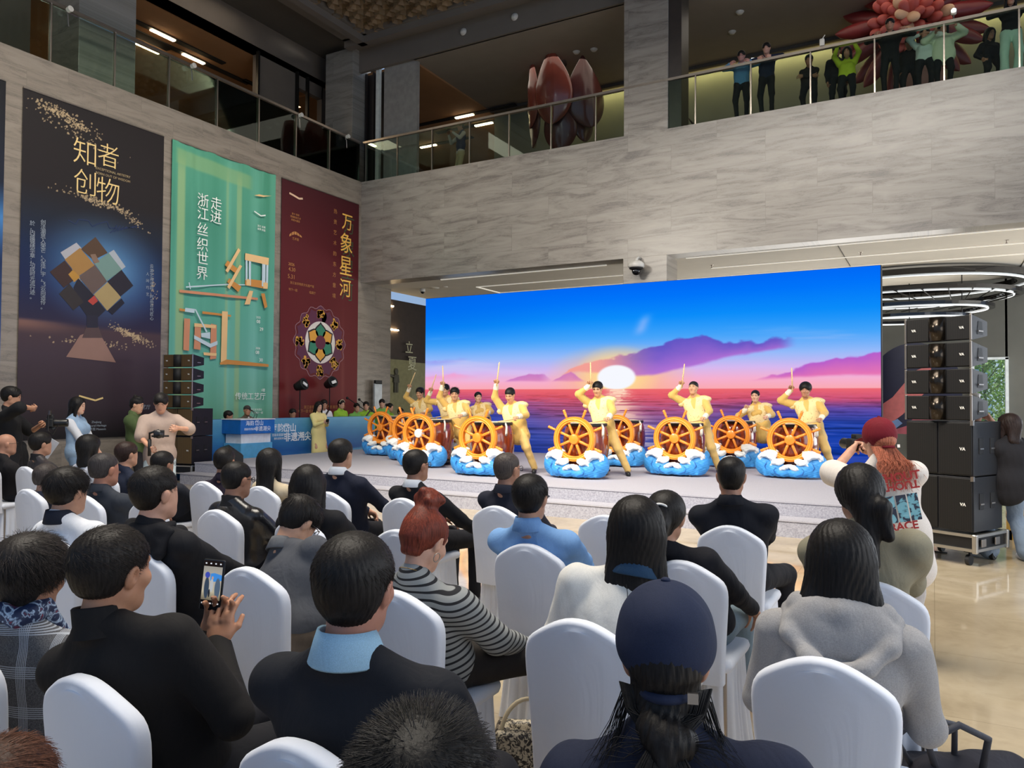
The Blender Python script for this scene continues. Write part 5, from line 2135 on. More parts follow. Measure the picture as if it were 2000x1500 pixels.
def chair(x, y, label, rz=0.0):
    """x, y: where the top of the back stands"""
    global _chair0
    loc = (x, y + .29, 0)
    if _chair0 is None:
        _chair0 = make_chair(label, loc, rz)
        return _chair0
    return copy_thing(_chair0, 'banquet_chair', label, loc, rz, 'white covered banquet chairs')


R1, R2, R3, R4, R5 = 4.62, 3.48, 2.36, 1.22, .12
for x, y, lab, rz in (
        (-.275, R3, 'big white covered chair behind the woman in the grey hoodie, nearest on the right', -.04),
        (-1.07, R3, 'white covered chair behind the white shirt with brown belt, beside the navy cap', .05),
        (-1.84, R3, 'white covered chair of the woman in the striped top', .02),
        (-2.64, R3, 'white covered chair of the man in the grey blazer bowing his head', 0),
        (-3.40, R3, 'white covered chair of the man in the black hoodie', 0),
        (-4.15, R3, 'white covered chair of the man in the white shirt with dark collar', 0),
        (-1.03, R2, 'white covered chair behind the ponytailed woman with white hair clip', 0),
        (-1.85, R2, 'white covered chair right behind the man in the light blue shirt', .03),
        (-2.68, R2, 'empty white covered chair just left of the red hair bun', 0),
        (-3.47, R2, 'white covered chair of the long-haired woman in black, beside the bowed head', 0),
        (-4.20, R2, 'white covered chair of the man in the shiny black leather jacket', 0),
        (-4.95, R2, 'white covered chair mostly hidden behind the black hoodie man\'s head', 0),
        (-5.69, R2, 'white covered chair of the heavy man in the dark blazer', 0),
        (-6.45, R2, 'white covered chair of the navy jacket man with shaved neck', 0),
        (-.22, R2, 'white covered chair of the woman in the khaki jacket', 0),
        (-1.07, R1, 'white covered chair behind the dark suited man with ears showing', 0),
        (-1.87, R1, 'empty white covered chair in front row between blue shirt and black hair', 0),
        (-2.70, R1, 'white covered chair of the grey-haired man in the dark suit', 0),
        (-3.52, R1, 'white covered chair of the black suited man left of centre', 0),
        (-4.27, R1, 'white covered chair of the navy suited man with white collar', 0),
        (-5.04, R1, 'white covered chair of the woman with very long black hair, front row', 0),
        (-5.75, R1, 'white covered chair in front of the leather jacket man, front row', 0),
        (-6.52, R1, 'white covered chair of the glasses man near the speaker tower', 0),
        (-7.25, R1, 'white covered chair of the brown-haired man in navy', 0),
        (-7.95, R1, 'white covered chair of the black bob woman in white', 0),
        (-8.62, R1, 'white covered chair of the young man in leather near the left edge', 0),
        (-9.40, R1, 'white covered chair of the bald man at the left edge', 0),
        (-.42, R4 - .02, 'white covered chair of the woman in the navy cap', 0),
        (-1.20, R4, 'big white covered chair behind the black sweater with blue collar', 0),
        (-1.98, R4, 'big white covered chair behind the man filming with his phone', 0),
        (-.66, R5 + .22, 'white covered chair under the spiky-haired person at the bottom edge', 0),
        (-2.66, R4, 'white covered chair of the woman in tweed, at the left frame edge', 0)):
    chair(x, y, lab, rz)
# ---------------------------------------------------------------- the audience
def seat_of(cx, row):
    """floor point under the sitter of the chair whose back top is at (cx, row)"""
    return Vector((cx, row + .29, 0))


def sit(label, cx, row, px, py, L, az=0.0, dy=None, hp=0.0, hr=0.0, vox=None, **pose):
    """px, py: centre of the head; dy: how far in front of the hips the head is held"""
    base = seat_of(cx, row)
    face = -math.radians(az) * .65
    hy = -math.radians(az) - face
    if dy is None:  # the head is held over the middle of the seat
        d = ray(px, py)
        y = cx * d.y / d.x if d.x < -.08 else row + .17
        dy = min(max(y, row + .11), row + .42) - base.y
    y = base.y + dy
    hw = at_y(px, py, y)
    a = -face
    rel = hw - base
    loc = A(rel.x * math.cos(a) - rel.y * math.sin(a), rel.x * math.sin(a) + rel.y * math.cos(a), rel.z)
    J = seated_pose(loc, hy=hy, hp=hp, hr=hr, **pose)
    d = depth_of(hw)
    return person(label, base, face, J, L, vox or min(max(d * .0028, .0055), .011))


BLK, NAVY, CHAR = fabric((26, 26, 30)), fabric((30, 34, 52)), fabric((44, 46, 54))
TRS = fabric((28, 28, 33))
WCOL, BCOL = fabric((216, 220, 226)), fabric((150, 186, 212))
DSK = (170, 124, 100)
SKN = (190, 144, 118)

# front row
sit('dark suited man with both ears showing, seated alone before the stage', -1.07, R1, 1428, 932, dict(top=fabric((24, 26, 34)), bottom=TRS, shoe=(20, 20, 22), ht=.008, nape=-.065, collar=fabric((24, 26, 34)), ch=.03, strands=900, sl=.02, lift=.03, skin=DSK), sw=.205, knees=dict(R=(.26, .42, .55)), az=-13)
sit('grey-haired man in dark navy suit wearing glasses, front row centre', -2.70, R1, 993, 918, dict(top=fabric((36, 38, 50)), bottom=TRS, shoe=(20, 20, 22), ht=.006, hair=(70, 62, 58), collar=fabric((36, 38, 50)), ch=.03, glasses=True, skin=DSK), sw=.20, az=16)
sit('black suited man in glasses before the white-hubbed wheel', -3.52, R1, 815, 910, dict(top=BLK, bottom=TRS, shoe=(20, 20, 22), ht=.010, collar=WCOL, ch=.03, glasses=True, skin=DSK, strands=700, sl=.02, lift=.04), sw=.215, hands=dict(R=(.34, .36, .62)), az=14)
sit('navy suited man with white collar and short black hair', -4.27, R1, 668, 888, dict(top=fabric((28, 32, 48)), bottom=TRS, shoe=(20, 20, 22), ht=.014, collar=WCOL, ch=.035, strands=900, sl=.03, lift=.06, skin=SKN), sw=.21, hands=dict(R=(.30, .40, .62)), az=0)
sit('woman with very long straight black hair in beige jacket, front row', -5.04, R1, 530, 905, dict(fem=True, top=fabric((196, 180, 152)), bottom=TRS, hair_kind='long', hl=.42, ht=.012, skin=SKN), sw=.17, az=8)
sit('dark-haired person in plum jacket before the lectern', -5.75, R1, 440, 902, dict(top=fabric((40, 32, 46)), bottom=TRS, ht=.014, skin=DSK), sw=.185, az=-20)
sit('man in glasses and dark jacket near the left speaker tower', -6.52, R1, 320, 908, dict(top=fabric((36, 38, 46)), bottom=TRS, ht=.016, glasses=True, skin=DSK, nape=-.05), sw=.20, az=0)
sit('brown-haired man in navy jacket, front row left', -7.25, R1, 250, 888, dict(top=fabric((36, 42, 60)), bottom=TRS, hair=(44, 30, 26), ht=.016, skin=SKN, nape=-.075), sw=.185, az=9)
sit('woman in white with thick black bob hair, front row left', -7.95, R1, 176, 874, dict(fem=True, top=fabric((222, 222, 228)), bottom=TRS, hair_kind='bob', hl=.22, ht=.024, skin=SKN), sw=.175, az=7)
sit('young man in brown-grey leather jacket near the left frame edge', -8.62, R1, 82, 868, dict(top=fabric((62, 58, 60), .4), bottom=TRS, ht=.018, collar=BLK, ch=.03, cfold=False, skin=SKN), sw=.19, az=14)
sit('bald man in glasses and dark coat at the left frame edge', -9.40, R1, 14, 868, dict(top=fabric((34, 32, 34)), bottom=TRS, hair_kind='none', glasses=True, skin=(188, 140, 116)), sw=.20, az=22)
# second row
sit('woman in khaki jacket with black ponytail and pale hair tie', -.22, R2, 1678, 968, dict(fem=True, top=fabric((142, 136, 116)), top_name='jacket', bottom=TRS, hair_kind='ponytail', ht=.018, skin=SKN, loose=.016, wr=.008, wf=24,
    hair_more=lambda h: [h.cap((.02, -.10, -.03), (.06, -.14, -.05), .028, .034, .02), h.cap((.06, -.14, -.05), (.085, -.15, -.17), .034, .020, .03), h.ell((0, -.02, .02), (.094, .105, .100), .02), h.cap((0, -.10, .0), (.02, -.13, -.28), .05, .03, .05)],
    extra=lambda r, J, h, v: MB().tube([h.p(.035 + .02 * math.cos(t), -.125 - .012 * math.cos(t), -.04 + .028 * math.sin(t)) for t in np.linspace(0, 2 * PI, 15)[:-1]], .008, 6, closed=True).build('hair_tie', plain('hair_tie', (206, 200, 190), .5), r, True)), hp=.15, sw=.19, az=-14)
sit('woman in black with ponytail and white hair clip', -1.03, R2, 1302, 1012, dict(fem=True, top=fabric((26, 26, 32)), bottom=fabric((120, 138, 150)), hair_kind='ponytail', ht=.016, skin=SKN, strands=900, sl=.08, lift=.05,
    hair_more=lambda h: [h.cap((0, -.095, .03), (.0, -.135, -.02), .035, .036, .03), h.cap((0, -.135, -.02), (.01, -.13, -.26), .040, .022, .03)],
    extra=lambda r, J, h, v: MB().tube([h.p(.034 * math.cos(t), -.11 - .02 * math.sin(t), .055 + .022 * math.sin(t)) for t in np.linspace(.35, 2.8, 12)], .006, 6).build('hair_clip', plain('hair_clip', (228, 226, 222), .3), r, True)), hp=.05, sw=.175, hands=dict(R=(.24, .30, .60)), az=-3)
sit('man in light blue shirt with thick black hair', -1.85, R2, 1038, 975, dict(top=fabric((122, 164, 214)), top_name='shirt', bottom=fabric((32, 38, 56)), ht=.017, collar=fabric((116, 158, 210)), ch=.045, strands=1500, sl=.04, lift=.06, skin=SKN, glasses=True, thick=.014, wr=.006), sw=.205, az=-3)
sit('woman in black with long smooth black hair beside the bowed man', -3.47, R2, 603, 950, dict(fem=True, top=BLK, bottom=TRS, hair_kind='long', hl=.30, ht=.018, skin=SKN), hp=.1, sw=.18, hands=dict(R=(.12, .36, .66)), az=-24)
sit('man in shiny black leather jacket and glasses with cropped hair', -4.20, R2, 465, 938, dict(top=fabric((30, 30, 34), .28, key='leather_black', spec=.6), bottom=TRS, ht=.008, nape=-.05, glasses=True, collar=BLK, ch=.03, cfold=False, strands=900, sl=.022, lift=.05, skin=DSK, wr=.007, wf=22), hp=.1, sw=.20, az=6)
sit('heavy man in dark blue-grey blazer with thinning hair', -5.69, R2, 206, 918, dict(top=fabric((52, 56, 64)), bottom=TRS, ht=.005, hair=(52, 48, 48), nape=-.04, skin=(176, 124, 102), hs=1.08, belly=.05, collar=fabric((52, 56, 64)), ch=.03), sw=.225, az=-2)
sit('man in navy jacket with closely shaved neck, left side', -6.45, R2, 92, 935, dict(top=fabric((46, 50, 66)), bottom=TRS, ht=.006, hair=(60, 54, 52), nape=-.03, collar=fabric((46, 50, 66)), ch=.04, cfold=False, skin=SKN), sw=.215, az=-20)
# third row


def hood(root, J, h, vox, mat=None):
    nb = J['nb']
    up = unit(nb - J['pv'])
    xr = unit(J['shR'] - J['shL'])
    fw = np.cross(up, xr)

    def q(x, y, z):
        return nb + xr * x + fw * y + up * z
    G = [ell(q(0, -.072, -.075), (.165, .050, .105), np.stack([xr, fw, up], 1), .04),
         cap(q(-.165, -.010, -.030), q(-.150, -.095, -.105), .020, .020, .03),
         cap(q(-.150, -.095, -.105), q(-.085, -.128, -.170), .020, .022, .03),
         cap(q(-.085, -.128, -.170), q(0, -.136, -.195), .022, .022, .03),
         cap(q(0, -.136, -.195), q(.085, -.128, -.170), .022, .022, .03),
         cap(q(.085, -.128, -.170), q(.150, -.095, -.105), .022, .020, .03),
         cap(q(.150, -.095, -.105), q(.165, -.010, -.030), .020, .020, .03),
         cap(q(-.125, -.03, -.005), q(0, -.085, -.018), .026, .028, .04),
         cap(q(0, -.085, -.018), q(.125, -.03, -.005), .028, .026, .04),
         cap(q(-.125, -.03, -.005), q(-.10, .05, -.03), .026, .02, .03),
         cap(q(.125, -.03, -.005), q(.10, .05, -.03), .026, .02, .03)]
    return blob('hood', G, vox * .85, mat, root, wrinkle(.004, 40, 3))


HOODG = fabric((160, 158, 158), .9, key='hoodie_grey', weave=260)
sit('woman in light grey hoodie with long black hair, nearest on the right', -.275, R3, 1643, 1098, dict(fem=True, top=HOODG, top_name='hoodie', bottom=fabric((62, 84, 116)), shoe=(220, 220, 220), hair_kind='long', hl=.28, hw=1.5, ht=.022, skin=SKN, loose=.004, wr=.006, wf=26, thick=.014,
    extra=lambda r, J, h, v: hood(r, J, h, v, HOODG)), hp=.22, sw=.195, hips=.0, az=-5)
sit('woman in cream shirt with dark collar and long black hair', -1.07, R3, 1243, 1040, dict(fem=True, top=fabric((222, 220, 214)), top_name='shirt', bottom=fabric((60, 80, 112)), hair_kind='bob', hl=.27, hw=1.15, ht=.022, skin=SKN, collar=fabric((44, 72, 100)), ch=.03, cr=.075, thick=.018, loose=.006, wr=.006,
    extra=lambda r, J, h, v: (blob('belt', [cap(J['pv'] + A(-.09, 0, .115), J['pv'] + A(.09, 0, .115), .118, None, .02, (A(0, 1, 0), .95)), rbox(J['pv'] + A(0, 0, .28), (.4, .4, .13), .0, None, .002, True), rbox(J['pv'] + A(0, 0, -.08), (.4, .4, .15), .0, None, .002, True)], .006, fabric((128, 76, 40), .5, key='belt_brown'), r),
        MB().tube([J['nb'] + A(-.02 + .006 * math.sin(k * 1.1), -.105 - .012 * math.sin(k * .4), -.03 - .03 * k) for k in range(9)], .0015, 5).build('earphone_cable', M_BLACK, r, True))), hp=.05, sw=.20, az=-19)


def striped():
    t = NT('striped_knit')
    v = t.coords('Object')
    sp = t.n('ShaderNodeSeparateXYZ')
    t.l(v, sp.inputs[0])
    w = t.math('ADD', sp.outputs[2], t.math('MULTIPLY', sp.outputs[1], -.35))
    f = t.math('FRACT', t.math('MULTIPLY', w, 34.0))
    c = t.ramp(f, [(.0, srgb(32, 32, 36)), (.30, srgb(32, 32, 36)), (.34, srgb(150, 152, 150)), (.97, srgb(150, 152, 150)), (1, srgb(32, 32, 36))])
    t.l(c, t.b.inputs['Base Color'])
    t.b.inputs['Roughness'].default_value = .9
    t.bump(t.noise(v, 300, 2), .2, .003)
    return t.m


def clip_and_phone(root, J, h, v):
    m = MB()
    m.ball((0, 0, 0), (.028, .010, .018), Matrix.Translation(h.p(-.022, -.108, .045)) @ Matrix.Rotation(.3, 4, 'Y'))
    m.build('hair_clip', plain('clip_red', (150, 44, 44), .4), root, True)
    MB().ball((0, 0, 0), (.015, .008, .010), Matrix.Translation(h.p(-.020, -.114, .046))).build('clip_charm', plain('clip_cream', (226, 206, 180), .4), root, True)
    MB().tube([h.p(.086 + .004 * math.sin(t), -.004 + .018 * math.cos(t), -.058 + .018 * math.sin(t)) for t in np.linspace(0, 2 * PI, 17)[:-1]], .0022, 6, closed=True).build('earring', M_METAL, root, True)
    MB().tube([J['nb'] + A(.062 * math.cos(t), .06 * math.sin(t), .012 - .03 * math.sin(t)) for t in np.linspace(0, 2 * PI, 25)[:-1]], .0013, 5, closed=True).build('necklace', plain('gold_chain', (200, 160, 90), .3, .9), root, True)


BUN = dict(fem=True, top=striped(), top_name='sweater', bottom=fabric((46, 42, 40)), flare=.03, shoe=(196, 188, 170), hair=(104, 46, 32), hair_kind='bun', ht=.012, skin=(216, 168, 142), loose=.010, thick=.014, strands=2200, sl=.10, lift=.05, whorl=(-.01, -.06, .13), swirl=.15,
    hair_more=lambda h: [h.ell((-.012, -.045, .165), (.055, .050, .052), .012), h.cap((-.05, -.06, .165), (.03, -.085, .150), .020, .02, .02), h.cap((.04, -.02, .175), (-.01, -.09, .185), .018, .02, .02), h.cap((0, -.06, .10), (0, -.05, .14), .045, .035, .03)],
    extra=clip_and_phone)
sit('woman in black and grey striped top with red hair bun', -1.84, R3, 830, 1058, BUN, hp=.45, sw=.18, hands=dict(R=(.24, .34, .62), L=(.05, .38, .62)), knees=dict(R=(.34, .42, .58)), az=4)
sit('man in grey blazer and glasses bowing his head over his phone', -2.64, R3, 585, 1022, dict(top=fabric((82, 84, 90)), bottom=fabric((86, 76, 66)), ht=.016, collar=fabric((96, 98, 102)), ch=.035, glasses=True, strands=1900, sl=.045, lift=.12, skin=(204, 158, 130), fringe=.06, wr=.006, wf=20), hp=.72, sw=.22, dy=.20, hands=dict(R=(.12, .42, .64), L=(-.02, .42, .64)), az=14)
sit('heavy young man in black hoodie with short black hair', -3.40, R3, 307, 965, dict(top=fabric((28, 28, 32)), top_name='hoodie', bottom=TRS, ht=.012, nape=-.055, strands=1800, sl=.035, lift=.08, skin=(206, 158, 134), hs=1.08, wide=1.06, belly=.05,
    extra=lambda r, J, h, v: hood(r, J, h, v, fabric((28, 28, 32)))), hp=-.02, sw=.225, az=6)
sit('man in white shirt with dark collar and swept black hair', -4.15, R3, 135, 962, dict(top=fabric((222, 224, 230)), top_name='shirt', bottom=TRS, ht=.022, collar=fabric((34, 38, 52)), ch=.045, strands=1800, sl=.055, lift=.12, skin=SKN, thick=.02), hp=.08, sw=.215, az=-5)
# fourth row
CAPB = fabric((34, 42, 66), .8, key='cap_navy', folds=.15)


def cap_on(root, J, h, vox, mat=None, back_hole=True, bill=True):
    G = [h.ell((0, -.014, .062), (.098, .116, .100), .01), h.cap((-.002, -.01, .030), (.002, -.01, .03), .100, k=.03), h.ell((0, -.03, -.128), (.15, .15, .085), .006, True)]
    G[1] = h.ell((0, -.014, .030), (.0985, .1165, .075), .02)
    if back_hole:
        G.append(h.ell((0, -.125, -.010), (.050, .05, .030), .006, True))
    o = blob('cap', G, max(vox * .6, .0036), mat, root)
    q = MB()
    M = h.M()
    q.ball((0, -.020, .163), (.010, .010, .006), M)
    q.build('button', mat, root, True)
    for a in (-.5, .5):
        MB().ball((.098 * math.sin(a) * .95, -.115 * math.cos(a) * .88, .115), (.004, .004, .004), M).build('eyelet', mat, root, True)
    if back_hole:
        MB().tube([(.060 * math.sin(t), -.014 - .113 * math.cos(t) * 1.0, -.042 + .0 * t) for t in np.linspace(-.75, .75, 12)], .010, 6, M).build('strap', mat, root, True)
        MB().box((.052, -.124, -.036), (.02, .008, .02), M).build('buckle', M_METAL, root)
    if bill:
        G = [cap(h.p(-.05, .09, .022), h.p(.05, .09, .022), .03, None, .02, (h.R @ A(0, .2, 1), .18)), h.ell((0, .135, .014), (.075, .055, .008), .02)]
        blob('bill', G, max(vox * .7, .004), mat, root)


def capwoman_extra(root, J, h, v):
    cap_on(root, J, h, v, CAPB)
    hm = hair_mat((22, 19, 18))

    def flick(g):
        s = g.choice((-1, 1))
        x = s * (.06 + .03 * g.rand())
        L = .10 + .10 * g.rand()
        return [(x, -.05 + .02 * g.randn(), -.06), (x + s * .02, -.06, -.06 - L * .4), (x + s * (.03 + .06 * g.rand()), -.08 + .03 * g.randn(), -.06 - L)]

    def tail(g):
        a = g.uniform(-1, 1)
        return [(.02 * a, -.125, -.115), (.05 * a, -.165 - .01 * g.rand(), -.15), (.09 * a + .01 * g.randn(), -.175, -.21 - .04 * g.rand()), (.12 * a, -.165, -.26 - .05 * g.rand())]

    def sweep(g):
        a = g.uniform(-1, 1)
        return [(.09 * a, -.06 - .06 * (1 - abs(a)), -.035), (.075 * a, -.10, -.07 - .01 * g.rand()), (.035 * a, -.125, -.10 + .01 * g.randn()), (.01 * a, -.135, -.115)]

    def frizz(g):
        a = g.uniform(-1, 1)
        return [(.03 * a, -.13, -.12), (.10 * a, -.14, -.12 + .02 * g.randn()), (.15 * a + .02 * g.randn(), -.13, -.13 - .04 * g.rand())]
    falls(h, 70, flick, 1, .0011, root, hm)
    falls(h, 420, tail, 2, .0016, root, hm)
    falls(h, 520, sweep, 3, .0016, root, hm)
    falls(h, 90, frizz, 4, .0009, root, hm)


sit('woman in navy cap and dark top with messy tied hair, nearest in the middle', -.42, R4, 1300, 1286, dict(fem=True, top=fabric((32, 38, 58)), bottom=TRS, hair_kind='tied', ht=.010, skin=(180, 134, 110), loose=.01, thick=.018, wr=.006,
    hair_more=lambda h: [h.cap((-.02, -.115, -.10), (.03, -.125, -.118), .034, .032, .03), h.cap((.0, -.14, -.12), (.0, -.16, -.20), .030, .022, .03), h.ell((0, -.05, -.06), (.07, .06, .05), .03)],
    extra=capwoman_extra), hp=.05, dy=.02, sw=.20, az=-17)
sit('man in black sweater with light blue collar, seen from behind', -1.20, R4, 697, 1150, dict(top=fabric((30, 32, 38)), top_name='sweater', bottom=TRS, ht=.016, collar=fabric((158, 196, 220)), ch=.05, cr=.064, strands=4200, sl=.05, lift=.05, nape=-.06, sr=.0010, skin=(178, 126, 106), hs=1.0, thick=.016, wr=.005, wf=20, whorl=(.03, -.075, .085), swirl=.9), hp=.02, sw=.215, az=-16)


def phone_in(root, J, h, v, c, R, screen=True, mat=None):
    M = Matrix.Translation(Vector(c)) @ R
    MB().box((0, 0, 0), (.074, .009, .152), M, .004).build('case', mat or plain('phone_black', (20, 20, 24), .3), root)


PH_LOC = seat_of(-1.98, R4)


def filming_hand_pose():
    hw = at_y(222, 1118, R4 + .16) - PH_LOC
    J = seated_pose(A(*hw), hy=.12, hp=.02, sw=.215, yaw_t=.28)
    wr = at_y(425, 1262, 1.62) - PH_LOC
    e, w = ik(J['shR'], A(*wr), .285, .255, A(.6, .2, -.9))
    J['elR'], J['wrR'] = e, w
    J['hfR'], J['hnR'] = unit(A(-.15, .25, .95)), unit(A(-.35, .9, -.15))
    wl = w + A(-.075, .03, .005)
    e, w2 = ik(J['shL'], wl, .285, .255, A(-.3, -.1, -1))
    J['elL'], J['wrL'] = e, w2
    J['hfL'], J['hnL'] = unit(A(.28, .15, .95)), unit(A(.5, -.85, 0.1))
    return J


JP = filming_hand_pose()
person('man in black jacket filming the show with a raised phone', PH_LOC, 0, JP, dict(top=fabric((30, 28, 28)), bottom=TRS, ht=.013, hair=(26, 22, 20), nape=-.045, strands=4200, sl=.05, lift=.08, sr=.0010, skin=(184, 134, 104), hs=1.03, collar=fabric((30, 28, 28)), ch=.045, cfold=False, cr=.062, thick=.016, wr=.006, wf=22, curl=.35, whorl=(-.02, -.08, .075), swirl=.9), .0055)
# the phone he holds, with the stage on its screen
ph_c = at_y(415, 1142, 1.65)
ph = thing('phone', 'black phone held up by the man in black, showing the stage on its screen', 'phone', ph_c, .18, rot=(-.10, .04, .30))
MB().box((0, 0, 0), (.076, .009, .158), None, .0042).build('case', plain('phone_black', (18, 18, 22), .25), ph)


def fn_phone(u, v):
    c = grad(v, [(0, (120, 110, 92)), (.25, (206, 196, 170)), (.5, (196, 186, 172)), (.62, (206, 190, 170)), (.7, (188, 182, 172)), (1, (168, 164, 156))])
    m = sm(.02, .0, np.abs(v - .68) - .12 + .12 * np.abs(u - .6)) * sm(.35, .45, u)
    c = mixc(c, (70, 150, 236), m)
    for cu, cv, ru, rv, col in ((.24, .36, .13, .32, (62, 76, 96)), (.24, .74, .13, .09, (70, 84, 190)), (.82, .36, .15, .30, (90, 108, 130)), (.50, .44, .09, .20, (196, 200, 206)), (.52, .66, .05, .05, (214, 168, 150)), (.40, .20, .05, .12, (40, 44, 54))):
        c = mixc(c, col, sm(1.1, .9, np.sqrt(((u - cu) / ru) ** 2 + ((v - cv) / rv) ** 2)))
    return c


painted('screen', (-.033, -.0050, -.047), (1, 0, 0), (0, 0, 1), .066, .104, 70, 110, fn_phone, .8, ph)
ic = MB()
for i in range(5):
    ic.box((-.026 + .013 * i, -.0050, -.057), (.008, .0008, .004))
for i in range(4):
    ic.box((-.026 + .017 * i, -.0050, .066), (.005, .0008, .004))
ic.build('icons', plain('icon_white', (225, 225, 225), .4, emit=.7, var=0), ph)


def tweed():
    t = NT('tweed_check')
    v = t.coords('Object', rot=(0, 0, .2))
    sp = t.n('ShaderNodeSeparateXYZ')
    t.l(v, sp.inputs[0])
    n = t.noise(v, 260, 3, .7)
    base = t.ramp(n, [(.3, srgb(52, 52, 56)), (.7, srgb(112, 112, 114))])

    def bands(s, k):
        f = t.math('FRACT', t.math('MULTIPLY', s, k))
        band = t.ramp(f, [(.0, (1, 1, 1, 1)), (.30, (1, 1, 1, 1)), (.31, (0, 0, 0, 1))], 'CONSTANT')
        fine = t.math('GREATER_THAN', t.math('FRACT', t.math('MULTIPLY', s, k * 20)), .55)
        return t.math('MULTIPLY', band, fine)
    a = bands(sp.outputs[2], 7.5)
    b = bands(t.math('ADD', sp.outputs[0], t.math('MULTIPLY', sp.outputs[1], .6)), 7.5)
    m = t.math('MULTIPLY', t.math('MAXIMUM', a, b), .7)
    c = t.mix(base, srgb(190, 196, 206), m)
    t.l(c, t.b.inputs['Base Color'])
    t.b.inputs['Roughness'].default_value = .95
    t.bump(n, .3, .004)
    return t.m


def scarf(root, J, h, v):
    nb = J['nb']
    G = [cap(nb + A(.066 * math.cos(a), .062 * math.sin(a) + .0, .035 + .012 * math.sin(3 * a)), nb + A(.066 * math.cos(a + .8), .062 * math.sin(a + .8), .035 + .012 * math.sin(3 * a + 2.4)), .028, None, .02) for a in np.arange(0, 6.3, .785)]
    G += [cap(nb + A(.05, .06, .02), nb + A(.06, .13, -.08), .03, .02, .02)]
    t = NT('scarf_print')
    vv = t.coords('Object')
    c = t.ramp(t.noise(vv, 16, 3, .6, 2.0), [(.35, srgb(30, 40, 70)), (.5, srgb(36, 50, 84)), (.56, srgb(186, 206, 226)), (.62, srgb(34, 46, 80)), (.75, srgb(170, 40, 44))])
    t.l(c, t.b.inputs['Base Color'])
    blob('scarf', G, v * .8, t.m, root)


sit('woman in grey checked tweed jacket with wavy dark hair and scarf', -2.66, R4, 62, 1128, dict(fem=True, top=tweed(), bottom=TRS, hair=(34, 30, 28), hair_kind='short', ht=.030, nape=-.095, strands=4200, sl=.075, lift=.16, sr=.0011, wild=.8, swirl=.6, skin=(170, 124, 98), thick=.02, extra=scarf), hp=.12, sw=.20, az=-16)
# nearest heads at the bottom edge
sit('head with spiky black hair at the bottom edge of the photo', -.66, R5 + .22, 828, 1580, dict(top=BLK, bottom=TRS, hair=(13, 12, 12), ht=.012, strands=6500, sl=.035, lift=.16, sr=.0009, wild=.6, swirl=.2, zmin=-.02, skin=SKN), hp=.05, sw=.2, vox=.006, dy=.18, az=-20)
sit('brown-haired head with glasses at the bottom left corner', -1.50, R5 + .25, 2, 1585, dict(top=BLK, bottom=TRS, hair=(58, 36, 26), ht=.016, strands=2600, sl=.05, lift=.12, glasses=True, skin=SKN), sw=.2, vox=.006, az=-10)
# ---------------------------------------------------------------- drums on wave carts
M_ORANGE = plain('wheel_orange', (236, 140, 40), .35, 0, .06, 3, coat=.4)
M_WAVE = plain('wave_blue', (58, 144, 212), .55, 0, .16, 7, .3)
M_WAVED = plain('wave_deep', (34, 96, 168), .6, 0, .1, 7)
M_FOAM = plain('wave_foam', (240, 242, 240), .6, 0, .04, 6, .3)
M_DRUM = None


def drum_wood():
    t = NT('drum_lacquer')
    v = t.coords('Object', scale=(9, 9, .7))
    n = t.noise(v, 2.2, 5, .6, .6)
    c = t.ramp(n, [(.3, srgb(96, 34, 18)), (.6, srgb(150, 62, 30)), (.8, srgb(176, 84, 42))])
    t.l(c, t.b.inputs['Base Color'])
    t.b.inputs['Roughness'].default_value = .16
    t.b.inputs['Coat Weight'].default_value = .7
    t.b.inputs['Coat Roughness'].default_value = .06
    return t.m


M_DRUM = drum_wood()
M_SKIN = plain('drum_skin', (232, 216, 178), .6, 0, .05, 6)


def ship_wheel(root, hub_mat, z=.66, y=-.02, R=.335):
    M = Matrix.Translation((0, y, z)) @ Matrix.Rotation(PI / 2, 4, 'X')
    w = MB()
    w.lathe([(R - .045, -.035), (R - .035, -.045), (R + .035, -.045), (R + .045, -.03), (R + .045, .03), (R + .035, .045), (R - .035, .045), (R - .045, .035), (R - .045, -.035)], 56, M)
    wh = w.build('wheel_rim', M_ORANGE, root, auto=40)
    g = MB()
    g.tube([(R * math.cos(a), R * math.sin(a), .047) for a in np.linspace(0, 2 * PI, 57)[:-1]], .012, 6, M, closed=True)
    g.tube([((R - .035) * math.cos(a), (R - .035) * math.sin(a), .044) for a in np.linspace(0, 2 * PI, 57)[:-1]], .008, 6, M, closed=True)
    g.build('rim_moulding', plain('wheel_amber', (250, 164, 62), .35, 0, .05, 3), wh, True)
    h = MB().lathe([(0, .065), (.05, .062), (.082, .05), (.088, .02), (.088, -.05)], 28, M)
    h.build('hub', hub_mat, wh, auto=40)
    for k in range(8):
        a = PI / 8 + k * PI / 4
        c, s = math.cos(a), math.sin(a)
        sp = MB()
        sp.tube([(c * r, s * r, 0) for r in (.07, .14, .22, .30)], [.022, .026, .022, .026], 10, M)
        rr = [.37, .40, .415, .43, .47, .50, .525, .535]
        sp.tube([(c * r, s * r, 0) for r in rr], [.020, .016, .026, .018, .026, .022, .026, .012], 10, M)
        sp.build('spoke', M_ORANGE, wh, True)
    return wh


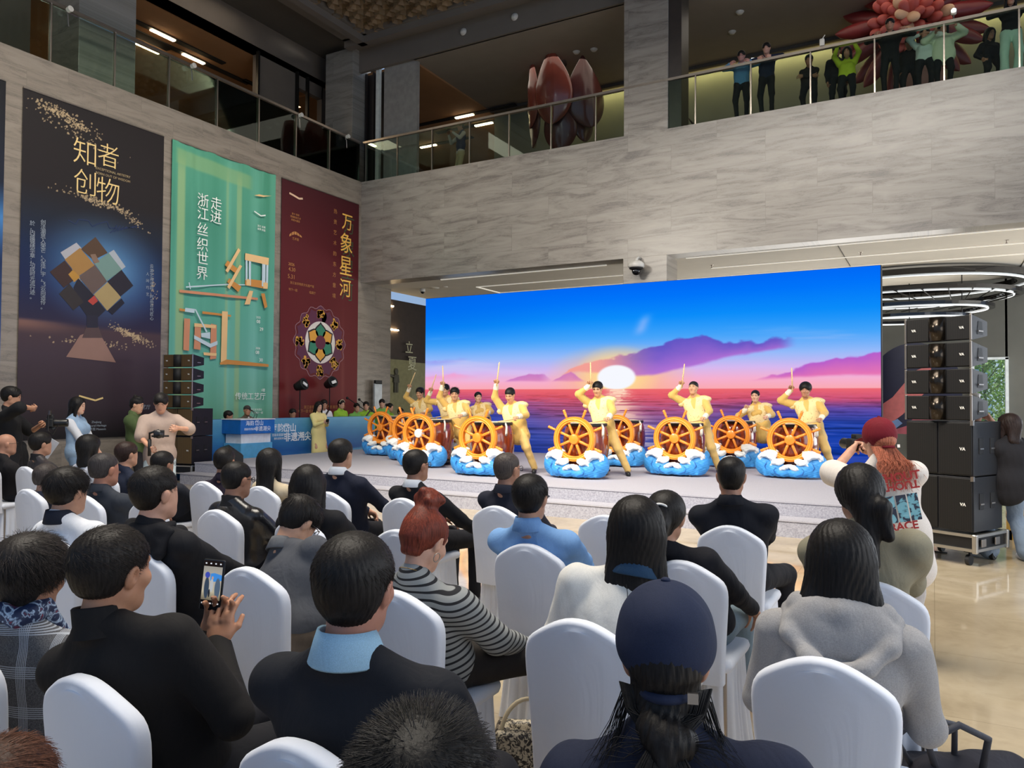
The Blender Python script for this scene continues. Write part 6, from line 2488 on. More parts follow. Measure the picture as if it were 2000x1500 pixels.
def make_drum(label, loc, hub):
    t = thing('drum_cart', label, 'drum', loc, 0, 'wheel drums on wave carts')
    # barrel standing behind the wheel
    B = Matrix.Translation((0, .47, 0))
    prof = [(.315, .14), (.345, .22), (.385, .36), (.405, .52), (.40, .66), (.375, .80), (.345, .875)]
    d = MB().lathe(prof, 48, B).build('barrel', M_DRUM, t, True)
    MB().lathe([(.30, .14), (.0, .14)], 48, B).build('bottom', M_DARKMETAL, d)
    MB().lathe([(.352, .868), (.366, .875), (.366, .915), (.350, .922), (.344, .915)], 48, B).build('hoop', plain('hoop_black', (34, 30, 30), .5), t, True)
    MB().lathe([(0, .928), (.30, .926), (.345, .920), (.352, .912)], 48, B).build('drum_skin', M_SKIN, t, True)
    rp = MB()
    rp.tube([(.36, .32, .90), (.40, .28, .85), (.405, .27, .74), (.385, .29, .70), (.375, .31, .76), (.37, .33, .84)], .018, 8, closed=True)
    rp.build('rope_loop', plain('white_rope', (226, 222, 210), .8), t, True)
    rv = MB()
    for z in (.30, .72):
        for k in range(16):
            a = 2 * PI * k / 16
            r = (.372 if z < .5 else .392)
            rv.ball((r * math.cos(a), .47 + r * math.sin(a), z), .010, None, 8, 5)
    rv.build('studs', M_METAL, d, True)
    ship_wheel(t, hub)
    # carved waves at the foot of the wheel
    bl, fo = [], []
    for s in (-1, 1):
        bl += [ell((s * .395, .05, .225), (.20, .15, .215), rot_y(s * .30), .02),
               ell((s * .245, -.03, .150), (.170, .14, .150), rot_y(s * .3), .010),
               ell((s * .100, -.075, .100), (.140, .125, .105), rot_y(s * .25), .008)]
        fo += [ell((s * .365, -.005, .388), (.185, .155, .088), rot_y(s * .34), .02),
               ell((s * .205, -.085, .268), (.135, .120, .062), rot_y(s * .36), .012),
               ell((s * .075, -.120, .186), (.100, .105, .046), rot_y(s * .42), .010),
               ell((s * .30, -.03, .36), (.12, .13, .06), rot_y(s * .6), .03),
               ell((s * .40, -.135, .300), (.12, .08, .060), rot_y(s * -.35), .02, True),
               ell((s * .235, -.21, .205), (.09, .08, .045), rot_y(s * -.3), .015, True)]
    bl += [rbox((0, .0, .10), (.40, .06, .05), .03, None, .04), rbox((0, 0, -.17), (.9, .9, .2), 0, None, .004, True)]
    blob('wave', bl, .012, M_WAVE, t, lambda V: .003 * np.sin(V[:, 0] * 60 + 8 * np.sin(V[:, 2] * 30)))
    blob('foam_crest', fo, .011, M_FOAM, t, lambda V: .004 * np.sin(V[:, 0] * 50 + V[:, 1] * 40 + 4 * np.sin(V[:, 2] * 40)))
    ln = MB()
    for s in (-1, 1):
        ln.tube([(s * x, y, z) for x, y, z in ((.25, -.165, .06), (.355, -.118, .12), (.405, -.105, .20), (.37, -.115, .27))], [.004, .010, .010, .004], 6)
        ln.tube([(s * x, y, z) for x, y, z in ((.13, -.198, .05), (.215, -.168, .085), (.245, -.165, .14), (.21, -.175, .19))], [.004, .009, .009, .004], 6)
    ln.build('groove', M_WAVED, t, True)
    cb = MB().box((0, .35, .085), (.62, .95, .035))
    cb.build('cart_board', M_BLACK, t)
    for x in (-.28, .28):
        for y in (-.03, .76):
            w = MB().tube([(x - .014, y, .034), (x + .014, y, .034)], .032, 12)
            w.tube([(x, y, .034), (x, y + .02, .07)], .012, 6)
            w.build('caster', M_METAL, t)
    return t


DR = [(-11.39, 14.00, 'drum cart with orange wheel farthest left, in front of the blue barrier', 0),
      (-9.95, 13.10, 'drum cart whose orange wheel is half hidden by the white-hubbed wheel', 0),
      (-8.78, 11.95, 'drum cart with the only white-hubbed wheel', 1),
      (-6.92, 11.12, 'drum cart with orange wheel nearest the stage front, second from white hub', 0),
      (-5.30, 11.60, 'drum cart in the centre, directly under the sun on the screen', 0),
      (-5.55, 14.20, 'drum cart mostly hidden behind the centre wheel', 0),
      (-3.98, 12.95, 'drum cart right of centre, drummer with shaved temples behind it', 0),
      (-3.52, 15.20, 'drum cart at the back right, played by the woman facing front', 0),
      (-2.15, 13.58, 'drum cart farthest right, drummer with bowl-cut hair behind it', 0),
      (-9.45, 14.55, 'drum cart at the back left, played by the ponytailed woman', 0)]
_hubw = plain('hub_white', (240, 236, 226), .4)
_d0 = None
for i, (x, y, lab, wh_) in enumerate(DR):
    loc = (x, y + .12, STG)
    if wh_:
        make_drum(lab, loc, _hubw)
    elif _d0 is None:
        _d0 = make_drum(lab, loc, M_ORANGE)
    else:
        copy_thing(_d0, 'drum_cart', lab, loc, 0, 'wheel drums on wave carts')

# ---------------------------------------------------------------- drummers
GOLDF = fabric((212, 172, 92), .6, key='tunic_gold', sheen=.3, folds=.5)
GOLDT = fabric((222, 184, 110), .6, key='trouser_gold', sheen=.3, folds=.6)


def vest_mat():
    t = NT('beaded_vest')
    v = t.coords('Object')
    sp = t.n('ShaderNodeSeparateXYZ')
    t.l(v, sp.inputs[0])
    vo = t.n('ShaderNodeTexVoronoi')
    vo.inputs['Scale'].default_value = 34
    t.l(v, vo.inputs['Vector'])
    bead = t.ramp(vo.outputs['Distance'], [(.16, srgb(120, 86, 44)), (.26, srgb(232, 206, 150))])
    st_ = t.math('FRACT', t.math('MULTIPLY', sp.outputs[0], 13.0))
    m = t.math('GREATER_THAN', st_, .55)
    c = t.mix(srgb(230, 204, 148), bead, m)
    t.l(c, t.b.inputs['Base Color'])
    t.b.inputs['Roughness'].default_value = .7
    return t.m


VEST = vest_mat()
CUFF = fabric((236, 226, 200), .8, key='cuff_cream')


def costume(root, J, h, vox):
    sl, sr, nb, pv = J['shL'], J['shR'], J['nb'], J['pv']
    up, xr = unit(nb - pv), unit(sr - sl)
    fw = np.cross(up, xr)
    G = torso_prims(J, .026, hem=False)[:4]
    wm = (nb + pv) / 2
    G += [ell(sl + up * .02 - xr * .03, (.105, .095, .045), np.stack([xr, fw, up], 1) @ rot_y(-.35), .03),
          ell(sr + up * .02 + xr * .03, (.105, .095, .045), np.stack([xr, fw, up], 1) @ rot_y(.35), .03),
          ell(sl - up * .01 - xr * .06, (.06, .09, .05), np.stack([xr, fw, up], 1) @ rot_y(-.5), .02),
          ell(sr - up * .01 + xr * .06, (.06, .09, .05), np.stack([xr, fw, up], 1) @ rot_y(.5), .02),
          cap(nb + fw * .10 + up * .03, nb + fw * .16 - up * .26, .075, .012, .015, (fw, 1.6), True),
          cap(nb + up * .02, nb + up * .12, .060, .07, .01, None, True)]
    blob('vest', G, vox, VEST, root, wrinkle(.004, 40, 8))
    for s in 'LR':
        e, w = J['el' + s], J['wr' + s]
        blob('cuff', [cap(w + (e - w) * .05, w + (e - w) * .32, .046, .050, .01)], vox, CUFF, root)
    blob('sash', [cap(pv + up * .10 - xr * .05, pv + up * .10 + xr * .05, .126, None, .02, (fw, .9)), rbox(pv + up * .27, (.4, .4, .1), 0, None, .004, True), rbox(pv - up * .07, (.4, .4, .1), 0, None, .004, True)], vox, plain('sash_brown', (176, 132, 66), .6), root)


def stick(label, a, d, L=.40):
    o = MB().tube([a - d * .10, a + d * (L * .5), a + d * (L - .02), a + d * L], [.013, .012, .010, .004], 8).build('drumstick', plain('stick_wood', (226, 190, 132), .5), None, True)
    tag(o, label, 'drumstick', 'drumsticks')
    return o


def drummer(label, px, py, y, stick_lab, L, raise_=(.33, .16, 1.60), turn=0.0, hy=0.0, hp=0.15, H=1.72, sdir=(.15, .0, 1), wide=.34, low_hand=(-.20, .40, 1.02), elbow=(.9, -.1, -.75)):
    hw = at_y(px, py, y)
    base = Vector((hw.x + .10, y + .06, STG))
    a = PI + turn
    rel = hw - base
    c, s = math.cos(-a), math.sin(-a)
    head = A(rel.x * c - rel.y * s, rel.x * s + rel.y * c, rel.z)
    J = standing_pose(H, head=head, hy=hy, hp=hp, sw=.185, hands=dict(R=raise_, L=low_hand), feet=dict(L=(-wide, -.05, .105), R=(wide * .8, -.10, .105)), pole=dict(R=elbow, L=(-.8, -.2, -.6)), low=.06)
    J['hfR'], J['hnR'] = unit(A(-.25, .25, .9)), unit(A(-.55, .8, 0))
    J['hfL'], J['hnL'] = unit(A(.35, .8, -.1)), A(0, 0, -1)
    D = dict(stand=True, top=GOLDF, top_name='tunic', tail=.20, swing=.03, bottom=GOLDT, shoe=(22, 22, 24), curl=1.1, face=True, features=True, extra=costume, skin=(206, 158, 122), thick=.013, loose=.014, tb=.022)
    D.update(L)
    r, J, h = person(label, base, a, J, D, .0105, 'drummers in gold costumes')
    if stick_lab:
        R3 = rot_z(a)
        wr = R3 @ (J['wrR'] + J['hfR'] * .075 + J['hnR'] * .035) + A(*base)
        stick(stick_lab, wr, unit(R3 @ A(*sdir)), .34)
        wl = R3 @ (J['wrL'] + J['hfL'] * .08 + J['hnL'] * .03) + A(*base)
        stick(stick_lab.replace('raised', 'lowered'), wl, unit(R3 @ A(.5, .8, -.12)), .36)
    return r


drummer('drummer in gold farthest left, tousled black hair, stick slanting right', 820, 768, 15.0, 'pale drumstick raised by the drummer farthest left', dict(ht=.024, strands=500, sl=.04, lift=.2), sdir=(-.45, 0, 1), turn=.15, hp=.2)
drummer('drummer in gold half hidden behind the white-hubbed drum\'s player', 869, 762, 14.1, 'drumstick raised by the half hidden drummer', dict(ht=.022, strands=400, sl=.035, lift=.25), raise_=(.40, .16, 1.50), sdir=(-.35, 0, 1), turn=.2)
drummer('drummer in gold with spiky hair behind the white-hubbed drum', 888, 770, 12.9, 'drumstick raised by the spiky-haired drummer behind the white hub', dict(ht=.022, strands=500, sl=.035, lift=.28), sdir=(.05, 0, 1), turn=.2, hy=.3)
drummer('woman drummer in gold with black ponytail seen in half profile', 934, 776, 15.5, None, dict(fem=True, hair_kind='ponytail', ht=.012, skin=(224, 178, 146), hair_more=lambda h: [h.cap((0, -.09, .08), (0, -.15, .05), .03, .035, .03), h.cap((0, -.15, .05), (0, -.16, -.20), .035, .02, .03)]), raise_=(.34, .24, 1.18), turn=.35, hy=.45, hp=.05, H=1.66)
drummer('drummer in gold bending his head, nearest the stage front', 996, 772, 12.05, 'drumstick raised by the drummer bending his head', dict(ht=.014, nape=-.05, strands=500, sl=.02, lift=.05), sdir=(-.12, 0, 1), hp=.42, turn=.1)
drummer('drummer in gold in the centre of the stage before the sunset', 1167, 760, 12.5, 'drumstick raised by the centre drummer before the sun', dict(ht=.016, strands=500, sl=.03, lift=.12), raise_=(.22, .16, 1.58), sdir=(.02, 0, 1), hp=.3, turn=.1, wide=.42)
drummer('drummer in gold with shaved temples and chin raised', 1354, 758, 13.85, 'drumstick raised by the drummer with shaved temples', dict(ht=.007, fringe=.085, nape=-.04, open_eyes=False, hair=(30, 26, 26)), raise_=(.30, .16, 1.60), sdir=(-.12, 0, 1), hp=-.06, hy=-.05)
drummer('woman drummer in gold facing front with hair tied back', 1475, 774, 16.1, None, dict(fem=True, hair_kind='ponytail', ht=.008, skin=(222, 176, 146), fringe=.09, hair_more=lambda h: [h.cap((.04, -.06, -.04), (.075, -.02, -.16), .024, .016, .03)]), raise_=(.24, .28, 1.16), hp=.06, H=1.64)
drummer('drummer in gold with round bowl-cut hair, farthest right', 1573, 762, 14.5, 'drumstick raised by the bowl-cut drummer farthest right', dict(ht=.034, fringe=.045, nape=-.04, strands=600, sl=.05, lift=.06, skin=(184, 134, 106)), raise_=(.34, .16, 1.52), sdir=(.03, 0, 1), hp=.1)

# ---------------------------------------------------------------- speaker towers
M_CAB = plain('cabinet_black', (15, 14, 15), .45, 0, .08, 20, .15)
M_CABS = plain('cabinet_side', (18, 17, 20), .5, 0, .08, 20, .2)


def grille_mat(key, col, metal=.2, rough=.45):
    t = NT(key)
    v = t.coords('Object')
    sp = t.n('ShaderNodeSeparateXYZ')
    t.l(v, sp.inputs[0])
    f = t.math('FRACT', t.math('MULTIPLY', sp.outputs[0], 42.0))
    c = t.ramp(f, [(0, srgb(*[x * .45 for x in col])), (.25, srgb(*col)), (.75, srgb(*col)), (1, srgb(*[x * .45 for x in col]))])
    t.l(c, t.b.inputs['Base Color'])
    t.b.inputs['Metallic'].default_value = metal
    t.b.inputs['Roughness'].default_value = rough
    return t.m


GR_R, GR_L = grille_mat('grille_dark', (22, 20, 19)), grille_mat('grille_bronze', (112, 88, 54), .3)
M_BADGE = plain('badge_white', (232, 228, 220), .3, 0, 0)
M_HORN = plain('horn_gloss', (54, 48, 42), .2, .85, .05)


def badge(root, x, y, z, s=.05):
    MB().box((x, y, z), (s, .004, s * .8), None, .002).build('badge', M_CAB, root)
    lettering('VA', s * .9, Matrix(((1, 0, 0, x - s * .55), (0, 0, -1, y - .004), (0, 1, 0, z - s * .33), (0, 0, 0, 1))), M_BADGE, root, 'badge_letters', .001)


def array_box(label, M, W, Hh, grille, gl, D=.32):
    t = thing('line_array_speaker', label, 'speaker', (0, 0, 0), 0, 'line array speakers')
    t.matrix_world = M
    h2 = Hh - .014
    # cabinet narrows towards the back, seen from the side
    vs = []
    for x in (-W / 2, W / 2):
        vs += [(x, 0, .007), (x, 0, h2), (x, D, h2 - .055), (x, D, .062)]
    fs = [(0, 1, 2, 3), (7, 6, 5, 4), (0, 4, 5, 1), (1, 5, 6, 2), (2, 6, 7, 3), (3, 7, 4, 0)]
    MB().add(vs, fs).build('cabinet', M_CABS, t)
    for s in (-1, 1):
        MB().box((s * (W / 4 + .03), -.008, Hh / 2), (W / 2 - .10, .016, h2 - .02), None, .004).build('grille', grille, t)
        badge(t, s * (W / 2 - .10), -.018, Hh * .5, .042)
    MB().tube([(0, -.012, .012), (0, -.012, h2 - .004)], .088, 24).build('horn', M_HORN if gl else M_BLACK, t, True)
    for s in (-1, 1):
        MB().box((s * (W / 2 - .008), -.018, Hh / 2), (.022, .02, Hh - .01), None, .004).build('rigging_bar', M_METAL, t)
    hd = MB().prism([(W / 2 + .002, 0)], 0, 0) if False else MB()
    hd.add([(W / 2 + .003, .10, .07), (W / 2 + .003, .22, .07), (W / 2 + .003, .20, .21), (W / 2 + .003, .12, .21)], [(0, 1, 2, 3)])
    hd.build('handle_recess', M_BLACK, t)
    MB().box((W / 2 + .006, .16, .105), (.012, .10, .014)).build('handle', M_METAL, t)
    return t


def sub_box(label, M, W, Hh, grille, D=.62):
    t = thing('subwoofer', label, 'speaker', (0, 0, 0), 0, 'subwoofers')
    t.matrix_world = M
    MB().box((0, D / 2, Hh / 2), (W, D, Hh - .012), None, .006).build('cabinet', M_CABS, t)
    for s in (-1, 1):
        MB().box((s * W / 4, -.008, Hh / 2), (W / 2 - .02, .016, Hh - .04), None, .004).build('grille', grille, t)
    badge(t, W / 2 - .10, -.018, Hh * .5, .05)
    for y in (.16, .40):
        MB().box((W / 2 + .002, y, Hh * .55), (.008, .09, .17), None, .003).build('handle_recess', M_BLACK, t)
        MB().box((W / 2 + .008, y, Hh * .50), (.012, .075, .014)).build('handle', M_METAL, t)
    MB().box((W / 2 - .004, -.012, Hh - .02), (.03, .03, .05)).build('corner_fitting', M_METAL, t)
    return t


def case(label, M, W, D, Hh=.16):
    t = thing('flight_case', label, 'case', (0, 0, 0), 0, 'wheeled speaker dollies')
    t.matrix_world = M
    MB().box((0, D / 2, .16 + Hh / 2), (W - .02, D - .02, Hh - .01)).build('tray', M_CAB, t)
    rl = MB()
    for z in (.17, .16 + Hh):
        for y in (0, D):
            rl.box((0, y, z), (W, .035, .03))
        for x in (-W / 2, W / 2):
            rl.box((x, D / 2, z), (.035, D, .03))
    for x in (-W / 2, W / 2):
        for y in (0, D):
            rl.box((x, y, .16 + Hh / 2), (.05, .05, Hh + .04), None, .012)
    rl.build('edge_rails', plain('alloy', (190, 186, 178), .3, .9, .05), t)
    for y in (.15, .45):
        MB().box((W / 2 + .012, y, .16 + Hh / 2), (.014, .10, .08), None, .004).build('catch', M_METAL, t)
    for x in (-W / 2 + .1, W / 2 - .1):
        for y in (.08, D - .08):
            w = MB().tube([(x - .02, y, .055), (x + .02, y, .055)], .055, 16)
            w.tube([(x, y, .055), (x, y + .03, .15)], .016, 6).box((x, y + .01, .145), (.08, .08, .02))
            w.build('caster', M_BLACK, t, auto=30)
    return t


def tower(x, y, rz, side, grille, gl, W=.71):
    Mb = Matrix.Translation((x, y, 0)) @ Matrix.Rotation(rz, 4, 'Z')
    case('wheeled flight case under the %s speaker tower' % side, Mb @ Matrix.Translation((0, -.02, 0)), W + .04, .68)
    z = .35
    for i in range(2):
        sub_box('%s black subwoofer of the %s speaker tower' % (('lower', 'upper')[i], side), Mb @ Matrix.Translation((0, 0, z)), W, .585, grille if gl is None else GR_R)
        z += .585
    for i in range(4):
        array_box('line array speaker of the %s tower, %s of four' % (side, ('lowest', 'third from the top', 'second from the top', 'topmost')[i]), Mb @ Matrix.Translation((0, 0, z)), W, .284, grille, gl)
        z += .284


tower(.05, 9.45, -.48, 'right', GR_R, True)
tower(-13.80, 10.42, .20, 'left', GR_L, None, .76)
# wedge monitor on the stage corner beside the left tower
t = thing('stage_monitor', 'dark wedge speaker on the stage corner beside the left speaker tower', 'speaker', (-12.55, 10.75, STG), .9)
MB().prism([(-.22, 0), (.22, 0), (.22, .16), (-.05, .36), (-.22, .30)], -.28, .28).build('cabinet', M_CABS, t)
MB().add([(.215, -.26, .17), (.215, .26, .17), (-.045, .26, .365), (-.045, -.26, .365)], [(0, 1, 2, 3)]).build('grille', plain('monitor_grille', (60, 62, 66), .5), t)
# ---------------------------------------------------------------- people standing around the hall
def stand(label, px, py, depth, L, az=0.0, bturn=None, H=1.70, hp=0.0, hr=0.0, vox=None, z0=0.0, group=None, lean=.0, base_dx=(0, 0), **kw):
    """px, py: centre of the head; depth: distance from the viewer; az: the way the face looks"""
    d = ray(px, py)
    hw = Vector((0, 0, EYE)) + d * depth
    face = -math.radians(az if bturn is None else bturn)
    hy = -math.radians(az) - face
    c, s = math.cos(-face), math.sin(-face)
    base = Vector((hw.x + base_dx[0], hw.y + base_dx[1], z0))
    rel = hw - base
    head = A(rel.x * c - rel.y * s, rel.x * s + rel.y * c, rel.z)
    Hh = rel.z + .118
    J = standing_pose(Hh, head=head, hy=hy, hp=hp, hr=hr, **kw)
    D = dict(stand=True)
    D.update(L)
    return person(label, base, face, J, D, vox or min(max(depth * .00115, .007), .013), group) + (base, face)


def wpos(J, base, face, v):
    p = rot_z(face) @ v
    return Vector((base.x + p[0], base.y + p[1], base.z + p[2]))


def slr(name, label, pos, aim, s=1.0, flash=False, roll=0.0):
    t = thing(name, label, 'camera', pos)
    q = Vector(aim).to_track_quat('Y', 'Z')
    t.rotation_euler = q.to_euler()
    MB().box((0, 0, 0), (.135 * s, .065 * s, .09 * s), None, .012).build('camera_body', M_BLACK, t)
    MB().box((0, 0, .058 * s), (.06 * s, .055 * s, .035 * s), None, .008).build('viewfinder', M_BLACK, t)
    MB().lathe([(.0, .16 * s), (.036 * s, .16 * s), (.040 * s, .15 * s), (.036 * s, .10 * s), (.040 * s, .06 * s), (.038 * s, .03 * s)], 24, Matrix.Rotation(-PI / 2, 4, 'X')).build('lens', plain('lens_black', (26, 26, 28), .3), t, True)
    if flash:
        MB().box((0, -.005, .10 * s), (.05, .05, .05)).tube([(0, -.03, .13 * s), (0, .0, .19 * s)], .03, 12).build('flash_unit', M_BLACK, t)
        MB().tube([(0, -.03, .20 * s), (0, .055, .215 * s)], [.036, .042], 14).build('flash_head', plain('flash_grey', (150, 146, 140), .4), t, True)
    return t


# woman in the red cap taking photographs in front of the right tower
def tee_print():
    t = NT('white_tee')
    v = t.coords('Object')
    n = t.noise(v, 300, 2)
    t.l(t.ramp(n, [(.3, srgb(214, 204, 194)), (.7, srgb(238, 230, 222))]), t.b.inputs['Base Color'])
    t.b.inputs['Roughness'].default_value = .85
    t.bump(t.noise(t.coords('Object', scale=(1, 1, .5)), 7, 3, .5, 1.0), .35, .03)
    return t.m


RED = fabric((120, 28, 40), .8, key='cap_red')


def photog_extra(root, J, h, v):
    cap_on(root, J, h, v, RED, True, True)
    hm = hair_mat((176, 104, 78), 'hair_copper', .6)

    def lock(g):
        x = g.uniform(-1, 1)
        L = .14 + .16 * g.rand()
        return [(.080 * x, -.085 * math.sqrt(max(0, 1 - x * x)) - .02, -.035), (.10 * x, -.115 - .02 * g.rand(), -.12), (.12 * x + .02 * g.randn(), -.15 - .03 * g.rand(), -.035 - L * .7), (.13 * x + .03 * g.randn(), -.165 - .03 * g.rand(), -.035 - L)]
    falls(h, 300, lock, 9, .0024, root, hm)
    # the print on the back of the shirt
    sl, sr, nb, pv = J['shL'], J['shR'], J['nb'], J['pv']
    up, xr = unit(nb - pv), unit(sr - sl)
    fw = np.cross(up, xr)
    mid = (sl + sr) / 2

    def surf(x, z):
        # distance behind the spine to the cloth at that spot
        return mid + xr * x + up * z - fw * (.200 - .9 * x * x + .012 * (z + .25))
    inkr = ink('print_red', (178, 52, 50))

    def line(txt, z, size, flip=False, mat=inkr):
        o = surf(0, z)
        m = Matrix(((xr[0], (-1 if flip else 1) * up[0], -fw[0], o[0]), (xr[1], (-1 if flip else 1) * up[1], -fw[1], o[1]), (xr[2], (-1 if flip else 1) * up[2], -fw[2], o[2]), (0, 0, 0, 1)))
        if flip:
            m = m @ Matrix.Diagonal((-1, 1, 1, 1)) if False else m
        lettering(txt, size, m, mat, root, 'print_lettering', size * .03, .001, 'CENTER', .95)
    line('WITHOUT', .0, .075)
    line('WITHOUT', -.010, .068, True)
    line('TRACE', -.310, .070)
    line('TRACE', -.320, .064, True)
    for i, x in enumerate((-.105, -.035, .035, .105)):
        o = surf(x, -.175)
        M = Matrix(((xr[0], -fw[0], up[0], o[0]), (xr[1], -fw[1], up[1], o[1]), (xr[2], -fw[2], up[2], o[2]), (0, 0, 0, 1)))
        t = NT('print_panel_%d' % i)
        n = t.noise(t.coords('Object', scale=(1, 1, 1), loc=(i * 3.1, 0, 0)), 13, 3, .5, 1.5)
        t.l(t.ramp(n, [(.46, srgb(52, 58, 76)), (.5, srgb(126, 190, 204)), (.72, srgb(150, 206, 216))]), t.b.inputs['Base Color'])
        MB().box((0, 0, 0), (.060, .004, .17), M).build('print_picture', t.m, root)


r, J, h, base, face = stand('photographer in red cap and printed white tee with long copper hair', 1716, 862, 5.05, dict(fem=True, top=tee_print(), top_name='tee', sleeve=-.05, tail=.22, thick=.024, loose=.010, bottom=fabric((196, 190, 186), key='trousers_print', folds=.8), shoe=(60, 90, 190), hair=(176, 104, 78), hair_kind='tied', ht=.008, skin=(214, 164, 136), vox=.007, seed=3, wr=.006, wf=18,
    extra=photog_extra, curl=.9), az=-38, bturn=-14, hp=.10, sw=.185, hands=dict(L=(-.22, .34, 1.36), R=(-.06, .34, 1.34)), pole=dict(L=(-.8, -.2, -.6), R=(.6, .1, -.8)), base_dx=(.10, 0))
slr('camera', 'black camera held up by the photographer in the red cap', wpos(J, base, face, (J['wrL'] + J['wrR']) / 2 + A(-.03, .06, .055)), (-.62, .78, .02), 1.0)

# woman with a flash camera at the right edge
def bag_text(root, J, h, v):
    sl, sr, nb, pv = J['shL'], J['shR'], J['nb'], J['pv']
    o = J['nb'] + A(-.05, .165, -.14)
    lettering('ulCas', .05, Matrix(((-1, 0, 0, o[0] + .08), (0, 0, 1, o[1]), (0, 1, 0, o[2]), (0, 0, 0, 1))), ink('pure_white', (236, 242, 248)), root, 'print_lettering')


r, J, h, base, face = stand('photographer in black sweatshirt and faded flared jeans at the right frame edge', 1968, 832, 8.3, dict(fem=True, top=fabric((38, 36, 38)), top_name='sweatshirt', tail=.10, thick=.030, sleeve=.45, loose=.012, bottom=fabric((128, 142, 158), key='jeans_faded', folds=.7), tb=.016, flare=.045, shoe=(226, 224, 220), hair=(44, 32, 28), hair_kind='bob', hl=.20, ht=.02, skin=(206, 158, 132), extra=bag_text), az=-62, bturn=-40, hp=-.02, sw=.19, hands=dict(L=(-.10, .30, 1.50), R=(.05, .28, 1.52)), pole=dict(L=(-.7, .1, -.9), R=(.7, .1, -.9)), feet=dict(L=(-.16, .10, .105), R=(.14, -.10, .105)))
slr('camera', 'black camera with tall flash held by the photographer at the right edge', wpos(J, base, face, (J['wrL'] + J['wrR']) / 2 + A(-.02, .10, .06)), (-.85, .5, .02), 1.1, True)

# camera operator at the left edge
r, J, h, base, face = stand('camera operator in black shirt with a handheld rig at the left frame edge', 24, 776, 9.6, dict(top=fabric((30, 30, 32)), top_name='shirt', sleeve=-.1, bottom=fabric((30, 30, 34)), shoe=(30, 30, 30), ht=.02, skin=(200, 150, 120), features=True, extra=None, curl=.9), az=40, bturn=40, hp=.15, sw=.19, hands=dict(R=(.10, .24, 1.58), L=(-.10, .30, 1.36)), pole=dict(R=(.8, -.1, .1), L=(-.8, -.2, -.6)))
rigp = wpos(J, base, face, (J['wrL'] + J['wrR']) / 2 + A(.02, .16, -.08))
rig = slr('camera_rig', 'black handheld camera rig of the operator at the left frame edge', rigp, (.6, .75, 0), 1.25)
m = MB()
m.tube([(-.16, 0, -.10), (-.16, 0, .10), (.16, 0, .10), (.16, 0, -.10)], .010, 8)
m.tube([(.16, .0, -.10), (.20, .06, -.14), (.19, .12, -.02)], .008, 6)
m.box((0, 0, -.07), (.20, .08, .02))
m.build('cage', M_DARKMETAL, rig)
MB().box((.05, .0, .13), (.10, .02, .065), None, .004).build('monitor', plain('monitor_dark', (50, 46, 52), .2), rig)
o = MB().box((0, 0, 0), (.21, .003, .29)).build('paper', plain('paper_white', (236, 236, 238), .7))
o.location = wpos(J, base, face, A(.22, .42, 1.10))
o.rotation_euler = (.5, .6, .9)
tag(o, 'white sheet of paper below the handheld rig at the left edge', 'paper')
stand('person in dark clothes standing behind the camera operator\'s rig', 32, 838, 10.2, dict(top=fabric((24, 24, 26)), bottom=fabric((24, 24, 26)), hair=(20, 18, 18), ht=.02, skin=(150, 104, 88)), az=60, hp=.3, sw=.17)

stand('woman in light denim vest over white sleeves before the black banner', 153, 793, 11.2, dict(fem=True, top=fabric((222, 224, 230)), top_name='shirt', bottom=fabric((120, 144, 172)), shoe=(200, 200, 200), hair_kind='long', hl=.26, ht=.016, skin=(224, 180, 154), features=True,
    extra=lambda r, J, h, v: blob('denim_vest', [dict(p) for p in torso_prims(J, .030, True)] + [cap(J['nb'], J['nb'] + A(0, 0, .12), .06, None, .01, None, True), cap(J['pv'], J['pv'] - A(0, 0, .06), .14, .15, .05)], v, fabric((150, 176, 204), key='denim_pale', folds=.6), r)), az=60, hp=.12, sw=.165, hands=dict(R=(.10, .30, .92), L=(-.02, .30, .90)))
r, J, h, base, face = stand('man in olive bomber jacket with hair knot holding papers', 268, 792, 11.9, dict(top=fabric((76, 92, 56)), thick=.03, loose=.02, bottom=fabric((30, 30, 34)), shoe=(30, 30, 30), ht=.008, skin=(206, 160, 130), features=True, hair_more=lambda h: [h.ell((0, -.06, .125), (.035, .035, .035), .02), h.ell((0, 0, .115), (.06, .07, .035), .02)]), az=62, bturn=50, hp=.2, sw=.19, hands=dict(R=(.10, .34, .98), L=(.0, .34, 1.0)))
o = MB().box((0, 0, 0), (.22, .003, .30)).build('paper', plain('paper_grey', (206, 206, 212), .7))
o.location = wpos(J, base, face, A(.10, .46, .92))
o.rotation_euler = (.5, -.3, -.5)
tag(o, 'grey-white papers in the hands of the man in the olive jacket', 'paper')
r, J, h, base, face = stand('man in oversized beige tee and pale jeans filming with a gimbal', 314, 788, 10.3, dict(top=fabric((166, 146, 134)), top_name='tee', sleeve=-.05, thick=.020, tail=.16, loose=.008, bottom=fabric((186, 200, 204), key='jeans_pale', folds=.7), tb=.03, flare=.03, shoe=(220, 220, 220), ht=.02, skin=(210, 160, 132), features=True, open_eyes=False, strands=500, sl=.04, lift=.1, curl=1.0), az=128, bturn=128, hp=.45, sw=.20, hands=dict(R=(.12, .34, 1.08), L=(-.22, .36, 1.32)), pole=dict(L=(-.9, -.1, -.4), R=(.8, -.2, -.6)))
gp = wpos(J, base, face, A(.0, .42, 1.20))
gt = thing('gimbal_camera', 'camera on a black handheld gimbal held by the man in the beige tee', 'camera', gp, face)
MB().tube([(.11, -.02, -.24), (.11, -.02, -.02)], .022, 12).tube([(.11, -.02, -.02), (.11, .02, .06), (.0, .06, .10)], .014, 8).tube([(-.12, .0, .02), (.09, .0, .02)], .012, 8).build('gimbal_arm', M_BLACK, gt, True)
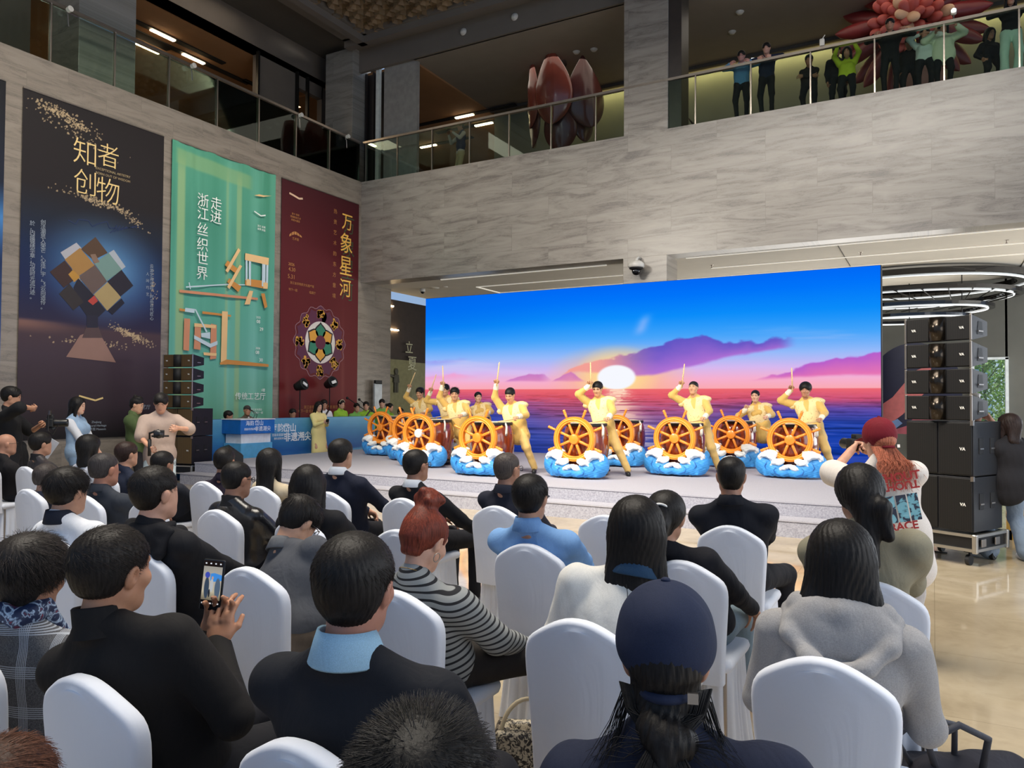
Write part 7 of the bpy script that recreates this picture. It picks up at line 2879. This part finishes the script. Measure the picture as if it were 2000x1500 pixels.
MB().box((0, .02, .05), (.13, .07, .10), None, .01).build('camera_body', M_BLACK, gt)
MB().lathe([(0, .10), (.05, .10), (.056, .08), (.05, 0)], 24, Matrix.Translation((0, .05, .05)) @ Matrix.Rotation(-PI / 2, 4, 'X')).build('lens', plain('lens_black', (26, 26, 28), .3), gt, True)

r, J, h, base, face = stand('man in brown-grey blazer speaking at the lectern microphones', 483, 802, 18.25, dict(top=fabric((96, 84, 72)), bottom=fabric((40, 40, 44)), ht=.008, hair=(62, 58, 56), skin=(190, 138, 108), features=True, collar=fabric((110, 98, 84)), ch=.03, extra=lambda r, J, h, v: blob('shirt_front', [ell(J['nb'] + A(0, .128, -.12), (.035, .03, .12), None, .01)], v, fabric((216, 214, 216)), r)), az=118, bturn=112, sw=.21)
r, J, h, base, face = stand('hostess in pale yellow coat dress looking at her phone', 623, 794, 19.6, dict(fem=True, top=fabric((240, 222, 150), .7, key='coat_yellow'), top_name='coat', tail=.50, swing=.03, bottom=skin((206, 160, 130)), bottom_name='tights', tb=.0, shoe=(210, 190, 150), hair_kind='long', hl=.20, ht=.012, skin=(230, 186, 158), features=True), az=110, bturn=105, hp=.25, sw=.165, hands=dict(R=(.04, .30, 1.14), L=(-.04, .30, 1.14)), vox=.014)
o = MB().box((0, 0, 0), (.08, .012, .15), None, .004).build('phone', M_BLACK)
o.location = wpos(J, base, face, (J['wrL'] + J['wrR']) / 2 + A(0, .10, .02))
o.rotation_euler = (.6, 0, 1.0)
tag(o, 'dark phone in the hands of the hostess in yellow', 'phone')

LIME, LIME2 = fabric((150, 196, 60), .7, key='lime'), fabric((120, 180, 90), .7, key='lime_dark')


def headband(root, J, h, v):
    MB().tube([h.p(.088 * math.cos(t), .02 + .01 * math.sin(t), .05 + .088 * math.sin(t)) for t in np.linspace(.1, 3.04, 16)], .010, 6).build('headband', plain('headband', (206, 190, 160), .5), root, True)


def fiddle_strap(root, J, h, v):
    MB().tube([J['nb'] + A(-.10, .13, -.02), J['nb'] + A(.0, .185, -.16), J['nb'] + A(.10, .19, -.30)], .022, 8).build('strap', plain('strap_dark', (40, 34, 34), .5), root, True)


for lab, px, py, dep, L, az in (
        ('small boy peeking over the barrier before the red banner', 572, 808, 20.0, dict(top=BLK, ht=.016, skin=(176, 130, 104)), 110),
        ('dark-haired head behind the barrier beside the lectern speaker', 447, 813, 17.8, dict(top=BLK, ht=.016, skin=(176, 130, 104)), 60),
        ('musician in white tee with dark strap behind the barrier', 633, 790, 20.6, dict(top=fabric((226, 226, 228)), top_name='tee', sleeve=-.1, ht=.018, skin=(196, 146, 118), features=True, extra=fiddle_strap), 120),
        ('musician in lime green with pale headband behind the barrier', 667, 790, 21.4, dict(fem=True, top=LIME, hair_kind='bun', ht=.012, skin=(220, 172, 144), features=True, extra=headband), 100),
        ('musician in lime green half hidden behind the black microphones', 697, 796, 21.9, dict(fem=True, top=LIME2, hair_kind='bun', ht=.012, skin=(206, 158, 130), features=True), 120),
        ('musician in lime green with brown strap beside the pale stand', 715, 793, 22.0, dict(fem=True, top=LIME, hair_kind='bun', ht=.014, skin=(216, 168, 142), features=True, extra=fiddle_strap), 140),
        ('young musician in green with bowed head at the end of the wall', 746, 788, 22.6, dict(top=LIME2, ht=.016, skin=(216, 168, 142), features=True, open_eyes=False), 140),
        ('musician in green with dark bun turned sideways beside the screen', 762, 796, 22.8, dict(fem=True, top=LIME, hair_kind='bun', ht=.014, skin=(210, 160, 134), hair_more=lambda h: [h.ell((0, -.12, .06), (.05, .05, .05), .02)]), 80),
        ('dark head low beside the drums, end of the musicians', 783, 806, 22.8, dict(top=LIME2, ht=.016, skin=(190, 140, 116)), 100)):
    stand(lab, px, py, dep, dict(dict(bottom=fabric((40, 60, 40)), vox=.013), **L), az=az, hp=.12, sw=.165, vox=.0135, group='musicians behind the barrier')
mic = thing('microphone_stand', 'black boom microphones on stands behind the barrier end', 'microphone', (-14.5, 17.0, 0))
MB().tube([(0, 0, 0), (0, 0, 1.25)], .012, 6).tube([(0, -.5, 1.75), (0, .7, 1.2)], .012, 6).tube([(.1, -.1, 1.7), (.1, .9, 1.15)], .012, 6).tube([(.1, .4, 0), (.1, .4, 1.4)], .012, 6).build('booms', M_BLACK, mic)
MB().ball((0, -.55, 1.77), .04).ball((.1, -.15, 1.73), .04).build('heads', M_BLACK, mic, True)
sp = thing('roll_stand', 'narrow pale panel stand against the wall beside the red banner', 'stand', (-14.95, 18.35, 0))
MB().box((0, 0, 1.55), (.05, .34, 1.35)).build('panel', plain('panel_pale', (190, 196, 200), .4), sp)
MB().box((0, 0, 2.27), (.08, .30, .12)).build('top_box', M_BLACK, sp)
MB().box((0, 0, .45), (.04, .04, .9)).box((0, 0, .02), (.3, .4, .04)).build('foot', M_DARKMETAL, sp)
for px, py, lab, a in ((586, 753, 'black stage spotlight on an added stand before the red banner, left one', -.5), (644, 749, 'black stage spotlight on an added stand before the red banner, right one', .3)):
    p = at_x(px, py, -14.75)
    t = thing('stage_light', lab, 'stage light', (p.x, p.y, 0), 0, 'stage spotlights by the red banner')
    Mx = Matrix.Translation((0, 0, p.z)) @ Matrix.Rotation(a, 4, 'X') @ Matrix.Rotation(1.2, 4, 'Y')
    MB().lathe([(0, -.14), (.10, -.14), (.12, -.05), (.16, .12), (.16, .16), (.13, .16), (.12, .10), (0, .10)], 20, Mx).build('lamp_housing', M_BLACK, t, True)
    MB().box((.02, 0, .17), (.08, .16, .02), Mx).build('label_plate', plain('plate_white', (230, 230, 226), .4), t)
    MB().tube([(0, 0, .02), (0, 0, p.z - .12)], .014, 8).tube([(-.16, 0, .02), (.16, 0, .02)], .012, 6).tube([(0, -.3, .02), (0, .3, .02)], .012, 6).build('stand_pole', M_DARKMETAL, t)  # pole and feet added as a support, none visible in the image

# ---------------------------------------------------------------- people on the upper floor
def upper(label, px, py, y, L, az=180, H=None, hands=None, pole=None, hp=.2, vox=.014, sw=.17, **kw):
    hw = at_y(px, py, y)
    face = -math.radians(az)
    base = Vector((hw.x, hw.y + .02, ZS))
    rel = hw - base
    c, s = math.cos(-face), math.sin(-face)
    head = A(rel.x * c - rel.y * s, rel.x * s + rel.y * c, rel.z)
    Hh = rel.z + .115
    k = Hh / 1.72
    if hands:
        hands = {q: (v[0], v[1], v[2]) for q, v in hands.items()}
    J = standing_pose(Hh, head=head, hp=hp, sw=sw * (.6 + .4 * k), hands=hands, pole=pole, **kw)
    D = dict(stand=True, bottom=fabric((28, 28, 32)), features=True, hs=.92 + .08 * min(k, 1))
    D.update(L)
    return person(label, base, face, J, D, vox, 'people watching from the balcony')


RZ = ZR - ZS + .07
upper('boy in glasses and blue jacket leaning on the balcony rail, leftmost of the watchers', 1448, 110, 18.05, dict(top=fabric((92, 140, 180)), ht=.02, glasses=True, skin=(190, 140, 130)), 175, hands=dict(L=(-.22, .30, RZ), R=(.22, .30, RZ)), pole=dict(L=(-1, .2, -.2), R=(1, .2, -.2)))
upper('boy in dark jacket with white stripes leaning on the balcony rail', 1497, 95, 18.05, dict(top=fabric((34, 40, 60)), ht=.022, skin=(196, 150, 130)), 178, hands=dict(L=(-.15, .30, RZ), R=(.15, .30, RZ)), pole=dict(L=(-1, .2, -.1), R=(1, .2, -.1)))
upper('child in black with folded arms behind the balcony glass', 1580, 118, 18.4, dict(top=fabric((34, 32, 34)), ht=.02, skin=(170, 120, 92)), 180, hands=dict(L=(.10, .20, .86), R=(-.10, .22, .82)), pole=dict(L=(-1, 0, -.6), R=(1, 0, -.6)))
upper('person in dark jacket half hidden beside the lime green child', 1634, 100, 18.6, dict(top=fabric((34, 32, 36)), ht=.018, skin=(176, 126, 100)), 160)
upper('child in bright lime green top raising both hands to the rail', 1654, 102, 18.3, dict(fem=True, top=fabric((190, 206, 50), .7, key='lime_bright'), hair_kind='long', hl=.2, ht=.016, skin=(190, 140, 110)), 180, hands=dict(L=(-.18, .22, 1.30), R=(.18, .22, 1.30)), pole=dict(L=(-1, 0, -.3), R=(1, 0, -.3)))
upper('man in black jacket resting both hands on the balcony rail', 1738, 48, 18.1, dict(top=fabric((24, 24, 27)), ht=.018, skin=(180, 130, 104)), 178, hands=dict(L=(-.30, .28, RZ), R=(.30, .28, RZ)), pole=dict(L=(-1, .0, -.3), R=(1, .0, -.3)), sw=.21)
upper('child between the man in black and the girl in white', 1776, 84, 18.5, dict(top=fabric((26, 24, 28)), ht=.02, skin=(170, 122, 96)), 180)
upper('girl in white sweater with both hands on her head', 1806, 66, 18.3, dict(fem=True, top=fabric((206, 216, 206)), hair_kind='long', hl=.18, ht=.018, skin=(196, 146, 116)), 180, hands=dict(L=(-.10, .05, 1.28), R=(.10, .05, 1.28)), pole=dict(L=(-1, 0, .1), R=(1, 0, .1)))
upper('girl in loose cream jumper beside the girl with hands on head', 1842, 54, 18.3, dict(fem=True, top=fabric((216, 222, 190)), thick=.04, tail=.06, hair_kind='bob', hl=.16, ht=.02, skin=(190, 140, 112)), 175, hands=dict(L=(-.24, .20, 1.26), R=(.20, .24, 1.16)), pole=dict(L=(-1, 0, -.1), R=(1, 0, -.3)))
upper('child in black with dark bob behind the glass near the right end', 1934, 66, 18.5, dict(fem=True, top=fabric((30, 26, 32)), hair_kind='bob', hl=.16, ht=.018, skin=(170, 120, 96)), 150)
upper('adult in dark top and pale mint trousers at the right end of the balcony', 1974, -2, 18.2, dict(fem=True, top=fabric((26, 26, 30)), bottom=fabric((190, 216, 196), key='mint_trousers'), tb=.02, flare=.03, hair_kind='long', hl=.2, ht=.014, skin=(190, 140, 112)), 178, hands=dict(L=(-.16, .26, RZ), R=(.16, .26, RZ)), pole=dict(L=(-1, .1, -.3), R=(1, .1, -.3)), sw=.19)
upper('person in blue vest filming with raised arms behind the corner railing', 899, 248, 19.6, dict(top=fabric((196, 190, 170)), bottom=fabric((190, 176, 130)), ht=.016, skin=(176, 126, 92), extra=lambda r, J, h, v: blob('vest', [dict(p) for p in torso_prims(J, .026, hem=False)], v, fabric((40, 52, 84)), r)), 215, hands=dict(L=(-.20, .34, 1.62), R=(.10, .36, 1.64)))
for px, py, y, lab in ((1470, 118, 17.95, 'small lit phone on the rail beside the boy in the blue jacket'),):
    o = MB().box((0, 0, 0), (.08, .012, .15), None, .004).build('phone', plain('phone_lit', (236, 236, 240), .3, emit=1.5, var=0))
    o.location = at_y(px, py, y)
    o.rotation_euler = (1.2, 0, .3)
    tag(o, lab, 'phone')

# ---------------------------------------------------------------- sculptures upstairs
M_PETAL = plain('petal_lacquer', (136, 64, 50), .25, 0, .25, 1.2, coat=.5)
M_PETALD = plain('petal_dark', (86, 42, 38), .3, 0, .25, 1.2, coat=.3)


def petal_mesh(Lh, Wd, cup, vein=.02, tip=1.0, n=28, m=15):
    """a pointed leaf standing in the x-z plane, hollow towards +y"""
    vs = []
    for i in range(n):
        t = i / (n - 1)
        w = Wd * (2.05 * (t ** .72) * (1 - t) ** 1.08 if 0 < t < 1 else 0) + .008
        for j in range(m):
            u = 2 * j / (m - 1) - 1
            y = cup * (u * u) * (w / Wd) + .22 * cup * math.sin(PI * t) * -1
            y += vein * math.exp(-(u / .07) ** 2) + .010 * math.sin(u * 16 + abs(u) * 8 - t * 22) * (1 - abs(u))
            vs.append((u * w, y, (t - .5) * Lh))
    fs = [(i * m + j, i * m + j + 1, (i + 1) * m + j + 1, (i + 1) * m + j) for i in range(n - 1) for j in range(m - 1)]
    # thickness
    o = len(vs)
    vs += [(x, y + .03, z) for x, y, z in vs]
    fs += [tuple(q + o for q in f[::-1]) for f in fs]
    for i in range(n - 1):
        fs.append((i * m, (i + 1) * m, (i + 1) * m + o, i * m + o))
        fs.append((i * m + m - 1 + o, (i + 1) * m + m - 1 + o, (i + 1) * m + m - 1, i * m + m - 1))
    return vs, fs


pc = at_y(1092, 196, 20.6)
bud = thing('leaf_sculpture', 'giant reddish-brown magnolia bud sculpture hanging behind the corner balcony rail', 'sculpture', pc)
# petals: height, width, cup, offset, turn, material
for L_, W_, cp, off, rz, rx, ry, mt in ((2.25, 1.0, .42, (.02, -.62, .22), 0, .10, .02, M_PETAL), (2.1, .75, .35, (-.88, -.20, .30), -.9, .0, .10, M_PETAL), (2.0, .95, .4, (-1.0, .15, -.30), -1.0, 0, -.10, M_PETALD),
                                       (2.15, 1.0, .4, (.92, .0, .10), .85, .05, -.16, M_PETALD), (1.7, .85, .35, (.1, -.25, -.78), .1, .15, 0, M_PETALD), (1.5, .7, .3, (.75, .35, -.55), 1.2, 0, .1, M_PETALD), (1.9, .95, .35, (0, .55, 0), PI, 0, 0, M_PETALD)):
    M = Matrix.Translation(off) @ Matrix.Rotation(rz, 4, 'Z') @ Matrix.Rotation(rx, 4, 'X') @ Matrix.Rotation(ry, 4, 'Y')
    v_, f_ = petal_mesh(L_, W_, cp)
    MB().add(v_, f_, M).build('petal', mt, bud, True)
MB().tube([(0, -.1, 1.1), (0, 0, 1.42), (0, 0, 11.97 - pc.z)], [.28, .16, .05], 12).build('stalk', M_DARKWALL, bud, True)
MB().ball((0, 0, 0), (.5, .5, .9)).build('core', M_PETALD, bud, True)

dp = at_y(1778, 40, 21.2)
dah = thing('flower_sculpture', 'huge red dahlia sculpture with pale inner petals above the balcony watchers', 'sculpture', dp)
gg = random.Random(11)
for k in range(22):
    ang = 2 * PI * k / 22 + gg.uniform(-.1, .1)
    v_, f_ = petal_mesh(1.5, .32, .18, .01, 1.0, 14, 7)
    M = Matrix.Rotation(ang, 4, 'Y') @ Matrix.Translation((0, .25 * (k % 2), -1.05)) @ Matrix.Rotation(.25, 4, 'X')
    MB().add(v_, f_, M).build('outer_petal', plain('dahlia_deep', (120, 36, 36), .4, 0, .2, 2), dah, True)
for ringi, (R_, cnt) in enumerate(((.78, 16), (.56, 13), (.36, 10), (.16, 6))):
    for k in range(cnt):
        ang = 2 * PI * (k + .5 * ringi) / cnt + gg.uniform(-.15, .15)
        q = MB()
        q.ball((0, 0, 0), (.15, .07, .20), Matrix.Rotation(ang, 4, 'Y') @ Matrix.Translation((0, -.25 - .07 * ringi + gg.uniform(-.05, .05), -R_)) @ Matrix.Rotation(-.5, 4, 'X'), 12, 8)
        q.build('inner_petal', plain(*(('dahlia_pale', (214, 168, 130), .5, 0, .1, 3) if gg.random() < .18 else ('dahlia_coral', (176, 72, 60), .5, 0, .2, 3))), dah, True)
MB().tube([(.1, .3, -.8), (.2, .5, -1.6), (.1, .5, ZS - .02 - dp.z)], [.55, .62, .40], 16).build('trunk', plain('dahlia_stem', (140, 96, 84), .6, 0, .2, 3), dah, True)
MB().tube([(0, .6, .2), (0, .75, ZC - dp.z)], .06, 8).build('hanger', M_DARKMETAL, dah)
lp = at_y(1390, 214, 20.4)
lf = thing('leaf_sculpture', 'dark bronze fallen leaves sculpture on the balcony floor left of the boys', 'sculpture', (lp.x, lp.y, ZS - .02))
for L_, W_, off, rz, rx, ry in ((1.7, .22, (-.55, 0, .75), .2, 0, -.75), (1.6, .55, (.35, .2, .50), -.3, .3, 1.1), (1.3, .4, (-.2, .3, .40), .5, .2, 1.3), (1.5, .10, (-.2, -.1, .6), 0, 0, -.62)):
    v_, f_ = petal_mesh(L_, W_, .14)
    MB().add(v_, f_, Matrix.Translation(off) @ Matrix.Rotation(rz, 4, 'Z') @ Matrix.Rotation(rx, 4, 'X') @ Matrix.Rotation(ry, 4, 'Y')).build('leaf', plain('bronze_leaf', (78, 58, 52), .35, .3, .2, 2), lf, True)
# round no-smoking style signs on the lit wall
for px, py, lab in ((1668, 86, 'round dark pictogram on the lit balcony wall, left one'), (1683, 85, 'round dark pictogram on the lit balcony wall, right one')):
    p = at_y(px, py, 23.08)
    t = thing('wall_sign', lab, 'sign', p, 0, 'pictograms on the balcony wall')
    MB().tube([(.16 * math.cos(a), 0, .16 * math.sin(a)) for a in np.linspace(0, 2 * PI, 25)[:-1]], .018, 6, closed=True).tube([(-.11, 0, -.11), (.11, 0, .11)], .016, 6).tube([(-.08, .0, .03), (.08, .0, .03)], .014, 6).build('symbol', M_BLACK, t)
p = at_y(1862, 26, 18.0)
t = thing('clamp_light', 'bright white spotlight clamped to the balcony rail near the right end', 'spotlight', (p.x, BY + .06, ZR + .185))
MB().tube([(0, 0, -.04), (0, .02, .06)], [.05, .06], 12).build('lamp_head', plain('white_paint', (222, 216, 204), .4), t, True)
MB().ball((0, -.03, .02), .045).build('bulb', M_COOL, t, True)
MB().tube([(0, .04, -.03), (0, .04, -.14)], .012, 6).build('bracket', M_METAL, t)
nt = at_y(1607, 76, 17.9)
o = MB().box((0, 0, 0), (.10, .10, .16), None, .02).tube([(0, 0, .08), (.06, 0, .16)], .01, 6).build('clamp_light', plain('white_paint', (222, 216, 204), .4))
o.location = (nt.x, BY + .06, ZR + .125)
tag(o, 'small grey projector box standing on the balcony rail between boys and lime child', 'spotlight')
# notice board behind the corner railing
p = at_y(855, 298, 22.0)
t = thing('notice_board', 'pale board with dark ring emblem behind the corner balcony railing', 'board', (p.x, 22.0, ZS - .02))
MB().box((0, 0, .85), (.62, .05, 1.5)).build('board', plain('board_pale', (196, 196, 180), .6), t)
MB().tube([(.14 * math.cos(a), -.04, 1.22 + .14 * math.sin(a)) for a in np.linspace(0, 2 * PI, 25)[:-1]], .028, 6, closed=True).build('ring_emblem', M_BLACK, t)
MB().box((-.2, 0, .05), (.05, .3, .1)).box((.2, 0, .05), (.05, .3, .1)).build('feet', M_DARKMETAL, t)
for k, (dx, dz) in enumerate(((-.15, .42), (.0, .5), (.14, .40), (.05, .3))):
    MB().ball((dx, -.04, dz), (.07, .02, .06)).build('print_blot', M_DARKWALL, t)

# ---------------------------------------------------------------- things on the floor
bp = at_z(1895, 1508, .28)
bg = thing('backpack', 'black and grey backpack with loop straps on the floor at the bottom right', 'bag', (bp.x, bp.y + .05, 0), .5)
M_BAG, M_STRAP = fabric((50, 50, 58), .8, key='bag_cloth'), fabric((70, 72, 80), .7, key='bag_strap')
blob('bag_body', [ell((0, 0, .16), (.24, .17, .15), None, .04), rbox((0, 0, .13), (.20, .13, .10), .04, None, .05), cap((-.16, -.02, .28), (.18, .02, .27), .05, .06, .06)], .008, M_BAG, bg, wrinkle(.008, 26, 2))
MB().tube([(-.16, -.05, .30), (-.22, -.10, .42), (-.12, -.14, .50), (.0, -.12, .44), (.0, -.08, .30)], .014, 8).build('strap', M_STRAP, bg, True)
MB().tube([(-.22, .02, .28), (-.30, -.02, .40), (-.22, -.06, .50), (-.08, -.04, .46), (-.06, .0, .30)], .012, 8).build('strap', M_STRAP, bg, True)
MB().box((.24, .05, .36), (.05, .014, .22), Matrix.Rotation(.15, 4, 'Y'), .004).build('strap_tab', M_STRAP, bg)
MB().tube([(-.19, -.12, .22), (0, -.16, .25), (.19, -.13, .22)], .006, 6).build('zip', M_BLACK, bg, True)
hp_ = at_z(1035, 1470, .12)
hb = thing('handbag', 'dark patterned handbag with cream handle between the chairs at the bottom', 'bag', (hp_.x, hp_.y, 0), .4)
t = NT('bag_pattern')
n = t.noise(t.coords('Object'), 46, 3, .6, 1.5)
t.l(t.ramp(n, [(.46, srgb(44, 38, 36)), (.54, srgb(196, 184, 160))]), t.b.inputs['Base Color'])
blob('bag_body', [rbox((0, 0, .12), (.13, .06, .09), .03, None, .02), ell((0, 0, .26), (.11, .035, .07), None, .02, True)], .006, t.m, hb)
MB().tube([(.13 * math.cos(a), -.05, .18 + .20 * math.sin(a)) for a in np.linspace(.1, 3.04, 18)], .010, 8).build('handle', plain('handle_cream', (226, 210, 176), .5), hb, True)
MB().tube([(.0, .05, .22), (.12, .06, .42), (.2, .04, .6)], .008, 6).build('strap', M_DARKMETAL, hb, True)
# patterned phone on the striped woman's knee, phone and paper elsewhere
pp = at_y(950, 1247, 2.98)
t = thing('phone', 'phone in pink and black patterned case on the lap of the striped-top woman', 'phone', pp, 0, rot=(-.75, .15, .55))
mm = NT('case_print')
n = mm.noise(mm.coords('Object'), 60, 2, .5, 1.2)
mm.l(mm.ramp(n, [(.45, srgb(30, 26, 30)), (.50, srgb(232, 110, 106))]), mm.b.inputs['Base Color'])
MB().box((0, 0, 0), (.078, .010, .158), None, .004).build('case', mm.m, t)
lettering('UNECO', .032, Matrix(((0, 0, 0, 0), (0, 0, 0, 0), (0, 0, 0, 0), (0, 0, 0, 1))) if False else (Matrix.Translation((.012, -.0055, -.05)) @ Matrix.Rotation(PI / 2, 4, 'X') @ Matrix.Rotation(PI / 2, 4, 'Z')), plain('case_pink', (240, 128, 120), .5), t, 'case_lettering')
pp = at_y(604, 1180, 3.12)
t = thing('phone', 'dark phone in the hands of the man bowing his head', 'phone', pp, 0, rot=(-.9, 0, -.2))
MB().box((0, 0, 0), (.074, .009, .152), None, .004).build('case', plain('phone_black', (18, 18, 22), .25), t)
# cable and gold frame at the far right
cb = MB().tube([at_z(1765, 1075, .008), at_z(1790, 1088, .008), at_z(1815, 1076, .008), at_z(1850, 1080, .008)], .008, 6).build('cable', M_BLACK, None, True)
tag(cb, 'black cable on the floor beside the right speaker dolly', 'cable')
gfp = at_z(1990, 1065, 0)
gf = thing('gold_barrier', 'gold-coloured metal frame on the floor at the right edge behind the photographer', 'frame', (gfp.x + .35, gfp.y + .4, 0))
MB().box((0, 0, .06), (.9, .06, .12)).box((0, 0, .30), (.9, .05, .05)).box((-.42, 0, .18), (.06, .06, .36)).box((.42, 0, .18), (.06, .06, .36)).build('frame', plain('gold_paint', (176, 138, 66), .4, .6), gf)
